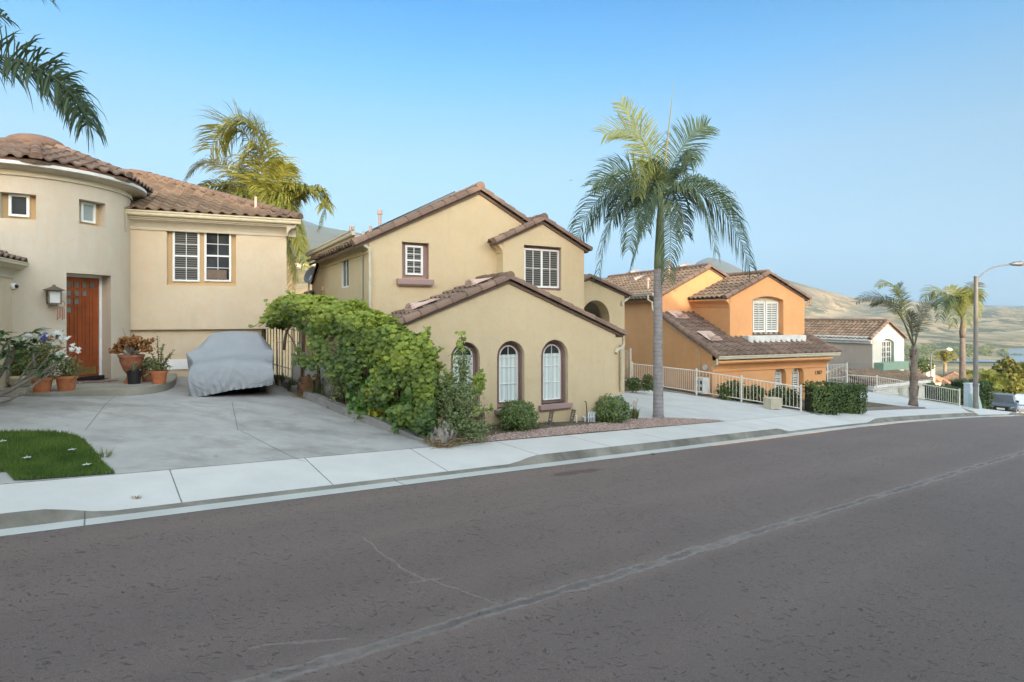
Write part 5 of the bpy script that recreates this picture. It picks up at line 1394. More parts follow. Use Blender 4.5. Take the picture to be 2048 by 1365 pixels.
def hillmat():
    m, t, b = newmat('dry_grass_hills')
    p = pos(t)
    a = mixc(t, ramp(t, noi(t, .004, 6, .6), .35, .7), (0.30, 0.235, 0.135), (0.42, 0.34, 0.21))
    bush = ramp(t, noi(t, .011, 9, .72, mapping(t, p, (1, .5, 1.8))), .46, .53)
    big = ramp(t, noi(t, .0022, 5, .6), .40, .58, .25, 1)
    k = t.nodes.new('ShaderNodeMath'); k.operation = 'MULTIPLY'; t.links.new(bush, k.inputs[0]); t.links.new(big, k.inputs[1])
    a = mixc(t, k.outputs[0], a, (0.09, 0.095, 0.05))
    a = mixc(t, ramp(t, noi(t, .0035, 6, .65, None, .5), .52, .64, 0, .8), a, (0.13, 0.13, 0.075))
    # chaparral covers the high mountain
    sz = nd(t, 'SeparateXYZ'); t.links.new(p, sz.inputs[0])
    ad = t.nodes.new('ShaderNodeMath'); ad.operation = 'MULTIPLY_ADD'; t.links.new(noi(t, .0012, 6, .65), ad.inputs[0]); ad.inputs[1].default_value = 420; t.links.new(sz.outputs[2], ad.inputs[2])
    a = mixc(t, ramp(t, ad.outputs[0], 330, 470, 0, .88), a, (0.115, 0.115, 0.075))
    t.links.new(a, b.inputs['Base Color']); b.inputs['Roughness'].default_value = 1; b.inputs['Specular IOR Level'].default_value = 0
    return m
M['hill'] = hillmat()
tag(mb.build('hills', M['hill'], smooth=True), kind='structure')
# lake
lk = [(1880, 724), (1905, 719), (1945, 717.5), (2000, 722), (2022, 718), (2004, 711), (1998, 704), (2010, 698.5), (2060, 696), (2160, 694), (2300, 694), (2300, 727), (2100, 726), (2030, 725.5), (1980, 724)]
lp = [at(x, y, (CAMH - ZV - 2.5) / ((y - HY) / FPX)) for x, y in lk]
mb = MB(); tr = tessellate_polygon([[Vector((p.x, p.y, 0)) for p in lp]]); mb.add([(p.x, p.y, ZV + 2.5) for p in lp], [tuple(t) for t in tr])
m, t, b = newmat('lake_water'); b.inputs['Base Color'].default_value = (.10, .15, .22, 1); b.inputs['Roughness'].default_value = .12
bump(t, b, noi(t, .25, 4, .6, mapping(t, pos(t), (1, .3, 1))), .35, .3)
tag(mb.build('lake', m), kind='structure')
# riparian wood in the valley: one far mass
def leafcloud(mb, C, rx, ry, rz, n, size, shape='leaf', rg=rnd, shell=.55, flat=0.0, lump=.25, up=.3, seed=0, hemi=False, asp=.5, tmul=1.0):
    """many small leaf faces through an ellipsoid with a lumpy outline; tint: 0 dark .. 1 light, random per clump"""
    C = Vector(C); so = Vector((seed * 7.3, seed * 3.1, seed * 1.7))
    for i in range(n):
        while True:
            d = Vector((rg.gauss(0, 1), rg.gauss(0, 1), rg.gauss(0, 1)))
            if d.length > 1e-3: break
        d.normalize()
        if hemi and d.z < -.15: d.z = abs(d.z) * .5; d.normalize()
        r = (shell + (1 - shell) * rg.random()) if rg.random() < .75 else rg.random()
        lm = 1 + lump * noise.fractal(d * 2.1 + so, 1.0, 2.0, 3) * 1.6
        p = C + Vector((d.x * rx, d.y * ry, d.z * rz)) * r * lm
        nrm = (d * .7 + Vector((rg.uniform(-1, 1), rg.uniform(-1, 1), rg.uniform(-1, 1))) + Vector((0, 0, up))).normalized()
        ta = nrm.orthogonal().normalized(); a = rg.uniform(0, 6.283); ta = ta * math.cos(a) + nrm.cross(ta) * math.sin(a); tb = nrm.cross(ta)
        s = size * rg.uniform(.65, 1.25)
        cl = noise.noise(p * (1.3 / max(rx, ry, rz) * 2.2) + so) * .55 + .5
        tint = min(1, max(0, (cl * .65 + rg.random() * .35) * tmul))
        leaf(mb, p, ta, tb, nrm, s, shape, tint, asp)
LEAF = {
    'leaf': [(-.5, 0, 0), (-.1, .5, .03), (.5, 0, -.02), (-.1, -.5, .03)],
    'oval': [(-.5, 0, 0), (-.2, .45, .05), (.25, .4, .04), (.5, 0, -.03), (.25, -.4, .04), (-.2, -.45, .05)],
    'grape': [(-.42, 0, .0), (-.5, .28, -.05), (-.15, .55, -.08), (.02, .34, .02), (.28, .46, -.06), (.32, .16, .03), (.6, 0, -.1), (.32, -.16, .03), (.28, -.46, -.06), (.02, -.34, .02), (-.15, -.55, -.08), (-.5, -.28, -.05)],
    'round': [(.5 * math.cos(i * math.pi / 4), .5 * math.sin(i * math.pi / 4), 0.04 * math.cos(i * math.pi)) for i in range(8)],
}
def leaf(mb, p, ta, tb, nrm, s, shape, tint, asp=.5):
    k = asp if shape in ('leaf', 'oval') else 1
    mb.face([p + ta * (x * s) + tb * (y * s * k * 1.3) + nrm * (z * s) for x, y, z in LEAF[shape]], tint)
M['farwood'] = leafmat('riparian_foliage', (0.07, 0.10, 0.03), (0.22, 0.26, 0.09), .2, .9)
mb = MB(); rg = random.Random(5)
for i in range(260):
    px = rg.uniform(1700, 2012); Y = rg.uniform(1300, 1820)
    yb = HY + (CAMH - ZV) / Y * FPX
    if px > 1990 and yb < 706: continue
    if yb > 713 and px > 1830 and rg.random() < .8: continue
    x = (px - CX) / FPX * Y; h = rg.uniform(7, 17)
    leafcloud(mb, (x, Y, ZV + h * .5), h * .9, h * .9, h * .6, 90, 4.2, 'leaf', rg, seed=i)
for i in range(16):
    px = rg.uniform(2026, 2042); Y = 1470; leafcloud(mb, ((px - CX) / FPX * Y, Y, ZV + 3), 6, 4, 2.5, 40, 2.5, 'leaf', rg, seed=i)
tag(mb.build('riverside_wood', M['farwood']), 'band of pale green willows along the lake shore in the valley', 'wood', kind='stuff')

# white houses on the ridge at the left, far away
rg = random.Random(11)
far_lab = ['white house far away on the ridge, left of two beside the palm skirt', 'long white house far away on the ridge, left of the satellite dish', 'small white house far away on the ridge, nearest the khaki eave', None]
for i, (px, py, wpx, hpx) in enumerate(((592, 532, 22, 8), (622, 535, 30, 11))):
    Y = 890; P = at(px, py, Y); k_ = Y / FPX
    t_ = thing('far_house', 'white house far away on the ridge, left one of two beside the khaki house' if i == 0 else 'longer white house far away on the ridge, right one of two beside the khaki house', 'house', tuple(P), 'white houses on the far ridge')
    mb = MB(); f_ = lambda a, b, c: P + Vector((a, c, b))
    mb.box(f_, -wpx / 2 * k_, wpx / 2 * k_, -3, hpx * .62 * k_, 0, 9); mb.build('wall', M['white_wall'], t_)
    mb = MB(); w_ = wpx / 2 * k_
    mb.hexa([f_(-w_ - .6, hpx * .62 * k_, -.6), f_(w_ + .6, hpx * .62 * k_, -.6), f_(w_ + .6, hpx * .62 * k_, 9.6), f_(-w_ - .6, hpx * .62 * k_, 9.6), f_(-w_ * .5, hpx * k_, 4), f_(w_ * .5, hpx * k_, 4), f_(w_ * .5, hpx * k_, 5), f_(-w_ * .5, hpx * k_, 5)])
    mb.build('roof', M['tile_warm'], t_)
    for j in range(3):
        mb = MB(); a = -w_ * .6 + j * w_ * .5; mb.box(f_, a, a + 1.6, 1.2, 2.8, -.12, -.02); mb.build('window', M['glass_dark'], t_)

# ================================================================== houses below the crest: roofs seen over the fence
def hip_house(P, wd, dp, eave, ridge, ang, label, mat='tile_warm', wallm='white_wall'):
    """a low hip-roofed house; P is the middle of its ground floor"""
    P = Vector(P); t_ = thing('hillside_house', label, 'house', tuple(P))
    c, s = math.cos(R(ang)), math.sin(R(ang))
    ux = Vector((c, s, 0)); uy = Vector((-s, c, 0))
    f_ = lambda a, b, z: P + ux * a + uy * b + Vector((0, 0, z))
    mb = MB(); mb.box(f_, -wd / 2 + .5, wd / 2 - .5, -dp / 2 + .5, dp / 2 - .5, -3, eave); mb.build('wall', M[wallm], t_)
    h = ridge - eave; run = dp / 2; pz = h / run; hl = math.hypot(1, pz)
    for sgn in (1, -1):
        roof('roof', f_(-sgn * wd / 2, -sgn * dp / 2, eave), ux * sgn, Vector((uy.x * sgn, uy.y * sgn, pz)), [(0, 0), (wd, 0), (wd - run, run * hl), (run, run * hl)], mat, t_, seed=3, seg=4, amp=.06)
        roof('roof', f_(sgn * wd / 2, -sgn * dp / 2, eave), uy * sgn, Vector((-ux.x * sgn, -ux.y * sgn, pz)), [(0, 0), (dp, 0), (dp / 2, run * hl)], mat, t_, seed=4, seg=4, amp=.06)
    mb = MB()
    for sa in (1, -1):
        for sb in (1, -1): barrels(mb, f_(sa * wd / 2, sb * dp / 2, eave + .05), f_(sa * (wd / 2 - run), 0, ridge + .05), .17, .45)
    barrels(mb, f_(-wd / 2 + run, 0, ridge + .06), f_(wd / 2 - run, 0, ridge + .06), .17, .45)
    mb.build('hip_tiles', M['tile_ridge'], t_, smooth=True)
    return t_, f_
def gpos(px, py, Y): return at(px, py, Y)
P = at(1884, 774, 205); hip_house(P, 11, 9, .0, 3.0, 48, 'tiled hip roof nearest behind the white railing, left of the thick palm trunk', 'tile')
P = at(1908, 764, 250); hip_house(P, 18, 14, .0, 4.2, 52, 'wider pale tiled roof further down the slope, behind the thick palm trunk')
P = at(1846, 762, 190); h_, f_ = hip_house(P, 13, 10, .4, 3.8, 50, 'tiled roof with a white chimney beside the far street lamp')
cp = at(1858.5, 752, 183); mb = MB(); mb.box(lambda a, b, c: cp + Vector((a, b, c)), -1.4, 1.4, -.6, .8, -2, 3.1); mb.box(lambda a, b, c: cp + Vector((a, b, c)), -1.55, 1.55, -.75, .95, 3.1, 3.5); mb.build('chimney', M['white_wall'], h_)
P = at(1940, 766, 215); hip_house(P, 9, 9, .0, 3.6, 20, 'small steep tiled roof between the thick palm trunk and the near lamp post', 'tile_warm')
P = at(2012, 822, 120); h_, f_ = hip_house(P, 11, 9, .9, 2.6, 60, 'low pinkish house with a garage wall, down the hill behind the black car')
# ================================================================== palms
M['frond'] = leafmat('palm_leaflets', (0.050, 0.085, 0.042), (0.11, 0.155, 0.075), .25, .42)
M['frond_yellow'] = leafmat('sunlit_yellow_palm_leaflets', (0.13, 0.165, 0.035), (0.29, 0.30, 0.055), .35, .45)  # yellower copy of the leaflets, low sunlight put into the colour
M['frond_olive'] = leafmat('olive_palm_leaflets', (0.09, 0.115, 0.03), (0.23, 0.25, 0.06), .3, .45)
M['frond_mix'] = leafmat('sunny_palm_leaflets', (0.11, 0.13, 0.03), (0.33, 0.33, 0.06), .35, .45)  # warm sunlight put into the leaflet colour
M['frond_dry'] = leafmat('dry_palm_leaflets', (0.24, 0.17, 0.08), (0.44, 0.34, 0.18), .25, .7)
M['frond_grey'] = leafmat('grey_green_palm_leaflets', (0.075, 0.085, 0.055), (0.15, 0.16, 0.095), .25, .5)
M['palmtrunk'] = plain('ringed_palm_trunk', (0.26, 0.225, 0.21), .9, var=.18, scale=5, bmp=.4)
def ringtrunk(name, c1, c2, per):
    m, t, b = newmat(name)
    sx = nd(t, 'SeparateXYZ'); t.links.new(pos(t), sx.inputs[0])
    k = t.nodes.new('ShaderNodeMath'); k.operation = 'MULTIPLY'; k.inputs[1].default_value = 1 / per
    k0 = t.nodes.new('ShaderNodeMath'); k0.operation = 'MULTIPLY_ADD'; t.links.new(noi(t, 2.5, 4), k0.inputs[0]); k0.inputs[1].default_value = .10; t.links.new(sx.outputs[2], k0.inputs[2])
    t.links.new(k0.outputs[0], k.inputs[0])
    fr = t.nodes.new('ShaderNodeMath'); fr.operation = 'FRACT'; t.links.new(k.outputs[0], fr.inputs[0])
    a = mixc(t, ramp(t, noi(t, 4, 6, .65), .35, .7), c1, c2)
    a = mixc(t, ramp(t, fr.outputs[0], .0, .14, .55, 0), a, sc(c1, .45))
    a = mixc(t, ramp(t, noi(t, 1.2, 4, .6, mapping(t, pos(t), (6, 6, .8))), .55, .7, 0, .4), a, sc(c1, .6))
    t.links.new(a, b.inputs['Base Color']); b.inputs['Roughness'].default_value = .9
    bump(t, b, ramp(t, fr.outputs[0], 0, .2), .5, .02); return m
M['kingtrunk'] = ringtrunk('grey_ringed_trunk', (0.25, 0.225, 0.225), (0.36, 0.335, 0.325), .13)
M['browntrunk'] = ringtrunk('brown_ringed_trunk', (0.17, 0.13, 0.10), (0.27, 0.215, 0.17), .17)
M['crownshaft'] = plain('green_crownshaft', (0.17, 0.22, 0.10), .5, var=.25, scale=3)
M['spear'] = plain('closed_spear_leaf', (0.20, 0.20, 0.08), .6)
def qbez(a, b, c, t): return a * (1 - t) ** 2 + b * 2 * t * (1 - t) + c * t * t
def frond(parent, A, B, C, ll, nl=46, mat='frond', start=.16, roll=0.0, hang=.55, w=.030, rg=rnd, vee=.35, name='frond', rr=.022, fold=0.0, tip=.35, wild=.18):
    """feather leaf along a quadratic curve A-B-C; ll leaflet length; hang 0 stiff .. 1 limp"""
    A, B, C = Vector(A), Vector(B), Vector(C)
    mb = MB(); N = 14
    P = [qbez(A, B, C, i / N) for i in range(N + 1)]
    mb.tt = .8; mb.tube(P, [rr * (1 - .85 * i / N) for i in range(N + 1)], 5)
    G_ = Vector((0, 0, -1))
    for i in range(nl):
        t = start + (1 - start) * (i + rg.uniform(-.25, .25)) / nl
        t = min(max(t, .02), .995)
        p = qbez(A, B, C, t); T = ((B - A) * (1 - t) + (C - B) * t).normalized()
        U = UP - T * UP.dot(T)
        U = U.normalized() if U.length > .15 else (Vector((0, -1, 0)) - T * Vector((0, -1, 0)).dot(T)).normalized()
        S = T.cross(U).normalized()
        cr, sr = math.cos(roll), math.sin(roll); S, U = S * cr + U * sr, U * cr - S * sr
        env = min(1, (t - start) / .12 + .45) * (1 - max(0, (t - .62) / .38) * (1 - tip))
        for sd in (-1, 1):
            if rg.random() < .04: continue
            L = ll * env * rg.uniform(.82, 1.1); fw = .45 + .55 * t + rg.uniform(-.12, .12)
            d = (S * sd * (1 - fold) + T * fw + U * (vee + rg.uniform(-wild, wild)) + T * rg.uniform(-wild, wild)).normalized()
            q0 = p; q1 = p + d * L * .38
            d2 = (d + G_ * hang * 1.0 + Vector((rg.uniform(-.1, .1),) * 3)).normalized(); q2 = q1 + d2 * L * .34
            d3 = (d2 + G_ * hang * 1.2).normalized(); q3 = q2 + d3 * L * .3
            wv = d.cross(U * sd); wv = wv.normalized() if wv.length > .1 else T
            wv = (wv + Vector((rg.uniform(-.4, .4), rg.uniform(-.4, .4), rg.uniform(-.4, .4)))).normalized()
            tn = min(1, max(0, rg.gauss(.5, .28)))
            mb.add([q0 + wv * w * .35, q0 - wv * w * .35, q1 + wv * w * .5, q1 - wv * w * .5, q2 + wv * w * .42, q2 - wv * w * .42, q3], [(0, 1, 3, 2), (2, 3, 5, 4), (4, 5, 6)], tn)
    return mb.build(name, M[mat], parent)
def trunk(parent, pts, rad, mat, seg=14, name='trunk'):
    mb = MB(); mb.tube(pts, rad, seg); return mb.build(name, M[mat], parent, smooth=True)

# ---- the king palm in the gravel
B0 = gp(1318, 836); YK = B0.y; kk_ = YK / FPX
K = lambda px, py, dy=0: at(px, py, YK + dy)
pk = thing('king_palm', 'tall king palm with a smooth grey trunk and drooping crown in the pink gravel', 'palm tree', tuple(B0))
rg = random.Random(21)
trunk(pk, [K(1316.5, 842), K(1316.5, 828), K(1316.5, 790), K(1316, 700), K(1316, 640), K(1316, 560), K(1317, 536)], [.215, .175, .165, .15, .145, .14, .14], 'kingtrunk', 16)
trunk(pk, [K(1317, 538), K(1318, 528), K(1319, 500), K(1320, 450), K(1321, 415), K(1322, 385)], [.15, .165, .16, .125, .095, .06], 'crownshaft', 14, 'crownshaft')
mb = MB(); mb.tube([K(1322, 400), K(1333, 300), K(1341, 225), K(1348, 158)], [.045, .03, .018, .003], 6); mb.build('spear_leaf', M['spear'], pk, smooth=True)
C0_ = (1321, 398)
FR = [  # tip, control, depth of tip, leaflet length, hang, roll, material
    ((1146, 495), (1205, 318), .4, 1.00, .55, .9, 'frond'), ((1197, 548), (1228, 335), -1.1, 1.05, .75, .5, 'frond'),
    ((1172, 470), (1240, 300), .9, .95, .45, .6, 'frond'), ((1258, 500), (1280, 370), -1.2, .85, .8, .2, 'frond'),
    ((1185, 372), (1262, 300), .7, .95, .25, 1.1, 'frond'), ((1206, 268), (1300, 225), .1, .95, .12, 1.15, 'frond_yellow'),
    ((1240, 205), (1290, 260), .5, .75, .1, 1.0, 'frond_yellow'),
    ((1276, 395), (1288, 255), -.9, .7, .9, .2, 'frond_olive'),
    ((1416, 252), (1362, 262), .3, .85, .15, 1.0, 'frond'), ((1380, 335), (1390, 250), -.7, .75, .7, .5, 'frond'),
    ((1482, 468), (1452, 320), .3, 1.00, .6, .9, 'frond'), ((1500, 535), (1436, 330), -.9, 1.15, .6, .6, 'frond'),
    ((1432, 505), (1398, 330), -1.2, 1.05, .8, .3, 'frond'), ((1462, 440), (1410, 300), 1.1, .95, .5, .7, 'frond'),
    ((1336, 560), (1352, 375), -1.1, .75, .9, .1, 'frond'), ((1262, 538), (1300, 385), .6, .8, .85, .3, 'frond'),
    ((1370, 470), (1350, 350), 1.2, .85, .6, .4, 'frond'), ((1300, 330), (1318, 350), -.3, .5, .2, .3, 'frond'), ((1352, 340), (1335, 350), .3, .5, .2, .3, 'frond'),
    ((1225, 440), (1265, 345), 1.2, .9, .6, .5, 'frond'), ((1290, 460), (1290, 330), -1.0, .8, .85, .3, 'frond'),
]
for tip_, ctl, dy, ll, hg, rl, mt in FR:
    frond(pk, K(*C0_), K(*ctl, dy * .5), K(*tip_, dy), ll * 1.1, 70 if mt == 'frond' else 52, mt, .12, rl * rg.choice((-1, 1)), min(1, hg * 1.25), .031, rg, vee=.15, rr=.026, tip=.5)
frond(pk, K(1322, 535, -.1), K(1345, 505, -.2), K(1350, 585, -.25), .35, 46, 'frond_dry', .1, .3, .9, .010, rg, name='flower_stalk', rr=.014)
frond(pk, K(1322, 535, -.1), K(1338, 515, -.3), K(1338, 590, -.35), .30, 40, 'frond_dry', .1, .3, .9, .010, rg, name='flower_stalk', rr=.014)

# ---- queen palm behind the turret house
YQ = 33.0; Q = lambda px, py, dy=0: at(px, py, YQ + dy)
pq = thing('queen_palm', 'sunlit yellow green palm behind the tiled roof of the turret house', 'palm tree', tuple(Vector((Q(522, 600).x, YQ, -2))))
trunk(pq, [Vector((Q(524, 600).x, YQ, -2)), Q(524, 600), Q(525, 500), Q(526, 455)], [.24, .22, .2, .17], 'browntrunk')
rg = random.Random(31); c_ = (525, 440)
for tip_, ctl, dy, ll, hg, rl, mt in [
    ((420, 300), (510, 170), .0, 2.2, .35, .5, 'frond_mix'), ((440, 265), (545, 190), -1.2, 2.0, .5, .2, 'frond_mix'),
    ((375, 355), (440, 265), .6, 1.35, .5, .6, 'frond_grey'), ((385, 385), (470, 340), -.8, 1.0, .6, .4, 'frond_mix'),
    ((500, 250), (565, 280), .8, 1.9, .4, .6, 'frond_mix'), ((572, 330), (560, 360), -.9, 1.3, .6, .5, 'frond_mix'),
    ((655, 415), (595, 325), -.5, 1.1, .8, .2, 'frond_mix'), ((640, 460), (690, 310), .3, 1.0, .8, .3, 'frond_mix'),
    ((560, 470), (590, 360), -1.6, 1.2, .8, .3, 'frond_yellow'), ((505, 460), (545, 350), -1.8, 1.1, .8, .3, 'frond_yellow'), ((450, 420), (480, 350), -1.2, 1.1, .7, .3, 'frond_olive'),
    ((470, 380), (510, 300), 1.4, 1.3, .5, .4, 'frond_grey'), ((600, 400), (570, 340), 1.2, 1.2, .6, .4, 'frond_grey'),
    ((600, 500), (585, 330), -1.2, 1.3, .8, .3, 'frond_mix'), ((480, 330), (540, 230), -.8, 1.5, .6, .3, 'frond_mix'), ((535, 470), (560, 330), -2.0, 1.3, .85, .2, 'frond_mix'), ((575, 430), (600, 300), .9, 1.3, .6, .4, 'frond_mix'), ((430, 430), (470, 330), .5, 1.2, .6, .3, 'frond_olive'), ((612, 535), (590, 410), -1.0, 1.1, .85, .3, 'frond_mix'), ((590, 560), (570, 430), -.6, 1.0, .9, .3, 'frond_yellow'), ((583, 580), (592, 440), .2, .9, .95, .3, 'frond_dry'), ((520, 400), (530, 330), -1, 1.1, .6, .4, 'frond_mix')]:
    frond(pq, Q(*c_), Q(*ctl, dy * .5), Q(*tip_, dy), ll * 1.1, 110, mt, .06, rl * rg.choice((-1, 1)), hg, .055, rg, vee=.2, rr=.05, tip=.5, wild=.35)

# ---- feathery palm in the gravel strip before the white house
B1 = gp(1825, 812); YA = B1.y; A_ = lambda px, py, dy=0: at(px, py, YA + dy)
pa = thing('young_queen_palm', 'slender palm with sparse feathery fronds and a brown trunk before the white house', 'palm tree', tuple(B1))
trunk(pa, [A_(1826, 815), A_(1827, 800), A_(1827, 770), A_(1828, 735), A_(1829, 700), A_(1829, 690)], [.26, .20, .185, .16, .12, .09], 'browntrunk')
mb = MB(); rg = random.Random(8)
for i in range(26):     # old leaf bases clasping the trunk
    t = rg.random(); y = 812 - t * 105; a = rg.uniform(0, 6.28); p = A_(1827, y) + Vector((math.cos(a), math.sin(a), 0)) * (.21 - .08 * t)
    q = p + Vector((math.cos(a) * .06, math.sin(a) * .06, .42)); wv = Vector((-math.sin(a), math.cos(a), 0)) * .08
    mb.add([p - wv, p + wv, q + wv * .5, q - wv * .5, p - wv + Vector((math.cos(a), math.sin(a), 0)) * -.05, q], [(0, 1, 2, 3), (0, 3, 4)], rg.random())
mb.build('leaf_bases', M['browntrunk'], pa)
c_ = (1829, 698)
for tip_, ctl, dy, ll, hg, rl, mt in [((1712, 604), (1785, 560), .2, 1.25, .45, .7, 'frond_grey'), ((1755, 574), (1800, 535), -.6, 1.2, .6, .4, 'frond_mix'), ((1800, 566), (1788, 610), .8, 1.15, .4, .7, 'frond_olive'),
    ((1870, 596), (1838, 640), .2, 1.55, .1, .9, 'frond_grey'), ((1822, 624), (1822, 660), -.8, 1.2, .1, .9, 'frond_grey'), ((1742, 612), (1790, 575), .9, 1.15, .5, .6, 'frond_grey'), ((1852, 606), (1832, 650), 1.1, 1.3, .1, .9, 'frond_grey')]:
    frond(pa, A_(*c_), A_(*ctl, dy * .5), A_(*tip_, dy), ll * .66, 54, mt, .34, rl * rg.choice((-1, 1)), hg * .6, .030, rg, vee=.15, rr=.035)
# ---- taller palm behind the lamp post
YB = 49.0; B_ = lambda px, py, dy=0: at(px, py, YB + dy)
pb2 = thing('tall_queen_palm', 'palm with a thick straight trunk and yellow green crown, left of the near lamp post', 'palm tree', tuple(B_(1925, 800)))
trunk(pb2, [B_(1925, 800), B_(1925, 775), B_(1925, 720), B_(1925, 672)], [.27, .26, .22, .19], 'browntrunk')
trunk(pb2, [B_(1925, 676), B_(1925, 664), B_(1925, 650), B_(1926, 630)], [.20, .24, .16, .10], 'browntrunk', 12, 'leaf_base')
c_ = (1926, 640)
for tip_, ctl, dy, ll, hg, rl, mt in [((1848, 600), (1880, 548), .2, 1.5, .5, .5, 'frond_olive'), ((1880, 640), (1895, 545), -1.0, 1.6, .7, .3, 'frond'), ((1905, 655), (1910, 545), -1.2, 1.5, .8, .3, 'frond_olive'), ((1935, 655), (1935, 540), -1.3, 1.5, .8, .3, 'frond_yellow'),
    ((1955, 645), (1955, 540), -.8, 1.4, .8, .3, 'frond_yellow'), ((1962, 605), (1945, 545), .4, 1.3, .6, .4, 'frond_yellow'), ((1900, 575), (1915, 590), .9, 1.5, .5, .5, 'frond_olive'), ((1958, 565), (1945, 570), .8, 1.0, .3, .5, 'frond_grey'), ((1925, 580), (1925, 600), 1.0, 1.4, .5, .5, 'frond_mix'), ((1868, 615), (1890, 580), 1.2, 1.3, .5, .4, 'frond')]:
    frond(pb2, B_(*c_), B_(*ctl, dy * .5), B_(*tip_, dy), ll, 46, mt, .2, rl * rg.choice((-1, 1)), hg, .055, rg, vee=.15, rr=.05)
# ---- small palms further down
YC = 255.0; C_ = lambda px, py, dy=0: at(px, py, YC + dy)
pc_ = thing('distant_palm', 'small distant fan of palm fronds above the roofs, right of the far street lamp', 'palm tree', tuple(C_(1890, 760)))
trunk(pc_, [C_(1890, 775), C_(1890, 728)], [.8, .6], 'browntrunk', 8)
for tip_, ctl, mt in [((1868, 716), (1878, 712), 'frond_olive'), ((1875, 708), (1884, 702), 'frond_mix'), ((1890, 703), (1888, 712), 'frond_olive'), ((1902, 708), (1896, 702), 'frond_mix'), ((1912, 718), (1904, 714), 'frond_olive'), ((1882, 706), (1886, 712), 'frond_olive'), ((1898, 705), (1894, 712), 'frond_olive')]:
    frond(pc_, C_(1890, 730), C_(*ctl), C_(*tip_, rg.uniform(-1, 1)), 3.4, 26, mt, .15, .6, .3, .28, rg, rr=.18)
YD = 58.0; D_ = lambda px, py, dy=0: at(px, py, YD + dy)
pd_ = thing('yellow_palm', 'bushy bright yellow palm leaning over the dark hedge, right of the near lamp post', 'palm tree', tuple(D_(1990, 800)))
trunk(pd_, [D_(1988, 805), D_(1985, 780), D_(1983, 765)], [.2, .16, .12], 'palestem', 8)
for tip_, ctl, mt in [((1960, 745), (1972, 735), 'frond_yellow'), ((1962, 760), (1970, 748), 'frond_yellow'), ((1975, 742), (1980, 750), 'frond_yellow'), ((1988, 752), (1986, 748), 'frond_yellow'), ((2004, 778), (2000, 745), 'frond_yellow'), ((1996, 780), (1995, 752), 'frond_yellow'), ((1980, 775), (1978, 755), 'frond_yellow'), ((1966, 740), (1976, 750), 'frond_mix')]:
    frond(pd_, D_(1984, 766), D_(*ctl), D_(*tip_, rg.uniform(-1, 1)), .95, 30, mt, .1, .5, .6, .07, rg, rr=.04)
YE = 66.; E_ = lambda px, py, dy=0: at(px, py, YE + dy)
pe_ = thing('low_palm', 'low yellow green palm between the thick palm trunk and the near lamp post', 'palm tree', tuple(E_(1948, 775)))
trunk(pe_, [E_(1947, 780), E_(1947, 752)], [.2, .15], 'palestem', 8)
for tip_, ctl, mt in [((1928, 752), (1938, 742), 'frond_mix'), ((1934, 746), (1942, 743), 'frond_yellow'), ((1946, 742), (1946, 746), 'frond_mix'), ((1960, 750), (1952, 743), 'frond_mix')]:
    frond(pe_, E_(1947, 754), E_(*ctl), E_(*tip_, rg.uniform(-1, 1)), .9, 24, mt, .1, .5, .5, .08, rg, rr=.04)
# ---- foreground palm outside the left edge: its fronds hang into the picture
YF = 7.6; F_ = lambda px, py, dy=0: at(px, py, YF + dy)
ft = F_(-420, 150); fb = Vector((ft.x - .1, ft.y + .3, H(ft.x, ft.y)))
pf_ = thing('foreground_palm', 'dark palm frond hanging into the sky at the upper left corner', 'palm tree', tuple(fb))
trunk(pf_, [fb, (fb + ft) / 2, ft], [.16, .13, .11], 'kingtrunk')
rg = random.Random(77)
frond(pf_, ft, F_(110, 20, -.1), F_(180, 256, -.2), .62, 96, 'frond', .42, .9, .38, .024, rg, vee=.15, rr=.022, tip=.6, wild=.4)
frond(pf_, ft, F_(108, 26, .1), F_(176, 250, -.1), .68, 92, 'frond', .42, -.2, .9, .026, rg, vee=0., rr=.006, tip=.6, name='frond_underside', wild=.35)
frond(pf_, ft, F_(-120, -150, .4), F_(112, 8, .3), .45, 50, 'frond', .4, .4, .8, .026, rg, rr=.02)
frond(pf_, ft, F_(-160, -60, -.4), F_(20, 40, -.5), .45, 44, 'frond', .4, .5, .5, .026, rg, rr=.02)
frond(pf_, ft, F_(-620, 50, .2), F_(-760, 260, .3), .6, 40, 'frond', .3, .5, .5, .03, rg)
frond(pf_, ft, F_(-450, 60, 1.2), F_(-500, 240, 2.2), .6, 40, 'frond', .3, .5, .5, .03, rg)
# ================================================================== low kerb wall beside the driveway
def kerb_profile():
    mb = MB(); n = len(kerbline); L = []
    for i, p in enumerate(kerbline):
        a = kerbline[max(i - 1, 0)]; b = kerbline[min(i + 1, n - 1)]
        t = (b - a).normalized(); nn = Vector((-t.y, t.x))
        if nn.x < 0: nn = -nn
        k = i / (n - 1); h = .20 * min(1, (1 - k) / .30 + .10); wd = .20
        z = H(p.x, p.y)
        L.append([(p.x, p.y, z - .1), (p.x + nn.x * .015, p.y + nn.y * .015, z + h - .015), (p.x + nn.x * .03, p.y + nn.y * .03, z + h), (p.x + nn.x * wd, p.y + nn.y * wd, z + h + .005), (p.x + nn.x * (wd + .01), p.y + nn.y * (wd + .01), z - .3)])
    for l in L: mb.v += l
    for i in range(n - 1):
        for j in range(4): mb.f.append((i * 5 + j, (i + 1) * 5 + j, (i + 1) * 5 + j + 1, i * 5 + j + 1)); mb.t.append(.5)
    mb.f.append(tuple(range(5))); mb.t.append(.5); mb.f.append(tuple(reversed(range((n - 1) * 5, n * 5)))); mb.t.append(.5)
    return mb
p0 = kerbline[0]
tag(kerb_profile().build('kerb_wall', M['kerbwall_c'], None, smooth=True, auto=30, loc=(p0.x, p0.y, H(p0.x, p0.y))), 'low curved concrete kerb wall edging the driveway below the grapevine', 'wall')

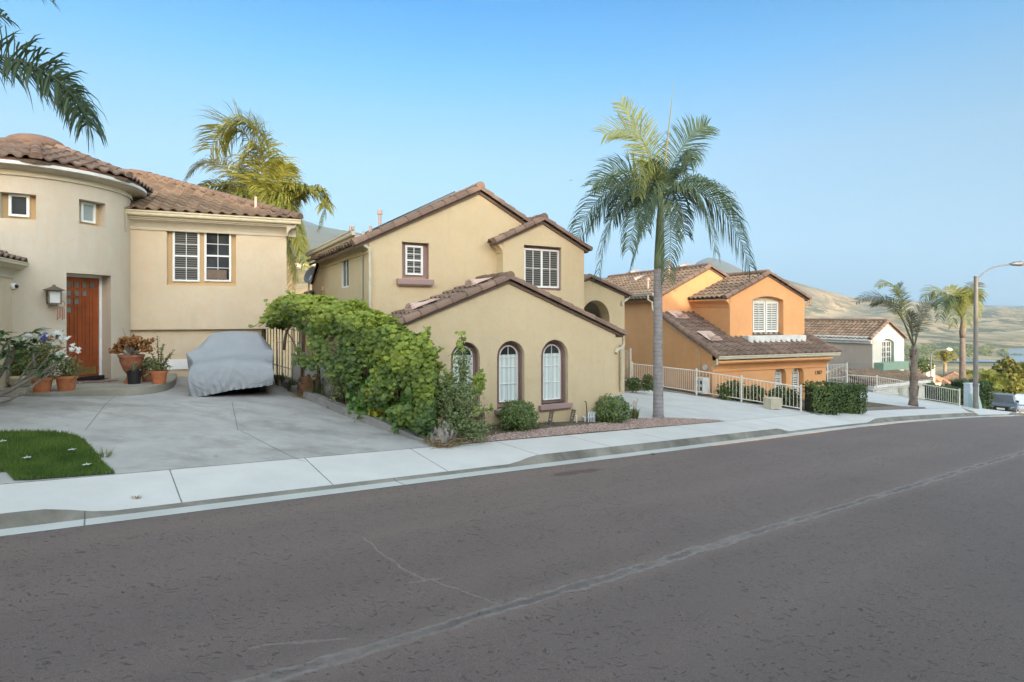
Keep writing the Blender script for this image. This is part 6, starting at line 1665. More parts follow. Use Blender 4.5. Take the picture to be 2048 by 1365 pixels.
# ================================================================== covered car
cg = gp(462, 795); CF = Fr(cg.x, cg.y, 66)
s_l = CF.hit(378, 790)[0]; s_r = CF.hit(546, 780)[0]; smid = (s_l + s_r) / 2
CF = Fr(*(CF.O + CF.d * smid), 66)
zg0 = H(CF.O.x, CF.O.y); zg1 = H(*(CF.O + CF.n * 4.2))
zroof = CF.hit(460, 663, 2.4)[1]; zhood = CF.hit(465, 722, .25)[1]; zmir = CF.hit(372, 703, 1.3)[1]
hwb = (s_r - s_l) / 2
print('car', zg0, zg1, zroof, zhood, zmir, hwb)
zl_ = CF.hit(380, 796, 0)[1]; zr_ = CF.hit(545, 772, 0)[1]; zm_ = CF.hit(480, 781, 0)[1]
# stations along the car: (w, z of the top line, half width of the top, z of the shoulder, half width of the shoulder)
rw = (CF.hit(502, 664, 2.3)[0] - CF.hit(413, 664, 2.3)[0]) / 2
mwL = -CF.hit(372, 705, 1.35)[0]; mwR = CF.hit(548, 705, 1.35)[0]
ST = [(.02, None, .90, None, .97), (-.02, zhood - .42, .90, zhood - .45, .97), (.04, zhood - .15, .86, zhood - .2, .97), (.22, zhood, .80, zhood - .12, .97), (.7, zhood + .05, .78, zhood - .08, .98), (1.15, zhood + .12, .77, zhood + .02, 1.0),
      (1.38, zhood + .26, .76, zmir - .02, 1.10), (1.60, (zhood + zroof) / 2 + .05, .73, zmir - .05, 1.06), (2.05, zroof - .05, rw + .02, zmir + .0, .99), (2.4, zroof, rw, zmir, .97), (3.3, zroof - .02, rw, zmir, .97), (3.8, zroof - .12, rw, zmir, .97), (4.25, zmir + .1, .7, zmir - .1, .95), (4.38, zmir - .6, .75, zmir - .65, .95)]
NCR = 81
def hem(x): 
    t = (x + 1) / 2
    K_ = [(0, zl_), (.12, zl_ + .02), (.5, zm_ + .02), (.75, zr_ - .02), (1, zr_ + .03)]
    return lerpk(K_, t)
rows = []
for k, (wv, zt, ht_, zs_, hs_) in enumerate(ST):
    row = []
    for i in range(NCR):
        q_ = -1 + 2 * i / (NCR - 1)       # -1 left hem .. 1 right hem
        aq = abs(q_); sg = -1 if q_ < 0 else 1
        side = hwb * 1.0
        hz = (hem(sg) if wv < 2 else hem(sg) + (zg1 - zg0) * min(1, wv / 4.2)) + (0 if sg < 0 or wv < .5 else -.12 * min(1, (wv - .5)))
        if zt is None:
            x = q_ * side * .985; z = hem(q_); w2 = wv - .05 * (1 - aq ** 4)
        else:
            hs2 = hs_ * side / .97 * (1.0 if hs_ < 1.02 else (mwL / side / 1.10 * .97 if sg < 0 else mwR / side / 1.10 * .97))
            ht2 = ht_ * side / .97
            if aq < .52: t = aq / .52; x = sg * ht2 * t; z = zt - .05 * t * t
            elif aq < .72:
                t = (aq - .52) / .20; x = sg * (ht2 + (hs2 - ht2) * t); z = (zt - .05) + (zs_ - zt + .05) * (t ** 1.1)
            else:
                t = (aq - .72) / .28; x = sg * (hs2 + (side * 1.01 - hs2) * t); z = zs_ + (hz - zs_) * t
            w2 = wv + (.10 * aq ** 6 if wv < .3 else 0)
            if wv < 0: z = max(z, hem(q_) + .1)
        row.append(Vector((x, w2, z)))
    rows.append(row)
# resample smoothly along the car
fine = []
for i in range(NCR): fine.append(smoothpath([r[i] for r in rows], 5))
nr = len(fine[0]); mb = MB()
for j in range(nr):
    for i in range(NCR):
        p = fine[i][j].copy(); q_ = -1 + 2 * i / (NCR - 1)
        # folds: the cloth is pulled from the hood's middle down to the hem and bunches at the corners
        low = min(1, max(0, (zhood - .05 - p.z) / .6))
        wv_ = math.sin(p.x * 13 + 2.5 * noise.noise(Vector((p.x * 2, p.z * 2, 1))) + (p.z - zhood) * (10 if p.x > .05 else -9))
        fo = .055 * low ** .8 * (1 - abs(wv_)) ** .7 * (1.0 if p.y < .5 else .6) + .03 * low ** 2 * math.sin(p.x * 41 + p.z * 12)
        fo += .035 * noise.noise(Vector((p.x * 2.6, p.y * 2.0, p.z * 2.6))) + .012 * noise.noise(Vector((p.x * 9, p.y * 7, p.z * 9)))
        sag = -.06 * max(0, 1 - abs(p.y - .85) / .5) * (1 - .9 * math.exp(-(p.x / .5) ** 2)) - .02 * abs(noise.noise(Vector((p.x * 4, p.y * 3, 7))))
        ridge = .05 * math.exp(-((p.x - .06) / .12) ** 2) * max(0, 1 - abs(p.y - .22) / .3)
        p.y -= fo if p.y < .6 else 0
        if abs(q_) > .5: p.x += math.copysign(abs(fo) * .9, p.x) if p.y >= .3 else 0
        p.z += sag + ridge
        mb.v.append(tuple(CF.W(p.x, p.y, p.z)))
for j in range(nr - 1):
    for i in range(NCR - 1): mb.f.append((j * NCR + i, j * NCR + i + 1, (j + 1) * NCR + i + 1, (j + 1) * NCR + i)); mb.t.append(.5)
cw_ = CF.W(0, 2, zg0 + .3)
cv = tag(mb.build('car_cover', M['carcover'], None, smooth=True, loc=CF.W(0, 0, zg0), sub=1), 'grey fabric car cover draped over the vehicle in the driveway', 'car cover')
# the car under it: dark bumper, tyres, body shell
ct = thing('covered_car', 'dark vehicle hidden under the grey cover, its bumper and tyre showing at the hem', 'car', tuple(CF.W(0, 0, zg0)))
fc = lambda a, b, c: CF.W(a, b, c + zg0 + (zg1 - zg0) * b / 4.2)
mb = MB(); mb.hexa([fc(-.80, .16, .22), fc(.84, .16, .22), fc(.84, 4.1, .25), fc(-.80, 4.1, .25), fc(-.8, .16, .62), fc(.8, .16, .62), fc(.8, 4.1, .8), fc(-.8, 4.1, .8)]); mb.build('body', M['black'], ct)
M['bumper'] = plain('dark_bumper', (0.035, 0.028, 0.026), .5)
mb = MB(); mb.hexa([fc(-.82, .04, .26), fc(.86, .04, .26), fc(.88, .22, .26), fc(-.84, .22, .26), fc(-.82, .06, .46), fc(.86, .06, .46), fc(.88, .22, .50), fc(-.84, .22, .50)]); mb.build('bumper', M['bumper'], ct)
for xx in (-.72, .74):
    for yy in (.75, 3.4):
        mb = MB(); c0 = fc(xx, yy, .34); ax = Vector((CF.d.x, CF.d.y, 0))
        mb.tube([c0 - ax * .11, c0 - ax * .09, c0 + ax * .09, c0 + ax * .11], [.29, .34, .34, .29], 20); ty = mb.build('tyre', M['black'], ct, smooth=True, auto=40)

# ================================================================== pots and plants by the door
M['jade_red'] = leafmat('orange_red_succulent', (0.22, 0.07, 0.02), (0.42, 0.22, 0.07), .15)
M['jade_green'] = leafmat('olive_succulent', (0.10, 0.115, 0.04), (0.28, 0.30, 0.12), .15)
M['bushleaf'] = leafmat('olive_green_leaves', (0.10, 0.125, 0.04), (0.29, 0.31, 0.11), .25)
M['plumleaf'] = leafmat('plumeria_leaves', (0.05, 0.11, 0.035), (0.15, 0.24, 0.09), .25, .35)
M['petal'] = leafmat('white_petals', (0.70, 0.70, 0.66), (0.85, 0.84, 0.76), .3)
M['petaly'] = leafmat('yellow_flower', (0.62, 0.40, 0.03), (0.72, 0.50, 0.06), .3)
M['blueflower'] = leafmat('blue_flower', (0.10, 0.12, 0.42), (0.25, 0.28, 0.6), .3)
M['aloe'] = leafmat('pale_aloe', (0.13, 0.17, 0.09), (0.30, 0.35, 0.20), .15)
def onp(px, py, z=ZP):
    u, v = ray(px, py); Y = (z - CAMH) / v; return Vector((u * Y, Y, z))
def pot(t_, P, rt, h, mat, rb=None, name='pot'):
    rb = rb or rt * .74; mb = MB()
    mb.lathe(P, [(rb, 0), (rt * .93, h * .82), (rt * 1.04, h * .82), (rt * 1.04, h), (rt * .92, h), (rt * .9, h * .86), (.01, h * .86)], 24)
    o = mb.build(name, M[mat], t_, smooth=True, auto=35)
    mb = MB(); mb.lathe(P + UP * (h * .87), [(rt * .9, 0), (.01, .02)], 16); mb.build('soil', M['soil'], o)
    return o
def twigs(t_, P, n, h, spread, r, mat, rg, name='stems', lean=(0, 0)):
    mb = MB(); tips = []
    for i in range(n):
        a = rg.uniform(0, 6.283); s = rg.uniform(.3, 1) * spread; hh = h * rg.uniform(.6, 1)
        e = P + Vector((math.cos(a) * s + lean[0], math.sin(a) * s + lean[1], hh)); m_ = P + Vector((math.cos(a) * s * .35, math.sin(a) * s * .35, hh * .5))
        mb.tube([P, m_, e], [r, r * .75, r * .35], 5); tips.append(e)
    mb.build(name, M[mat], t_, smooth=True); return tips
rg = random.Random(41)
def mpx(P): return P.y / FPX            # metres per photo pixel there
# left pair in terracotta, pale bowl behind
P = onp(84, 784); k = mpx(P); t_ = thing('potted_plant', 'left of two terracotta pots left of the door, with a tall flowering olive bush', 'potted plant', tuple(P))
pot(t_, P, 18.5 * k, 29 * k, 'terracotta')
twigs(t_, P + UP * 26 * k, 12, 70 * k, 30 * k, .012, 'stem', rg)
mb = MB(); leafcloud(mb, P + UP * 66 * k, 30 * k, 26 * k, 44 * k, 1500, .060, 'oval', rg, .3, seed=1); mb.build('foliage', M['bushleaf'], t_)
mb = MB()
for i in range(26):
    c = P + Vector((rg.uniform(-6, 40) * k, rg.uniform(-.3, .1), (70 + rg.uniform(-14, 44)) * k))
    leafcloud(mb, c, .05, .05, .05, 18, .035, 'round', rg)
mb.build('red_shoots', M['jade_red'], t_)
mb = MB()
for i in range(5): leafcloud(mb, P + Vector((rg.uniform(8, 24) * k, -.12, (112 + rg.uniform(-8, 6)) * k)), .07, .07, .06, 22, .07, 'oval', rg)
mb.build('blue_flowers', M['blueflower'], t_)
P = onp(133, 781); k = mpx(P); t_ = thing('potted_plant', 'right of two terracotta pots left of the door, spilling small pale leaves', 'potted plant', tuple(P))
pot(t_, P, 18.5 * k, 29 * k, 'terracotta'); twigs(t_, P + UP * 26 * k, 10, 40 * k, 26 * k, .010, 'stem', rg)
mb = MB(); leafcloud(mb, P + UP * 44 * k, 33 * k, 26 * k, 30 * k, 1500, .042, 'oval', rg, .25, seed=2, lump=.5); leafcloud(mb, P + Vector((-18 * k, -.2, 22 * k)), 8 * k, .1, 14 * k, 120, .04, 'oval', rg); mb.build('foliage', M['jade_green'], t_)
P = onp(42, 775); k = mpx(P); t_ = thing('potted_plant', 'pale round pot with yellow green leaves beside the house wall at the left edge', 'potted plant', tuple(P))
mb = MB(); mb.lathe(P, [(12 * k, 0), (20 * k, 8 * k), (23 * k, 20 * k), (20 * k, 24 * k), (18 * k, 24 * k), (18 * k, 20 * k), (.01, 20 * k)], 24); mb.build('pot', M['palepot'], t_, smooth=True, auto=40)
twigs(t_, P + UP * 20 * k, 9, 50 * k, 22 * k, .012, 'stem', rg)
M['yellowleaf'] = leafmat('yellow_green_leaves', (0.10, 0.13, 0.02), (0.36, 0.36, 0.06), .3)
mb = MB(); leafcloud(mb, P + UP * 52 * k, 30 * k, 24 * k, 34 * k, 900, .07, 'oval', rg, .3, seed=3); mb.build('foliage', M['yellowleaf'], t_)
# urn with the red crassula
P = onp(263, 766); k = mpx(P); t_ = thing('potted_plant', 'tall terracotta urn with an orange red jade plant right of the door', 'potted plant', tuple(P))
mb = MB(); mb.lathe(P, [(13 * k, 0), (13 * k, 2 * k), (8 * k, 14 * k), (8.5 * k, 18 * k), (14 * k, 26 * k), (20 * k, 42 * k), (21 * k, 50 * k), (23 * k, 52 * k), (23 * k, 56 * k), (20 * k, 56 * k), (19 * k, 52 * k), (.01, 52 * k)], 28); mb.build('urn', M['terracotta_old'], t_, smooth=True, auto=40)
S0 = P + UP * 52 * k; mb = MB()
tips = [S0 + Vector((x * k, y * k, z * k)) for x, y, z in ((-22, 0, 22), (-10, -6, 34), (2, 4, 36), (14, -8, 33), (26, 2, 24), (33, -4, 14), (-28, -8, 12), (8, -14, 28), (20, 10, 28), (-4, 12, 28))]
for e in tips: mb.tube([S0 + Vector((rg.uniform(-3, 3) * k, rg.uniform(-3, 3) * k, 0)), S0 + (e - S0) * .5 + UP * 3 * k, e], [3 * k, 2 * k, 1 * k], 6)
for e in ((-22, 0, 36), (-16, -4, 58)): mb.tube([S0, S0 + Vector((e[0] * .5 * k, 0, e[2] * .55 * k)), S0 + Vector((e[0] * k, e[1] * k, e[2] * k))], [2.4 * k, 2 * k, .8 * k], 6)
mb.build('stems', M['palestem'], t_, smooth=True)
mb = MB()
for e in tips: leafcloud(mb, e, 13 * k, 12 * k, 8 * k, 90, .055, 'round', rg, .3)
for i in range(16): leafcloud(mb, S0 + Vector((rg.uniform(-30, 36) * k, rg.uniform(-14, 14) * k, rg.uniform(10, 34) * k)), 6 * k, 6 * k, 5 * k, 26, .05, 'round', rg, .3)
mb.build('foliage', M['jade_red'], t_)
# black nursery pot with an aloe
P = onp(268.5, 767); P = onp(268.5, 768); k = mpx(P); P = P - Vector((0, .35, 0)); P = onp(268.5, 768)
t_ = thing('potted_plant', 'black plastic nursery pot with a spiky aloe in front of the urn', 'potted plant', tuple(P))
mb = MB(); mb.lathe(P, [(10.5 * k, 0), (12.5 * k, 23 * k), (13.5 * k, 23 * k), (13.5 * k, 26 * k), (12 * k, 26 * k), (11.5 * k, 22 * k), (.01, 22 * k)], 24); mb.build('pot', M['black'], t_, smooth=True, auto=35)
mb = MB()
for i in range(22):
    a = rg.uniform(0, 6.28); r = rg.uniform(4, 20) * k; h_ = rg.uniform(8, 26) * k
    b_ = P + UP * 22 * k; e = b_ + Vector((math.cos(a) * r, math.sin(a) * r, h_)); m_ = b_ + Vector((math.cos(a) * r * .35, math.sin(a) * r * .35, h_ * .65)); sv = Vector((-math.sin(a), math.cos(a), 0)) * 1.3 * k
    mb.add([b_ - sv, b_ + sv, m_ - sv * .9, m_ + sv * .9, e], [(0, 1, 3, 2), (2, 3, 4)], rg.random())
mb.build('foliage', M['aloe'], t_)
P = onp(297, 763); k = mpx(P); t_ = thing('potted_plant', 'half hidden terracotta pot with a low green jade bush behind the black pot', 'potted plant', tuple(P))
pot(t_, P, 14 * k, 22 * k, 'terracotta_old'); twigs(t_, P + UP * 20 * k, 8, 22 * k, 18 * k, .012, 'stem', rg)
mb = MB(); leafcloud(mb, P + UP * 33 * k, 24 * k, 22 * k, 16 * k, 700, .045, 'round', rg, .3, seed=5); mb.build('foliage', M['jade_green'], t_)
P = onp(318.5, 767.5); k = mpx(P); t_ = thing('potted_plant', 'terracotta pot with an upright spiky green shrub, nearest the covered car', 'potted plant', tuple(P))
pot(t_, P, 15 * k, 26 * k, 'terracotta')
tips = []
mb = MB(); S0 = P + UP * 22 * k
for e in ((-4, 0, 72), (8, -4, 50), (22, 0, 36), (30, -5, 42), (-14, -3, 40), (-18, 0, 22), (16, 6, 30), (4, 6, 58), (26, -8, 14), (-8, -8, 26), (12, -9, 30), (-24, -6, -8)):
    E2 = S0 + Vector((e[0] * k, e[1] * k, e[2] * k)); mb.tube([S0, S0 + (E2 - S0) * .5 + UP * 3 * k, E2], [1.4 * k, 1 * k, .4 * k], 5); tips.append(E2)
mb.build('stems', M['stem'], t_, smooth=True)
mb = MB()
for e in tips:
    for j in range(46):
        t = rg.uniform(.15, 1); p = S0 + (e - S0) * t + UP * 3 * k * math.sin(math.pi * t); d = Vector((rg.gauss(0, 1), rg.gauss(0, 1), rg.gauss(0, .6) + .4)).normalized()
        leaf(mb, p + d * rg.uniform(1, 4.5) * k, d, d.orthogonal().normalized(), (d + UP).normalized(), .05, 'oval', rg.random())
leafcloud(mb, S0 + UP * 10 * k, 24 * k, 18 * k, 12 * k, 420, .045, 'oval', rg, .2); mb.build('foliage', M['jade_green'], t_)
# doormat
P = onp(188, 764.5); sA = Vector((math.cos(.38), math.sin(.38), 0)); sB = Vector((-math.sin(.38), math.cos(.38), 0))
m, t, b = newmat('woven_mat'); vv = nd(t, 'TexVoronoi'); vv.inputs['Scale'].default_value = 14; t.links.new(pos(t), vv.inputs['Vector'])
t.links.new(mixc(t, ramp(t, vv.outputs['Distance'], .2, .5), (.42, .30, .27), (.16, .10, .09)), b.inputs['Base Color']); b.inputs['Roughness'].default_value = .95
mb = MB(); mb.box(lambda a, b2, c: P + sA * a + sB * b2 + UP * c, -.50, .50, -.27, .27, .002, .02); tag(mb.build('doormat', m, None, loc=P), 'reddish patterned doormat on the porch before the red brown door', 'doormat')
# doorbell plate with a small dark box left of the door
pl2, z2 = cyl(115.5, 671); P = tw_pt(pl2, z2, TR + .02); o2 = Vector((math.cos(pl2), math.sin(pl2), 0)); s2 = Vector((-math.sin(pl2), math.cos(pl2), 0))
mb = MB(); mb.box(lambda a, b2, c: P + s2 * a + UP * b2 + o2 * c, -.045, .045, -.09, .09, -.02, .03); mb.build('doorbell', M['black'], h1)

# plumeria tree at the left edge, grey forked limbs
YP = 12.2; T_ = lambda px, py, dy=0: at(px, py, YP + dy)
tb_ = T_(-60, 858); tb_ = Vector((tb_.x, tb_.y, H(tb_.x, tb_.y)))
t_ = thing('plumeria_tree', 'low plumeria with bare forking grey limbs, long leaves and white blossoms at the left edge', 'tree', tuple(tb_))
LIMB = [([(-62, 862), (-40, 800), (0, 790), (30, 775), (60, 758), (85, 745), (110, 728), (121, 710)], .075),
        ([(0, 790), (40, 790), (70, 768), (105, 742), (118, 715)], .05), ([(-40, 800), (0, 750), (15, 720), (25, 705), (30, 690)], .06),
        ([(0, 750), (-5, 720), (5, 700), (12, 685)], .045), ([(-40, 800), (-30, 780), (0, 780), (25, 778), (55, 755), (68, 735), (66, 705), (72, 690)], .05),
        ([(15, 765), (18, 735), (19, 700), (13, 680)], .035), ([(19, 730), (30, 700), (52, 680), (60, 668)], .03), ([(-62, 830), (-20, 810), (20, 800), (50, 780)], .05),
        ([(-40, 800), (-80, 740), (-120, 700)], .06), ([(-60, 845), (-110, 790), (-160, 740)], .06), ([(52, 757), (80, 735), (98, 712), (100, 703)], .035), ([(25, 775), (45, 750), (60, 728), (80, 705)], .03)]
mb = MB(); rg = random.Random(17)
for pts, r in LIMB:
    dy = rg.uniform(-.4, .4); n = len(pts)
    P_ = smoothpath([T_(x, y, dy * i / n) for i, (x, y) in enumerate(pts)], 3)
    mb.tube(P_, [r * (1 - .6 * i / len(P_)) * .85 for i in range(len(P_))], 8)
mb.build('limbs', M['palestem'], t_, smooth=True)
mb = MB(); fl = MB(); rg = random.Random(19)
def rosette(mb, C, n, ln, wd, up=.5):
    for i in range(n):
        a = rg.uniform(0, 6.283); e = rg.uniform(-.2, .9) * up * 1.6
        d = Vector((math.cos(a) * math.cos(e), math.sin(a) * math.cos(e), math.sin(e))); s = d.cross(UP).normalized(); u = s.cross(d)
        L = ln * rg.uniform(.7, 1.15); W_ = wd * rg.uniform(.8, 1.1)
        p0 = C; p1 = C + d * L * .3 + u * .02; p2 = C + d * L * .65 + u * .0; p3 = C + d * L - UP * L * .15
        tn = rg.random()
        mb.add([p0, p1 + s * W_ * .8 - u * -.012, p1, p1 - s * W_ * .8 + u * .012, p2 + s * W_, p2 - u * .01, p2 - s * W_, p3], [(0, 2, 1), (0, 3, 2), (1, 2, 5, 4), (2, 3, 6, 5), (4, 5, 7), (5, 6, 7)], tn)
for px, py, n in ((28, 692, 9), (12, 683, 10), (33, 700, 8), (62, 668, 9), (60, 710, 8), (98, 722, 7), (122, 722, 7), (72, 688, 8), (-8, 690, 9), (20, 712, 7), (100, 700, 7), (5, 672, 7), (42, 688, 7), (40, 720, 8), (8, 715, 8), (80, 740, 7), (20, 740, 7), (52, 700, 8), (-120, 700, 9), (-160, 740, 9), (48, 740, 5)): rosette(mb, T_(px, py, rg.uniform(-.3, .3)), n + 3, .36, .045)
mb.build('leaves', M['plumleaf'], t_)
for px, py, n in ((62, 674, 14), (100, 672, 8), (116, 669, 10), (122, 679, 9), (133, 679, 6), (143, 693, 5), (149, 700, 6), (119, 710, 6), (134, 712, 3), (102, 688, 4)):
    C = T_(px, py, rg.uniform(-.2, .1))
    for j in range(n):
        c = C + Vector((rg.gauss(0, .045), rg.gauss(0, .05), rg.gauss(0, .025)))
        ax = Vector((rg.uniform(-.5, .5), rg.uniform(-1, 0), rg.uniform(.2, 1))).normalized(); u = ax.orthogonal().normalized(); v = ax.cross(u)
        for i in range(5):
            a = i * 1.2566; d = u * math.cos(a) + v * math.sin(a); s = ax.cross(d)
            fl.face([c, c + d * .03 + s * .02 + ax * .015, c + d * .06 + ax * .02, c + d * .03 - s * .02 + ax * .015], rg.random())
fl.build('blossoms', M['petal'], t_)
mb = MB()
for (a, b_) in (((133, 712), (145, 704)), ((100, 690), (128, 660)), ((119, 712), (133, 700)), ((118, 700), (142, 690)), ((85, 700), (102, 676))):
    mb.tube([T_(*a), T_(*b_)], .008, 5)
mb.build('flower_stalks', M['palestem'], t_)

# lawn blades, fallen blossoms
M['grass'] = leafmat('turf_blades', (0.055, 0.115, 0.015), (0.17, 0.25, 0.045), .3, .6)
xs = [p[0] for p in lawn]; ys = [p[1] for p in lawn]
def inside(x, y, poly):
    c = False; n = len(poly)
    for i in range(n):
        a, b_ = poly[i], poly[i - 1]
        if (a[1] > y) != (b_[1] > y) and x < (b_[0] - a[0]) * (y - a[1]) / (b_[1] - a[1]) + a[0]: c = not c
    return c
mb = MB(); rg = random.Random(3); n = 0; lx0 = max(min(xs), -11.5)
while n < 26000:
    x = rg.uniform(lx0, max(xs)); y = rg.uniform(min(ys), max(ys))
    if not inside(x, y, lawn): continue
    n += 1; a = rg.uniform(0, 6.283); h_ = rg.uniform(.035, .075); z = H(x, y) + .02; l_ = rg.uniform(.01, .04); wv = Vector((math.cos(a), math.sin(a), 0)) * .005
    P = Vector((x, y, z)); e = P + Vector((rg.uniform(-l_, l_), rg.uniform(-l_, l_), h_))
    mb.face([P - wv, P + wv, e], min(1, max(0, noise.noise(P * 2.5) * .5 + .3 * noise.noise(P * .9) + .5 + rg.uniform(-.35, .35))))
tag(mb.build('grass', M['grass']), 'short bright green turf of the small corner lawn', 'grass', kind='stuff')
labs = ['fallen white blossom at the left edge of the lawn, farthest from the pavement', 'fallen white blossom in the middle of the lawn, near its front', 'fallen white blossom on the lawn nearest the driveway corner', 'fallen white blossom on the lawn nearest the pavement']
for (px, py), lb in zip(((5, 883), (54, 916), (144, 900), (173, 930)), labs):
    P = gp(px, py, .08); mb = MB()
    for i in range(5):
        a = i * 1.2566 + px; d = Vector((math.cos(a), math.sin(a), 0)); s = Vector((-d.y, d.x, 0))
        mb.face([P, P + d * .035 + s * .02 + UP * .012, P + d * .075 + UP * .006, P + d * .035 - s * .02 + UP * .012])
    mb.tube([P, P + UP * .035], .006, 5)
    tag(mb.build('fallen_blossom', M['petal'], None, loc=P), lb, 'flower', 'fallen blossoms on the lawn')
# weeds growing from the joints
rg = random.Random(5)
def tuft(name, px, py, label, r=.10, h=.10, n=40, mat='bushleaf', off=0.0, group=None, fn=None):
    P = gp(px, py, off, fn); mb = MB()
    for i in range(n):
        a = rg.uniform(0, 6.283); q_ = P + Vector((math.cos(a), math.sin(a), 0)) * rg.uniform(0, r) ; e = q_ + Vector((math.cos(a) * r * rg.uniform(.3, 1), math.sin(a) * r * rg.uniform(.3, 1), h * rg.uniform(.4, 1))); s = Vector((-math.sin(a), math.cos(a), 0)) * .008
        mb.face([q_ - s, q_ + s, e], rg.random())
    return tag(mb.build(name, M[mat], None, loc=P), label, 'weed', group)
SW = lambda x, y: walkz(*pn(x, y)) if NK < pn(x, y)[1] < NB else (prof(pn(x, y)[0]) if pn(x, y)[1] <= NK else H(x, y))
tuft('weed', 204, 914, 'small green weed at the right corner of the lawn', .14, .16, 60)
tuft('weed', 273, 997, 'dry brown weed in the pavement edge near the lawn', .06, .05, 30, 'frond_dry', 0, None, SW)
tuft('weed', 1306, 909, 'tiny green weed in the gutter under the king palm', .07, .05, 26, 'bushleaf', 0, None, SW)
# ================================================================== grapevine hedge and its bed
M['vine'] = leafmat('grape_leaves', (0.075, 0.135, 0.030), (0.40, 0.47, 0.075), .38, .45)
M['vine_dark'] = leafmat('shaded_grape_leaves', (0.06, 0.11, 0.035), (0.25, 0.35, 0.075), .3, .45)  # darker copy of the grape leaves, canopy shade put into the colour
M['shrub'] = leafmat('small_shrub_leaves', (0.09, 0.125, 0.045), (0.32, 0.38, 0.15), .25, .4)
M['nast'] = leafmat('round_nasturtium_leaves', (0.08, 0.19, 0.045), (0.24, 0.38, 0.10), .35, .45)
M['canna'] = leafmat('broad_canna_leaves', (0.09, 0.20, 0.045), (0.22, 0.38, 0.09), .35, .35)
rg = random.Random(101)
# top line of the canopy in the photo, with distance
VT = [(548, 612, 18.6), (590, 592, 17.7), (640, 596, 16.4), (700, 606, 15.4), (745, 628, 14.8), (795, 655, 14.1), (840, 678, 13.8), (866, 706, 13.6)]
def vt(t):
    x = t * (len(VT) - 1); i = min(int(x), len(VT) - 2); f = x - i
    return [VT[i][k] + (VT[i + 1][k] - VT[i][k]) * f for k in range(3)]
vb = gz(700, 15.3)
vine = thing('grapevine', 'rambling grapevine with light green lobed leaves trained over stakes along the driveway', 'vine', tuple(vb))
mb = MB(); mb2 = MB()
def vleaf(m_, p, s, tint, outward):
    nrm = (outward + Vector((rg.gauss(0, .5), rg.gauss(0, .5), rg.gauss(.25, .4)))).normalized()
    dn = Vector((rg.gauss(0, .4), rg.gauss(0, .4), -1)); ta = (dn - nrm * dn.dot(nrm)); ta = ta.normalized() if ta.length > .1 else nrm.orthogonal().normalized()
    leaf(m_, p, ta, nrm.cross(ta), nrm, s, 'grape', tint)
hang = [.75, .85, .9, 1.0, 1.1, 1.15, 1.2, 1.0]
for i in range(14500):
    t = rg.random(); px, py, Y = vt(t)
    top = at(px, py, Y); th = .8 + .75 * t
    a = rg.uniform(0, math.pi * 2); rr = math.sqrt(rg.random()) if rg.random() < .35 else rg.uniform(.8, 1.04)
    lm = 1 + .45 * noise.noise(Vector((t * 14, a * 1.2, 2)))
    if noise.noise(Vector((t * 22, a * 2.3, 5))) < -.34 and math.sin(a) < .5: continue
    cy, cz = math.cos(a) * rr * .62 * lm, math.sin(a) * rr * th * .5 * lm
    p = top + Vector((rg.uniform(-.1, .1), cy, cz - th * .5 + .04))
    outw = Vector((0.1, math.cos(a) * 1.0, math.sin(a) * .8))
    tint = min(1, max(0, .5 + .55 * (cz / th) + .5 * noise.noise(p * 1.6) + rg.gauss(0, .16)))  # tint darkens downwards: canopy shade put into the leaf colour
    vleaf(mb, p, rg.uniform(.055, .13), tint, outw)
# hanging curtains on the near side
for i in range(7500):
    t = rg.uniform(.12, 1.0) ** .8; px, py, Y = vt(min(t, 1))
    top = at(px, py, Y); zg = H(top.x, top.y - .5)
    f = rg.random() ** 1.5
    keep = noise.noise(Vector((t * 12, f * 2.5, 9)))
    if keep < -.12 and f > .2: continue
    z = top.z - .5 - f * (top.z - .5 - zg - .1) * (.55 + .45 * t)
    p = Vector((top.x + rg.uniform(-.12, .12), top.y - .25 - .25 * math.sin(f * 2) + rg.uniform(-.2, .2), z))
    vleaf(mb2 if rg.random() < .6 else mb, p, rg.uniform(.055, .125), min(1, max(0, .55 - .42 * f + .6 * noise.noise(p * 1.3 + Vector((5, 0, 0))) + rg.gauss(0, .15))), Vector((.15, -1, .2)))  # darker leaves and tint towards the ground, painted canopy shade
# long shoots
sh = MB()
def shoot(pts, Y0, Y1, n, s=.12):
    P_ = smoothpath([at(x, y, Y0 + .4 + (Y1 - Y0) * i / (len(pts) - 1)) for i, (x, y) in enumerate(pts)], 5)
    s1 = MB(); s1.tube(P_, .008, 4); s1.build('shoot', M['stem'], vine)
    for j in range(n):
        q_ = P_[rg.randrange(len(P_))] + Vector((rg.gauss(0, .06), rg.gauss(0, .06), rg.gauss(0, .06))); vleaf(mb, q_, s * rg.uniform(.6, 1.1), rg.uniform(.3, .9), Vector((0, -1, .3)))
shoot([(560, 625), (540, 632), (522, 645), (505, 655)], 17.2, 16.8, 26); shoot([(575, 610), (555, 602), (537, 612)], 17.2, 16.9, 16); shoot([(600, 600), (578, 588)], 17, 16.8, 8)
shoot([(700, 620), (718, 606), (732, 612)], 15.6, 15.4, 12); shoot([(730, 640), (744, 628), (750, 640)], 15.2, 15, 10); shoot([(840, 690), (850, 668), (857, 660)], 13.5, 13.4, 10); shoot([(865, 715), (880, 700)], 13.2, 13.1, 10)
shoot([(925, 790), (922, 740), (918, 710), (924, 680), (922, 668)], 13.3, 13.4, 22, .11); shoot([(930, 800), (950, 780), (958, 750), (955, 768), (955, 790)], 13.2, 13.2, 55, .13)
shoot([(940, 820), (965, 822), (985, 818)], 13.0, 13.2, 12); shoot([(870, 730), (900, 755), (890, 770)], 13.2, 13.1, 40)
mb.build('leaves', M['vine'], vine); mb2.build('inner_leaves', M['vine_dark'], vine)
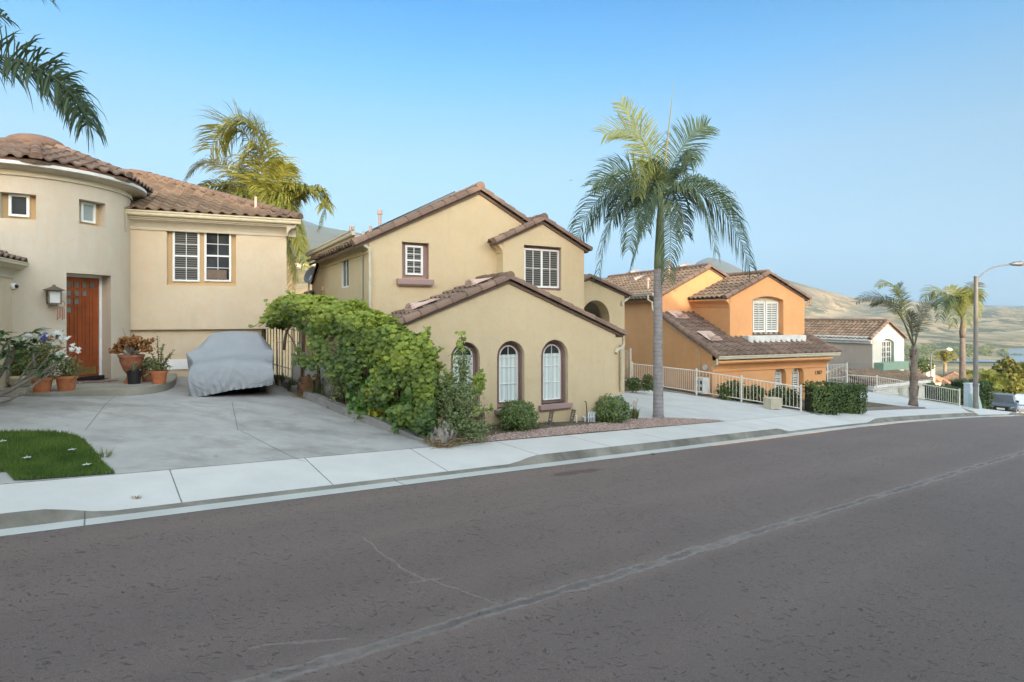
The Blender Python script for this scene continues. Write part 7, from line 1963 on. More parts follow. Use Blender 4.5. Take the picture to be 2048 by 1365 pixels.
# woody limbs
mb = MB()
for pts, Y0, Y1, r in (([(568, 700), (575, 660), (600, 640)], 17, 16.9, .05), ([(603, 760), (606, 700), (610, 640)], 16.4, 16.3, .045), ([(640, 790), (638, 720), (645, 660)], 15.8, 15.6, .04), ([(820, 870), (822, 845), (808, 800), (812, 750), (775, 722), (720, 715)], 13.0, 14.2, .05), ([(822, 845), (845, 830), (860, 815)], 13, 13, .03), ([(770, 720), (810, 735), (845, 728)], 13.4, 13.2, .035), ([(690, 735), (700, 690), (720, 660)], 15.2, 15, .035), ([(605, 745), (590, 690), (570, 660)], 16.4, 16.9, .03)):
    P_ = smoothpath([at(x, y, Y0 + .75 + (Y1 - Y0) * i / (len(pts) - 1)) for i, (x, y) in enumerate(pts)], 4); mb = MB(); mb.tube(P_, [r * (1 - .5 * i / len(P_)) for i in range(len(P_))], 7); mb.build('limb', M['stem'], vine, smooth=True)
mb = MB()
for i in range(46):
    t = rg.random(); px, py, Y = vt(t); a = at(px, py, Y) + Vector((rg.uniform(-.3, .3), rg.uniform(-.3, .3), -.35)); b_ = a + Vector((rg.uniform(-.5, .5), rg.uniform(-.3, .3), rg.uniform(-.55, .1))); mb.tube([a, (a + b_) / 2 + Vector((0, 0, .08)), b_], .012, 4)
tag(mb.build('twigs', M['stem'], vine, smooth=True), kind='stuff')
# rusty stakes and wires of the trellis
st = thing('trellis', 'rusty trellis of thin stakes and wires holding up the grapevine', 'trellis', tuple(gz(640, 15.9)))
M['rust'] = plain('rusty_iron', (0.13, 0.075, 0.05), .9, var=.3)
mb = MB(); wires = MB()
SP = [(556, 18.6), (585, 17.6), (607, 16.8), (635, 16.2), (692, 15.2), (704, 15.4), (735, 14.6), (762, 14.4), (795, 13.8), (826, 13.6), (848, 13.5)]
tops = []
for px, Y in SP:
    b_ = gz(px, Y); z = lerpk([(v[0], v[1]) for v in VT], px); tp_ = at(px + rg.uniform(-4, 4), z + 6, Y); mb.tube([b_, tp_], .017, 5); tops.append((b_, tp_))
for (b0, t0), (b1, t1) in zip(tops, tops[1:]):
    for f in (.55, .8): wires.tube([b0 + (t0 - b0) * f, b1 + (t1 - b1) * f], .006, 4)
so2 = mb.build('stake', M['rust'], st); wires.build('wire', M['rust'], st)
# small white side gate fence between the two houses
fe = thing('side_fence', 'narrow white iron fence behind the grapevine, between the turret house and the khaki house', 'fence', tuple(gz(545, 18.6)))
mb = MB(); Pa = gz(530, 20.2); Pb = gz(640, 18.6); Pa.z = at(530, 730, 20.2).z; Pb.z = Pa.z - .35
for i in range(19):
    p = Pa + (Pb - Pa) * i / 18; mb.tube([p - UP * .2, p + UP * 1.55], .016 if i % 6 else .03, 5)
for z in (.1, 1.45): mb.tube([Pa + UP * z, Pb + UP * z], .02, 5)
mb.build('railing', M['ironwhite'], fe)
# pale retaining wall glimpsed under the leaves
mb = MB(); q0 = at(585, 760, 18.4); q1 = at(660, 760, 16.8); dv = (q1 - q0).normalized(); nv = Vector((-dv.y, dv.x, 0)) * .12
z0, z1 = H(q0.x, q0.y) - .2, at(600, 712, 18.2).z
mb.hexa([Vector((p.x, p.y, z)) + o for z in (z0, z1) for p, o in ((q0, Vector()), (q1, Vector()), (q1, nv), (q0, nv))])
tag(mb.build('garden_wall', M['white_wall'], None, loc=q0), 'low white garden wall half hidden behind the vine stakes', 'wall')
def bush(name, label, cat, C, rx, ry, rz, n, size, mat, shape='oval', stems=8, seed=1, group=None, shell=.6, lump=.3, base=None, hemi=False, stemmat='stem', tmul=1.0, extra=()):
    C = Vector(C); b_ = Vector(base) if base is not None else Vector((C.x, C.y, H(C.x, C.y)))
    t_ = thing(name, label, cat, tuple(b_), group); r2 = random.Random(seed)
    mb = MB()
    for i in range(stems):
        a = r2.uniform(0, 6.283); e = C + Vector((math.cos(a) * rx * r2.uniform(.2, .8), math.sin(a) * ry * r2.uniform(.2, .8), rz * r2.uniform(-.2, .7))); mb.tube([b_ + Vector((r2.uniform(-.5, .5) * rx, r2.uniform(-.5, .5) * ry, -.02)), (b_ + e) / 2, e], [.011, .009, .005], 5)
    if stems: mb.build('stems', M[stemmat], t_, smooth=True)
    mb = MB(); leafcloud(mb, C, rx, ry, rz, n, size, shape, r2, shell, seed=seed, lump=lump, hemi=hemi, tmul=tmul)
    for (o, r_, n2) in extra: leafcloud(mb, C + Vector(o), *r_, n2, size, shape, r2, .3, seed=seed + 9, lump=.5)
    mb.build('foliage', M[mat], t_); return t_
def pbush(name, label, cat, px, py, wpx, hpx, Y, dens, size, mat, **kw):
    """bush whose image outline is wpx x hpx centred at (px, py)"""
    C = at(px, py, Y); k = Y / FPX; rx = wpx / 2 * k; rz = hpx / 2 * k
    return bush(name, label, cat, C, rx, kw.pop('ry', rx * .9), rz, dens, size, mat, **kw)
pbush('shrub', 'dense dark small leaved shrub under the vine above the dead palm stump', 'shrub', 690, 745, 92, 130, 15.5, 2400, .07, 'shrub', seed=3, lump=.5)
pbush('shrub', 'tall wispy small leaved shrub at the street end of the grapevine', 'shrub', 915, 812, 92, 146, 13.45, 5200, .055, 'shrub', seed=4, lump=.6, shell=.35, extra=(((.12, .1, .85), (.22, .22, .62), 900), ((-.25, -.1, .35), (.35, .3, .5), 700), ((.45, -.1, -.55), (.42, .35, .28), 700), ((-.1, -.2, -.55), (.55, .4, .35), 900)))
pbush('nasturtium', 'patch of round bright green nasturtium leaves on the kerb under the vine', 'plant', 738, 800, 86, 94, 14.8, 760, .12, 'nast', shape='round', seed=5, stems=14, lump=.5, shell=.4)
pbush('nasturtium', 'lower patch of round green leaves beside the yellowing vine and broad leaved plant', 'plant', 808, 826, 90, 92, 14.0, 760, .12, 'nast', shape='round', seed=6, stems=14, lump=.5, shell=.4)
M['vine_yellow'] = leafmat('yellowing_grape_leaves', (0.24, 0.26, 0.03), (0.60, 0.56, 0.07), .35)
pbush('low_vine', 'low yellowing vine leaves hanging over the middle of the kerb wall', 'vine', 768, 803, 72, 112, 14.4, 480, .13, 'vine_yellow', shape='grape', seed=7, stems=12, lump=.5, shell=.4)
pbush('low_vine', 'mid green low vine leaves behind the broad leaved plant', 'vine', 848, 812, 80, 140, 13.6, 760, .12, 'vine_dark', shape='grape', seed=8, stems=10, lump=.5, shell=.4)
def canna(px, py, Y, hs, label, seed):
    b_ = gz(px, Y); t_ = thing('canna', label, 'plant', tuple(b_)); r2 = random.Random(seed); mb = MB()
    for (dx, dyp, ln, wd) in hs:
        a = b_ + UP * .05; e = at(px + dx, py + dyp, Y + r2.uniform(-.2, .1)); d = (e - a); L = d.length; T = d.normalized(); S = T.cross(Vector((0, -1, 0))).normalized(); S = (S + Vector((0, r2.uniform(-.5, .5), 0))).normalized(); U = S.cross(T)
        row = []
        for i in range(8):
            t = i / 7; c = a + d * (1 - ln + ln * t) + U * (-.10 * (t - .4) ** 2 * L); w_ = wd * math.sin(math.pi * min(.98, .06 + t * .92)) ** .8
            row += [c - S * w_ + U * .03, c, c + S * w_ + U * .03]
        mb.add(row, [(3 * i + j, 3 * i + j + 1, 3 * i + j + 4, 3 * i + j + 3) for i in range(7) for j in (0, 1)], r2.random())
        mb.tube([a, a + d * (1 - ln * .8)], .012, 5, t=.4)
    mb.build('leaves', M['canna'], t_)
canna(745, 778, 14.9, [(-22, -38, .6, .07), (-12, -48, .6, .07), (4, -44, .6, .07), (-26, -18, .6, .07), (18, -30, .6, .06)], 'broad leaved plant with long pointed leaves above the round green leaves', 3)
canna(812, 850, 13.9, [(-4, -74, .5, .09), (16, -40, .6, .09), (24, -22, .6, .06), (-14, -40, .6, .06), (-12, 5, .6, .05)], 'bright broad leaved plant near the street end of the kerb wall', 4)
# strap leaves in the bed and low ground plants
M['strap'] = leafmat('strap_leaves', (0.05, 0.08, 0.025), (0.16, 0.20, 0.07), .25)
def straps(name, label, px, py, Y, n, h, spread, mat='strap', cat='plant'):
    b_ = gz(px, Y); mb = MB(); r2 = random.Random(int(px))
    for i in range(n):
        a = r2.uniform(0, 6.283); r = spread * r2.uniform(.2, 1); o = b_ + Vector((r2.uniform(-.12, .12), r2.uniform(-.12, .12), 0)); hh = h * r2.uniform(.5, 1); d = Vector((math.cos(a), math.sin(a), 0)); s = Vector((-d.y, d.x, 0)) * .012
        p1 = o + d * r * .35 + UP * hh * .75; p2 = o + d * r + UP * hh * r2.uniform(.6, 1)
        mb.add([o - s, o + s, p1 - s, p1 + s, p2], [(0, 1, 3, 2), (2, 3, 4)], r2.random())
    return tag(mb.build(name, M[mat], None, loc=b_), label, cat)
straps('strap_plant', 'tuft of long strap leaves beside the dead palm stump', 636, 770, 16.2, 26, .85, .3)
straps('strap_plant', 'dark grassy clump at the house end of the kerb wall', 560, 755, 18.9, 90, .5, .5); straps('strap_plant', 'dark grassy clump between the car and the white garden wall', 585, 750, 17.7, 90, .5, .5)
# the two palm stumps
def stump(px, py, Y, r, h, label, mats, name='palm_stump', fiber=True):
    b_ = gz(px, Y); t_ = thing(name, label, 'stump', tuple(b_)); r2 = random.Random(int(px)); mb = MB()
    mb.lathe(b_ - UP * .05, [(r * .95, 0), (r * 1.0, h * .4), (r * .7, h * .8), (r * .2, h)], 14); mb.build('core', M[mats[0]], t_, smooth=True)
    mb = MB()
    for i in range(60):
        a = r2.uniform(0, 6.283); z = r2.uniform(.05, .95) * h; rr = r * (1.02 - .3 * z / h); d = Vector((math.cos(a), math.sin(a), 0)); s = Vector((-d.y, d.x, 0)) * r2.uniform(.05, .11)
        p = b_ + d * rr + UP * z; e = p + d * r2.uniform(.02, .10) + UP * r2.uniform(.06, .2)
        mb.add([p - s, p + s, e + s * .4, e - s * .4], [(0, 1, 2, 3)], r2.random())
    mb.build('leaf_scales', M[mats[1]], t_)
    if fiber:
        mb = MB()
        for i in range(420):
            a = r2.uniform(0, 6.283); d = Vector((math.cos(a), math.sin(a), 0)); p = b_ + d * r * r2.uniform(.7, 1.35) + UP * r2.uniform(0, .16) * (1 if r2.random() < .5 else .3); e = p + Vector((r2.gauss(0, .14), r2.gauss(0, .10), r2.uniform(-.06, .06))) ; e.z = max(e.z, b_.z + .01)
            mb.tube([p, e], .005, 3)
        mb.build('roots', M['frond_dry'], t_)
M['scale_grey'] = plain('weathered_grey_scales', (0.36, 0.32, 0.28), .9, var=.3, scale=12)
M['scale_brown'] = plain('brown_leaf_scales', (0.20, 0.105, 0.05), .9, var=.35, scale=12)
stump(886, 884, 12.95, .27, .34, 'cut grey palm stump with tangled roots at the pavement corner', ('stem', 'scale_grey'))
stump(617, 775, 16.7, .30, .62, 'brown shaggy palm stump under the grapevine behind the kerb wall', ('stem', 'scale_brown'))
# ================================================================== in front of the khaki house
BX = [('round_bush', 'clipped round bush under the middle arched window', 1036, 836, 80, 62), ('round_bush', 'clipped round bush beside the driveway corner of the khaki house', 1224, 822, 76, 54)]
M['box'] = leafmat('box_leaves', (0.075, 0.13, 0.035), (0.25, 0.33, 0.11), .22, .4)
for (nm, lb, px, py, wp, hp), pb_y in zip(BX, (863, 847)):
    P = gp(px, pb_y - 3); k = P.y / FPX; C = Vector((P.x, P.y + .05, P.z + hp * .42 * k))
    bush(nm, lb, 'bush', C, wp / 2 * k, wp / 2 * k, hp * .54 * k, 3600, .062, 'box', 'oval', 10, int(px), shell=.72, lump=.16, group='clipped round bushes', base=P)
# lilies at the corner bush
straps('lily', 'grassy clump with orange yellow flowers right of the corner bush', 1268, 832, gp(1266, 838).y, 90, .42, .35, 'bushleaf')
mb = MB(); sl2 = MB(); yl = gp(1266, 838).y
for px, py in ((1268, 803), (1271, 806), (1273, 824), (1266, 807), (1275, 800)):
    C = at(px, py, yl); 
    for i in range(6):
        a = i * 1.047; d = Vector((math.cos(a), math.sin(a), .6)).normalized(); s = d.cross(UP).normalized(); mb.face([C, C + d * .03 + s * .015, C + d * .06, C + d * .03 - s * .015], rnd.random())
    sl2.tube([gz(1268, yl), C], .005, 4)
lf = sl2.build('lily_flower', M['stem'], None, loc=gz(1268, yl)); tag(lf, 'orange yellow lily blossoms on thin stalks beside the corner bush', 'flower'); mb.build('petals', M['petaly'], lf)
# weeds / ground cover along the wall
mb = MB(); r2 = random.Random(12)
for i in range(3200):
    px = r2.uniform(965, 1215); base_y = 866 - (px - 965) * .088; py = base_y - r2.uniform(0, 16)
    P = gp(px, py); 
    if noise.noise(P * 1.1) < -.12: continue
    a = r2.uniform(0, 6.283); e = P + Vector((math.cos(a) * .05, math.sin(a) * .05, r2.uniform(.02, .09))); s = Vector((-math.sin(a), math.cos(a), 0)) * .008; mb.face([P - s, P + s, e], r2.random())
tag(mb.build('ground_cover', M['jade_green']), 'thin green weeds along the foot of the khaki garage wall', 'ground cover', kind='stuff')
# loose gravel stones on the bed's surface
mb = MB(); r2 = random.Random(14); n = 0; gx = [p[0] for p in GRAV]; gy = [p[1] for p in GRAV]
while n < 5200:
    x = r2.uniform(min(gx), max(gx)); y = r2.uniform(min(gy), max(gy))
    if not inside(x, y, GRAV): continue
    n += 1; s = r2.uniform(.012, .03); P = Vector((x, y, H(x, y) + .016)); a = r2.uniform(0, 6.28); c_, s_ = math.cos(a) * s, math.sin(a) * s
    mb.add([P + Vector((c_, s_, 0)), P + Vector((-s_ * .8, c_ * .8, 0)), P + Vector((-c_, -s_, 0)), P + Vector((s_ * .8, -c_ * .8, 0)), P + Vector((c_ * .2, s_ * .2, s * .9))], [(0, 1, 4), (1, 2, 4), (2, 3, 4), (3, 0, 4)], r2.random())
M['stone'] = tintmat('pink_stones', (0.30, 0.18, 0.14), (0.60, 0.47, 0.40), .9, 30, 0)
tag(mb.build('gravel_stones', M['stone']), 'loose pink stones scattered over the gravel bed', 'gravel', kind='stuff')
# leaning garden lights
def glight(px, py, lean, label):
    P = gp(px, py); t_ = thing('garden_light', label, 'garden light', tuple(P), 'leaning garden lights'); ax = Vector((lean, 0, 1)).normalized(); u = Vector((1, 0, -lean)).normalized(); v = ax.cross(u); f_ = lambda a, b_, c: P + u * a + v * b_ + ax * c
    mb = MB(); mb.tube([P - ax * .05, P + ax * .13], .055, 10); mb.build('base', M['lampgrey'], t_, smooth=True, auto=40)
    mb = MB()
    for a in (-.045, .045):
        for b_ in (-.045, .045): mb.box(f_, a - .01, a + .01, b_ - .01, b_ + .01, .13, .36)
    mb.box(f_, -.06, .06, -.06, .06, .36, .40)
    for z in (.19, .25, .31): mb.box(f_, -.05, .05, -.05, .05, z, z + .02)
    mb.build('cage', M['bronze'], t_)
glight(1099, 850, .16, 'leaning dark garden light under the sill, left of two by the gravel'); glight(1142, 846, .22, 'leaning dark garden light nearer the irrigation pipes, right of two by the gravel'); glight(966, 856, -.05, 'short garden light half hidden right of the wispy shrub')
# irrigation valves
P = gp(1182, 844); t_ = thing('irrigation_valves', 'cluster of grey white irrigation pipes standing by the corner bush', 'pipes', tuple(P))
mb = MB(); k = P.y / FPX
for i, dx in enumerate((-5, 0, 5, 8)): mb.tube([P + Vector((dx * k, .03 * i, -.05)), P + Vector((dx * k, .03 * i, 16 * k)), P + Vector(((dx + 3) * k, .03 * i, 19 * k))], 1.7 * k, 8)
for i, dx in enumerate((-5, 0, 5)): mb.tube([P + Vector((dx * k, 0, 7 * k)), P + Vector((dx * k, 0, 11 * k))], 2.6 * k, 8)
mb.tube([P + Vector((-12 * k, 0, 0)), P + Vector((-12 * k, 0, 9 * k)), P + Vector((-17 * k, 0, 10 * k))], 1.8 * k, 8); mb.build('pipes', M['utility'], t_, smooth=True, auto=40)
mb = MB(); mb.tube([P + Vector((-7 * k, 0, 0)), P + Vector((-9 * k, 0, 30 * k)), P + Vector((-10 * k, 0, 40 * k)), P + Vector((-13 * k, 0, 41 * k))], .9 * k, 6); mb.build('riser', M['black'], t_)
P = gp(1153, 845); mb = MB(); k = P.y / FPX; mb.tube([P, P + UP * 13 * k, P + Vector((-1.5 * k, 0, 14 * k))], 1.5 * k, 8); tag(mb.build('pipe_stub', M['white'], None, loc=P), 'single white pipe stub right of the leaning garden lights', 'pipe')
# ================================================================== white iron fences, gates, hedges down the street
def linepx(px, P, Q):
    """point of the vertical plane through P-Q seen in photo column px"""
    u = (px - CX) / FPX; P, Q = Vector(P).to_2d(), Vector(Q).to_2d(); d = Q - P
    t = (u * P.y - P.x) / (d.x - u * d.y); r = P + d * t; return r
def fpt(px, py, P, Q):
    r = linepx(px, P, Q); return Vector((r.x, r.y, CAMH + (HY - py) / FPX * r.y))
def railing(name, label, A, B, posts, n, mat='ironwhite'):
    """A, B: (top, bottom) end pairs in 3D; posts: fractions"""
    (At, Ab), (Bt, Bb) = A, B
    t_ = thing(name, label, 'fence', tuple(Ab))
    L = lambda f, k: (Ab + (Bb - Ab) * f) * (1 - k) + (At + (Bt - At) * f) * k
    mb = MB(); mb.tube([L(0, 1), L(1, 1)], .028, 6); mb.build('top_rail', M[mat], t_); mb = MB(); mb.tube([L(0, .1), L(1, .1)], .022, 6); mb.build('bottom_rail', M[mat], t_)
    mb = MB()
    for i in range(1, n): mb.tube([L(i / n, .1), L(i / n, 1)], .012, 5)
    mb.build('picket_panel', M[mat], t_)
    for f in posts:
        mb = MB(); mb.tube([L(f, -.1), L(f, 1.06)], .042, 8); q_ = L(f, 1.06); mb.ball(q_, .05, .05, .05, 8, 6); mb.build('post', M[mat], t_, smooth=True, auto=40)
    return t_
FR_ = gp(1604, 823); FL = at(1264, 762, 26.8)
A = (fpt(1264, 728, FL, FR_), fpt(1264, 768, FL, FR_)); B = (fpt(1602, 775, FL, FR_), fpt(1602, 822, FL, FR_))
# keep a straight line of posts: two runs that meet at the post in column 1393
mid = (fpt(1393, 742, FL, FR_), fpt(1393, 788, FL, FR_))
railing('railing', 'white iron railing beside the orange house, upper run behind the king palm trunk', A, mid, [0], 34)
railing('railing', 'white iron railing beside the orange house, lower run ending at the pavement', mid, B, [0, .45, 1], 30)
# kerb under the railing
mb = MB(); pts = [fpt(x, y, FL, FR_) for x, y in ((1320, 779), (1393, 792), (1500, 808), (1604, 825))] + [gp(1642, 830)]
nv = Vector((-.8, -.6, 0)) * .12
for a, b_ in zip(pts, pts[1:]): mb.hexa([a - UP * .3 + nv, b_ - UP * .3 + nv, b_ - UP * .3 - nv, a - UP * .3 - nv, a + UP * .02 + nv, b_ + UP * .02 + nv, b_ + UP * .02 - nv, a + UP * .02 - nv])
tag(mb.build('kerb_wall', M['kerbwall_c'], None, loc=pts[0]), 'straight low concrete kerb under the white railing of the orange house', 'wall')
def gate(name, label, A, B, n, brace=True, mat='ironwhite'):
    (At, Ab), (Bt, Bb) = A, B; t_ = thing(name, label, 'gate', tuple(Ab)); L = lambda f, k: (Ab + (Bb - Ab) * f) * (1 - k) + (At + (Bt - At) * f) * k
    mb = MB()
    for f in (0, 1): mb.tube([L(f, -.03), L(f, 1.03)], .04, 6)
    for k in (.06, .97, .42): mb.tube([L(0, k), L(1, k)], .022, 5)
    if brace: mb.tube([L(0, .72), L(1, .95)], .02, 5)
    mb.build('gate_frame', M[mat], t_); mb = MB()
    for i in range(1, n): mb.tube([L(i / n, .04), L(i / n, .97)], .014, 5)
    mb.build('picket_panel', M[mat], t_)
    return t_
PA = at(1246, 765, 27.6)
gate('side_gate', 'narrow tall white gate between the khaki and the orange house', (at(1246, 701, 27.6), PA), (at(1261, 699, 26.8), at(1261, 764, 26.8)), 5)
# lot 4: tall gate section and long railing
R4 = gp(1919, 813); L4 = at(1660, 775, 41.5)
gate('side_gate', 'wide white iron gate between the orange and the white house', (fpt(1655, 729, L4, R4), fpt(1655, 778, L4, R4)), (fpt(1694, 727, L4, R4), fpt(1694, 772, L4, R4)), 13)
railing('railing', 'long white iron railing in front of the white house, left run behind the round hedges', (fpt(1695, 750, L4, R4), fpt(1695, 774, L4, R4)), (fpt(1754, 754, L4, R4), fpt(1754, 784, L4, R4)), [0, 1], 14)
railing('railing', 'long white iron railing in front of the white house, right run behind the slender palm', (fpt(1755, 754, L4, R4), fpt(1755, 784, L4, R4)), (fpt(1919, 781, L4, R4), fpt(1919, 812, L4, R4)), [1], 40)
mb = MB(); pts = [fpt(x, y, L4, R4) for x, y in ((1700, 782), (1755, 787), (1840, 799), (1919, 814))] + [gp(1948, 824)]
for a, b_ in zip(pts, pts[1:]): mb.hexa([a - UP * .5 + nv, b_ - UP * .5 + nv, b_ - UP * .5 - nv, a - UP * .5 - nv, a + UP * .02 + nv, b_ + UP * .02 + nv, b_ + UP * .02 - nv, a + UP * .02 - nv])
tag(mb.build('kerb_wall', M['beige_block'], None, loc=pts[0]), 'low pale kerb under the railing of the white house', 'wall')
# hedges
M['hedge'] = leafmat('dark_hedge_leaves', (0.045, 0.08, 0.02), (0.14, 0.20, 0.05), .2, .4)
def hedge(px, py, wp, hp, label, n=2400, size=.085, group=None, depth=.8, mat='hedge', Y=None, lump=.18):
    P = gp(px, py) if Y is None else at(px, py, Y); k = P.y / FPX; C = P + UP * hp * .47 * k
    return bush('hedge', label, 'hedge', C, wp / 2 * k, wp / 2 * k * depth, hp * .56 * k, n, size, mat, 'oval', 6, int(px), group, .72, lump, base=P)
hedge(1464, 803, 60, 40, 'low dark hedge behind the white railing under the orange garage wall', 1500, .10, None, .5, Y=24.9); hedge(1510, 805, 40, 34, 'small dark hedge behind the railing, left of the beige block', 900, .10, None, .6, Y=24.6)
hedge(1566, 817, 66, 42, 'dark hedge behind the lower railing under the two arched windows', 1800, .10, None, .5, Y=24.4)
hedge(1268, 781, 32, 26, 'small bush at the top of the pale driveway, near the narrow gate', 800, .07, None, 1, Y=24.3); hedge(1297, 780, 26, 32, 'small bush left of the king palm trunk by the railing', 800, .07, None, 1, Y=24.2)
P = at(1545, 811, 23.2); mb = MB(); k = P.y / FPX; f_ = lambda a, b_, c: P + D3 * a + N3 * b_ + UP * c
mb.box(f_, -14 * k, 14 * k, -.2, .2, -6 * k, 13 * k); mb.box(f_, -14.5 * k, 14.5 * k, -.22, .22, 13 * k, 15 * k); tag(mb.build('block_pier', M['beige_block'], None, loc=P), 'low beige block pier behind the lower railing of the orange house', 'pier')
# the condenser under the disc on the side wall
w0_, z0_ = H3.hits(1403, 785, -.45); f_ = lambda a, b_, c: H3.W(-.5 + c, w0_ + a, z0_ + b_)
t_ = thing('air_conditioner', 'white condenser box with dark vents behind the railing beside the orange wall', 'air conditioner', tuple(f_(0, 0, 0)))
mb = MB(); mb.box(f_, -.26, .26, -.05, .66, -.1, .25); mb.build('casing', M['offwhite'], t_)
mb = MB()
for a, b_ in ((-.2, .1), (.06, .1), (-.2, .38), (.06, .38)): mb.box(f_, a, a + .12, b_, b_ + .16, -.112, -.101)
mb.build('vent_grille', M['black'], t_)

# ================================================================== near lamp post, cabinet, hedges, black car
LB = at(1951, 822, 34.5); L_ = lambda px, py, dy=0: at(px, py, 34.5 + dy)
lp_ = thing('street_lamp', 'tall grey street lamp at the right edge with a curved arm', 'street lamp', tuple(LB))
mb = MB(); mb.tube([LB - UP * .5, LB + UP * .1, L_(1951.5, 700), L_(1952, 556)], [.14, .135, .12, .11], 14); mb.tube([L_(1952, 556), L_(1952, 553)], [.12, .12], 14); mb.build('pole', M['galv'], lp_, smooth=True, auto=40)
mb = MB(); mb.tube(smoothpath([L_(1954, 562), L_(1958, 556), L_(1975, 541), L_(1995, 533), L_(2022, 529)], 5), [.05] * 4 + [.04] * 17, 8); mb.build('arm', M['lampgrey'], lp_, smooth=True)
mb = MB(); hc = [L_(2018, 529), L_(2028, 528), L_(2040, 527.5), L_(2050, 528.5)]; mb.tube(hc, [.05, .13, .17, .06], 10); mb.tube([L_(2027, 527), L_(2027, 524)], .04, 6); mb.build('lamp_head', M['lampgrey'], lp_, smooth=True)
mb = MB(); mb.tube([L_(1951, 774), L_(1951, 768)], .14, 10); mb.build('band', M['lampgrey'], lp_)
LF = at(1862, 775, 57); F2 = lambda px, py: at(px, py, 57)
lq = thing('street_lamp', 'distant pale street lamp rising beside the white chimney', 'street lamp', tuple(LF - UP * 3))
mb = MB(); mb.tube([LF - UP * 3, F2(1862, 708)], .07, 8); mb.build('pole', M['galv'], lq, smooth=True); mb = MB(); mb.tube(smoothpath([F2(1862, 710), F2(1870, 703), F2(1882, 700), F2(1893, 699.5)], 4), .05, 6); mb.build('arm', M['lampgrey'], lq, smooth=True)
mb = MB(); mb.tube([F2(1892, 699.6), F2(1897, 699.4), F2(1904, 700)], [.08, .2, .1], 8); mb.build('lamp_head', M['utility'], lq, smooth=True)
P = at(1950, 822, 35.3); k = P.y / FPX; t_ = thing('utility_cabinet', 'pale utility cabinet standing behind the near lamp post', 'cabinet', tuple(P)); f_ = lambda a, b_, c: P + Vector((a * k, b_, c * k))
mb = MB(); mb.box(f_, -10, 8, 0, .5, -3, 52); mb.box(f_, -11, 9, -.03, .53, 52, 54); mb.build('casing', M['utility'], t_)
mb = MB(); mb.box(f_, -9, 7, -.02, -.002, 3, 48); mb.build('door', M['utility'], t_)
P = at(1957, 821, 34.9); k = P.y / FPX; f_ = lambda a, b_, c: P + Vector((a * k, b_, c * k)); mb = MB()
mb.hexa([f_(-10, 0, 0), f_(7, 0, 0), f_(8, .4, 0), f_(-10, .4, 0), f_(-10, .15, 32), f_(0, .15, 34), f_(0, .4, 34), f_(-10, .4, 32)]); mb.hexa([f_(1, -.05, 0), f_(7.5, -.05, 0), f_(7.5, .1, 0), f_(1, .1, 0), f_(-2, .05, 36), f_(1, .05, 36), f_(1, .15, 36), f_(-2, .15, 36)])
tag(mb.build('fence_panel', M['mint'], None, loc=P), 'pale green tapering boards leaning at the foot of the near lamp post', 'boards')
def boxhedge(px0, px1, pt, pbm, Y, label, dep=1.2, n=2600, sz=.13):
    a = at(px0, pbm, Y); b_ = at(px1, pbm, Y); zt = at(px0, pt, Y).z; t_ = thing('hedge', label, 'hedge', tuple((a + b_) / 2)); r2 = random.Random(int(px0)); mb = MB()
    for i in range(n):
        f = r2.random(); d = r2.random(); zf = r2.random(); sdn = r2.randrange(4)
        if sdn == 0: d = r2.uniform(-.06, .05); nn_ = Vector((0, -1, .3))
        elif sdn == 1: zf = 1 + r2.uniform(-.06, .05) + .04 * noise.noise(Vector((f * 6, d * 4, 1))); nn_ = Vector((0, 0, 1))
        elif sdn == 2: f = 1 + r2.uniform(-.05, .05); nn_ = Vector((1, 0, .3))
        else: nn_ = Vector((r2.uniform(-1, 1), -.5, .5))
        p = a + (b_ - a) * f + Vector((0, d * dep, 0)); p.z = a.z + (zt - a.z) * zf; bz_ = noise.noise(p * 1.6) * .16; p += Vector((bz_ + (.12 * (zf - .5)) * (1 if f > .5 else -1), -abs(bz_), bz_ * .6)) * (b_ - a).length / 1.6 * .8
        nr_ = (nn_ + Vector((r2.gauss(0, .5), r2.gauss(0, .5), r2.gauss(0, .5)))).normalized(); ta = nr_.orthogonal().normalized(); leaf(mb, p, ta, nr_.cross(ta), nr_, sz * r2.uniform(.7, 1.2), 'oval', min(1, max(0, .4 + .5 * noise.noise(p * 1.2) + r2.gauss(0, .2))))
    mb.build('foliage', M['hedge'], t_); c = MB(); c.hexa([a + Vector((.1, .12, -.3)), b_ + Vector((-.1, .12, -.3)), b_ + Vector((-.1, dep - .1, -.3)), a + Vector((.1, dep - .1, -.3))] + [Vector((p.x, p.y, zt - .15)) for p in (a + Vector((.1, .12, 0)), b_ + Vector((-.1, .12, 0)), b_ + Vector((-.1, dep - .1, 0)), a + Vector((.1, dep - .1, 0)))]); M.setdefault('twig', plain('dark_twigs', (0.03, 0.035, 0.015), .95, var=.4, scale=10)); c.build('twigs', M['twig'], t_)
boxhedge(1627, 1683, 771, 829, gp(1655, 829).y, 'boxy dark bush nearest the corner of the orange house', 1.0, 2400, .085)
boxhedge(1676, 1729, 773, 828, gp(1702, 828).y, 'boxy dark bush on the pavement, second from the orange house', 1.0, 2400, .085)
boxhedge(1932, 1985, 765, 826, 37.0, 'tall dark square clipped hedge behind the near lamp post', 1.5)
boxhedge(1880, 1938, 777, 818, 37.0, 'lower green hedge behind the right end of the white railing', 1.6, 2600)
hedge(1852, 778, 30, 22, 'small rounded shrub above the railing under the far street lamp', 700, .16, None, 1, Y=43)
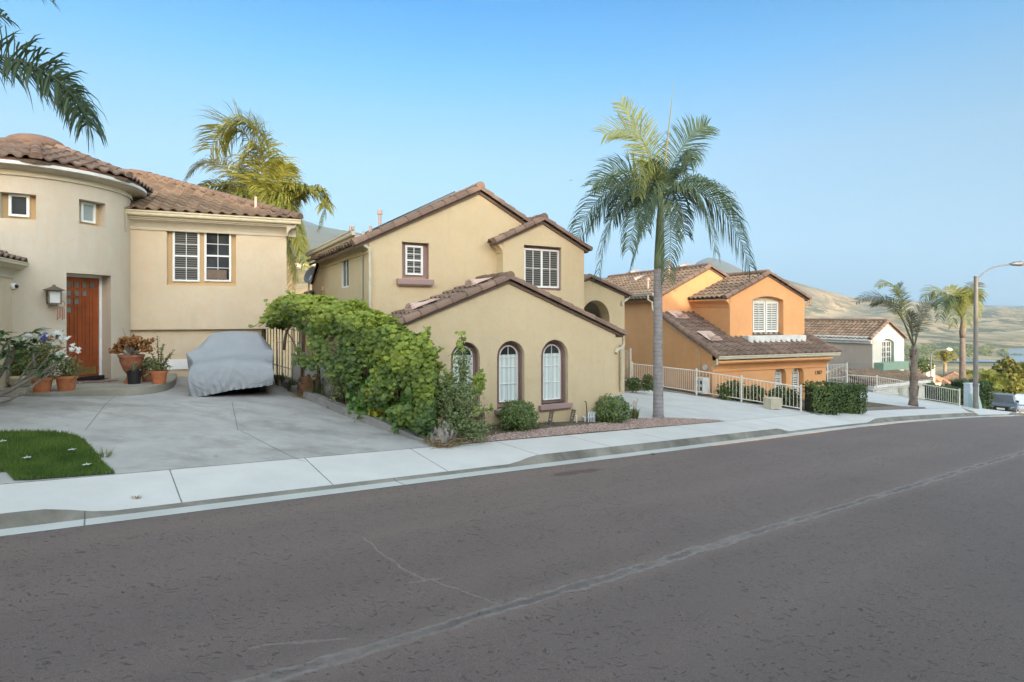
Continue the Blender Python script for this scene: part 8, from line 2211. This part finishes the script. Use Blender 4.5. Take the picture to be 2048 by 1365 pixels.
# big trees down the slope at the right
M['oak'] = leafmat('olive_tree_leaves', (0.040, 0.052, 0.012), (0.25, 0.25, 0.055), .3, .6)
M['oak2'] = leafmat('sunny_tree_leaves', (0.075, 0.085, 0.015), (0.36, 0.34, 0.07), .3, .6)
def tree(label, cx, cy, wp, hp, Y, basepy, n, size, mat, seed, name='broadleaf_tree'):
    C = at(cx, cy, Y); k = Y / FPX; b_ = at(cx, basepy, Y); t_ = thing(name, label, 'tree', tuple(b_)); r2 = random.Random(seed); mb = MB()
    mb.tube([b_, (b_ + C) / 2, C], [.05 * wp * k * .4, .04 * wp * k * .4, .1], 8); lobes = []
    for i in range(26):
        d = Vector((r2.gauss(0, 1), r2.gauss(0, 1), r2.gauss(0, .8))).normalized(); c = C + Vector((d.x * wp / 2 * k, d.y * wp / 2 * k * .8, d.z * hp / 2 * k)) * r2.uniform(.35, .8); lobes.append(c); mb.tube([(b_ + C) / 2, ((b_ + C) / 2 + c) / 2 + UP * .4, c], [.16, .1, .04], 5)
    mb.build('trunk', M['palestem'], t_, smooth=True); mb = MB()
    for i, c in enumerate(lobes): leafcloud(mb, c, wp * .17 * k, wp * .17 * k, hp * .15 * k, n // 26, size, 'leaf', r2, .5, seed=seed * 31 + i, lump=.5, asp=.7)
    mb.build('crown', M[mat], t_); return t_
tree('broad dark olive tree with rounded clumps beyond the yellow palm at the right', 2022, 748, 92, 62, 95, 830, 5200, .48, 'oak', 5)
tree('lighter olive tree with pale bare limbs below the dark tree at the right edge', 2040, 778, 110, 64, 84, 850, 5200, .42, 'oak2', 6)
tree('low wide scrubby tree crown at the far right above the white vehicle', 2062, 800, 80, 40, 70, 850, 2200, .36, 'oak2', 8)
hedge(1996, 800, 14, 24, 'small ball shaped yellow green shrub between the black car and the dark hedge', 500, .16, None, 1, 'oak2', Y=52)
hedge(2022, 806, 26, 14, 'low yellow green shrub behind the bonnet of the black car', 500, .16, None, 1, 'oak2', Y=58)
hedge(1850, 744, 34, 26, 'dark shrub behind the white chimney', 500, .3, None, 1, Y=78)
# parked cars
def car(px, py, Y, label, paint, ang, L=4.5, Wd=1.8, Hh=1.45, name='parked_car'):
    P = at(px, py, Y); c, s = math.cos(R(ang)), math.sin(R(ang)); fx = Vector((c, s, 0)); rt = Vector((-s, c, 0)); f_ = lambda a, b_, z: P + fx * a + rt * b_ + UP * z
    t_ = thing(name, label, 'car', tuple(P)); hw = Wd / 2
    S = [(-L / 2, .35, .62, .80), (-L / 2 + .06, .3, .80, .94), (-L / 2 + .9, .25, .92, 1), (-L * .05, .22, .94, 1), (L * .22, .22, .90, 1), (L / 2 - .55, .24, .80, .97), (L / 2 - .12, .26, .66, .88), (L / 2, .34, .52, .72)]
    mb = MB(); n = 10; rows = []
    for a, z0, z1, wf in S:
        for i in range(n):
            t = i / (n - 1); b_ = (-1 + 2 * t) * hw * wf
            rows.append(f_(a, b_, z1 - .07 * abs(-1 + 2 * t) ** 4))
    m_ = len(S); low = [f_(a, sd * hw * wf, z0) for a, z0, z1, wf in S for sd in (-1, 1)]
    fs = [(i * n + j, i * n + j + 1, (i + 1) * n + j + 1, (i + 1) * n + j) for i in range(m_ - 1) for j in range(n - 1)]; o = len(rows)
    for i in range(m_ - 1): fs += [(i * n, (i + 1) * n, o + 2 * i + 2, o + 2 * i), (i * n + n - 1, o + 2 * i + 1, o + 2 * i + 3, (i + 1) * n + n - 1), (o + 2 * i, o + 2 * i + 2, o + 2 * i + 3, o + 2 * i + 1)]
    fs += [tuple(range(n)) + (o + 1, o), tuple(reversed(range((m_ - 1) * n, m_ * n))) + (o + 2 * m_ - 2, o + 2 * m_ - 1)]
    mb.add(rows + low, fs); mb.build('body', paint, t_, smooth=True, auto=35)
    ck = [(-L * .42, .92, .80), (-L * .30, Hh - .06, .68), (-L * .08, Hh, .66), (L * .05, Hh - .05, .66), (L * .22, .90, .82)]
    mb = MB(); mb.add([f_(a, sd * hw * wf, z) for a, z, wf in ck for sd in (-1, 1)] , [(0, 1, 3, 2), (2, 3, 5, 4), (4, 5, 7, 6)] + [(0, 2, 4, 6, 8), (1, 9, 7, 5, 3)]); mb.build('roof', paint, t_, smooth=True, auto=30)
    mb = MB(); a0, z0, w0 = ck[3]; a1, z1, w1 = ck[4]; mb.face([f_(a0, -hw * w0, z0), f_(a0, hw * w0, z0), f_(a1, hw * w1, z1), f_(a1, -hw * w1, z1)]); mb.build('windscreen', M['glass_dark'], t_)
    for sd in (-1, 1):
        mb = MB(); mb.add([f_(a, sd * (hw * wf + .004), z) for a, z, wf in ((-L * .36, .97, .79), (-L * .27, Hh - .14, .70), (L * .03, Hh - .13, .68), (L * .17, .96, .80))], [(0, 1, 2, 3)]); mb.build('side_window', M['glass_dark'], t_)
        mb = MB(); c0 = f_(L * .17, sd * (hw * .95 + .08), 1.0); mb.ball(c0, .09, .11, .07, 8, 6); mb.build('mirror', M['black'], t_, smooth=True)
        mb = MB(); mb.hexa([f_(L / 2 - x, sd * y, z) for z in (.56, .68) for x, y in ((.30, hw * .90), (.05, hw * .66), (.12, hw * .62), (.38, hw * .84))]); mb.build('headlight', M['glass_pale'], t_)
        for a in (-L * .31, L * .31):
            mb = MB(); c0 = f_(a, sd * (hw - .12), .33); mb.tube([c0 - rt * .11, c0 + rt * .11], .33, 18); w_ = mb.build('wheel', M['black'], t_, smooth=True, auto=40); mb = MB(); mb.tube([c0 + rt * sd * .112, c0 + rt * sd * .12], .2, 14); mb.build('rim', M['utility'], w_)
    mb = MB(); mb.add([f_(L / 2 + .012, y * hw, z) for y, z in ((-.55, .70), (.55, .70), (.42, .36), (-.42, .36))], [(0, 1, 2, 3)]); g_ = mb.build('grille', M['black'], t_); mb = MB(); mb.box(lambda a, b_, z: f_(a, b_, z), L / 2 + .014, L / 2 + .03, -.24, .24, .44, .58); mb.build('number_plate', M['white'], t_)
    return t_
def paintm(name, c):
    m, t, b = newmat(name); b.inputs['Base Color'].default_value = (*c, 1); b.inputs['Metallic'].default_value = .0; b.inputs['Roughness'].default_value = .35; b.inputs['Coat Weight'].default_value = .5; return m
car(2006, 824, 46.5, 'dark grey parked sedan facing up the hill beside the square hedge', paintm('dark_grey_car_paint', (.035, .032, .032)), -134)
car(2054, 826, 52, 'white vehicle cut off by the right edge of the picture, down the hill', paintm('white_car_paint', (.75, .75, .75)), 40, 4.8, 1.9, 1.7)
# airliner
P = at(1142, 361, 3000); t_ = thing('airliner', 'tiny airliner flying above the roofs left of the king palm', 'aeroplane', tuple(P)); mb = MB(); f_ = lambda a, b_, c: P + Vector((a, b_, c))
mb.tube([f_(-9, 0, 0), f_(-7, 0, 0), f_(7, 0, 1), f_(10, 0, 2)], [.6, 1.5, 1.5, .3], 8); mb.build('fuselage', M['lampgrey'], t_); mb = MB(); mb.hexa([f_(-2, -14, .5), f_(2, -1, -1), f_(2, 14, 0), f_(-2, 14, 0), f_(-2, -14, .8), f_(2, -1, -.5), f_(3, 14, .5), f_(-2, 14, .5)]); mb.build('wing', M['lampgrey'], t_); mb = MB(); mb.hexa([f_(7, -.2, 1), f_(10, -.2, 2), f_(10, .2, 2), f_(7, .2, 1), f_(9, -.2, 5), f_(11, -.2, 5), f_(11, .2, 5), f_(9, .2, 5)]); mb.build('tail_fin', M['lampgrey'], t_)
# ================================================================== evening haze over the valley
m = bpy.data.materials.new('thin_haze'); m.use_nodes = True; t = m.node_tree
t.nodes.remove(t.nodes['Principled BSDF'])
pv = t.nodes.new('ShaderNodeVolumePrincipled'); pv.inputs['Color'].default_value = (.36, .64, 1, 1); pv.inputs['Density'].default_value = 0.00006; pv.inputs['Anisotropy'].default_value = 0.0
t.links.new(pv.outputs[0], t.nodes['Material Output'].inputs['Volume'])
mb = MB(); mb.box(lambda a, b, c: Vector((a, b, c)), -9000, 18000, -150, 14000, -900, 1750)
tag(mb.build('haze', m), kind='stuff')
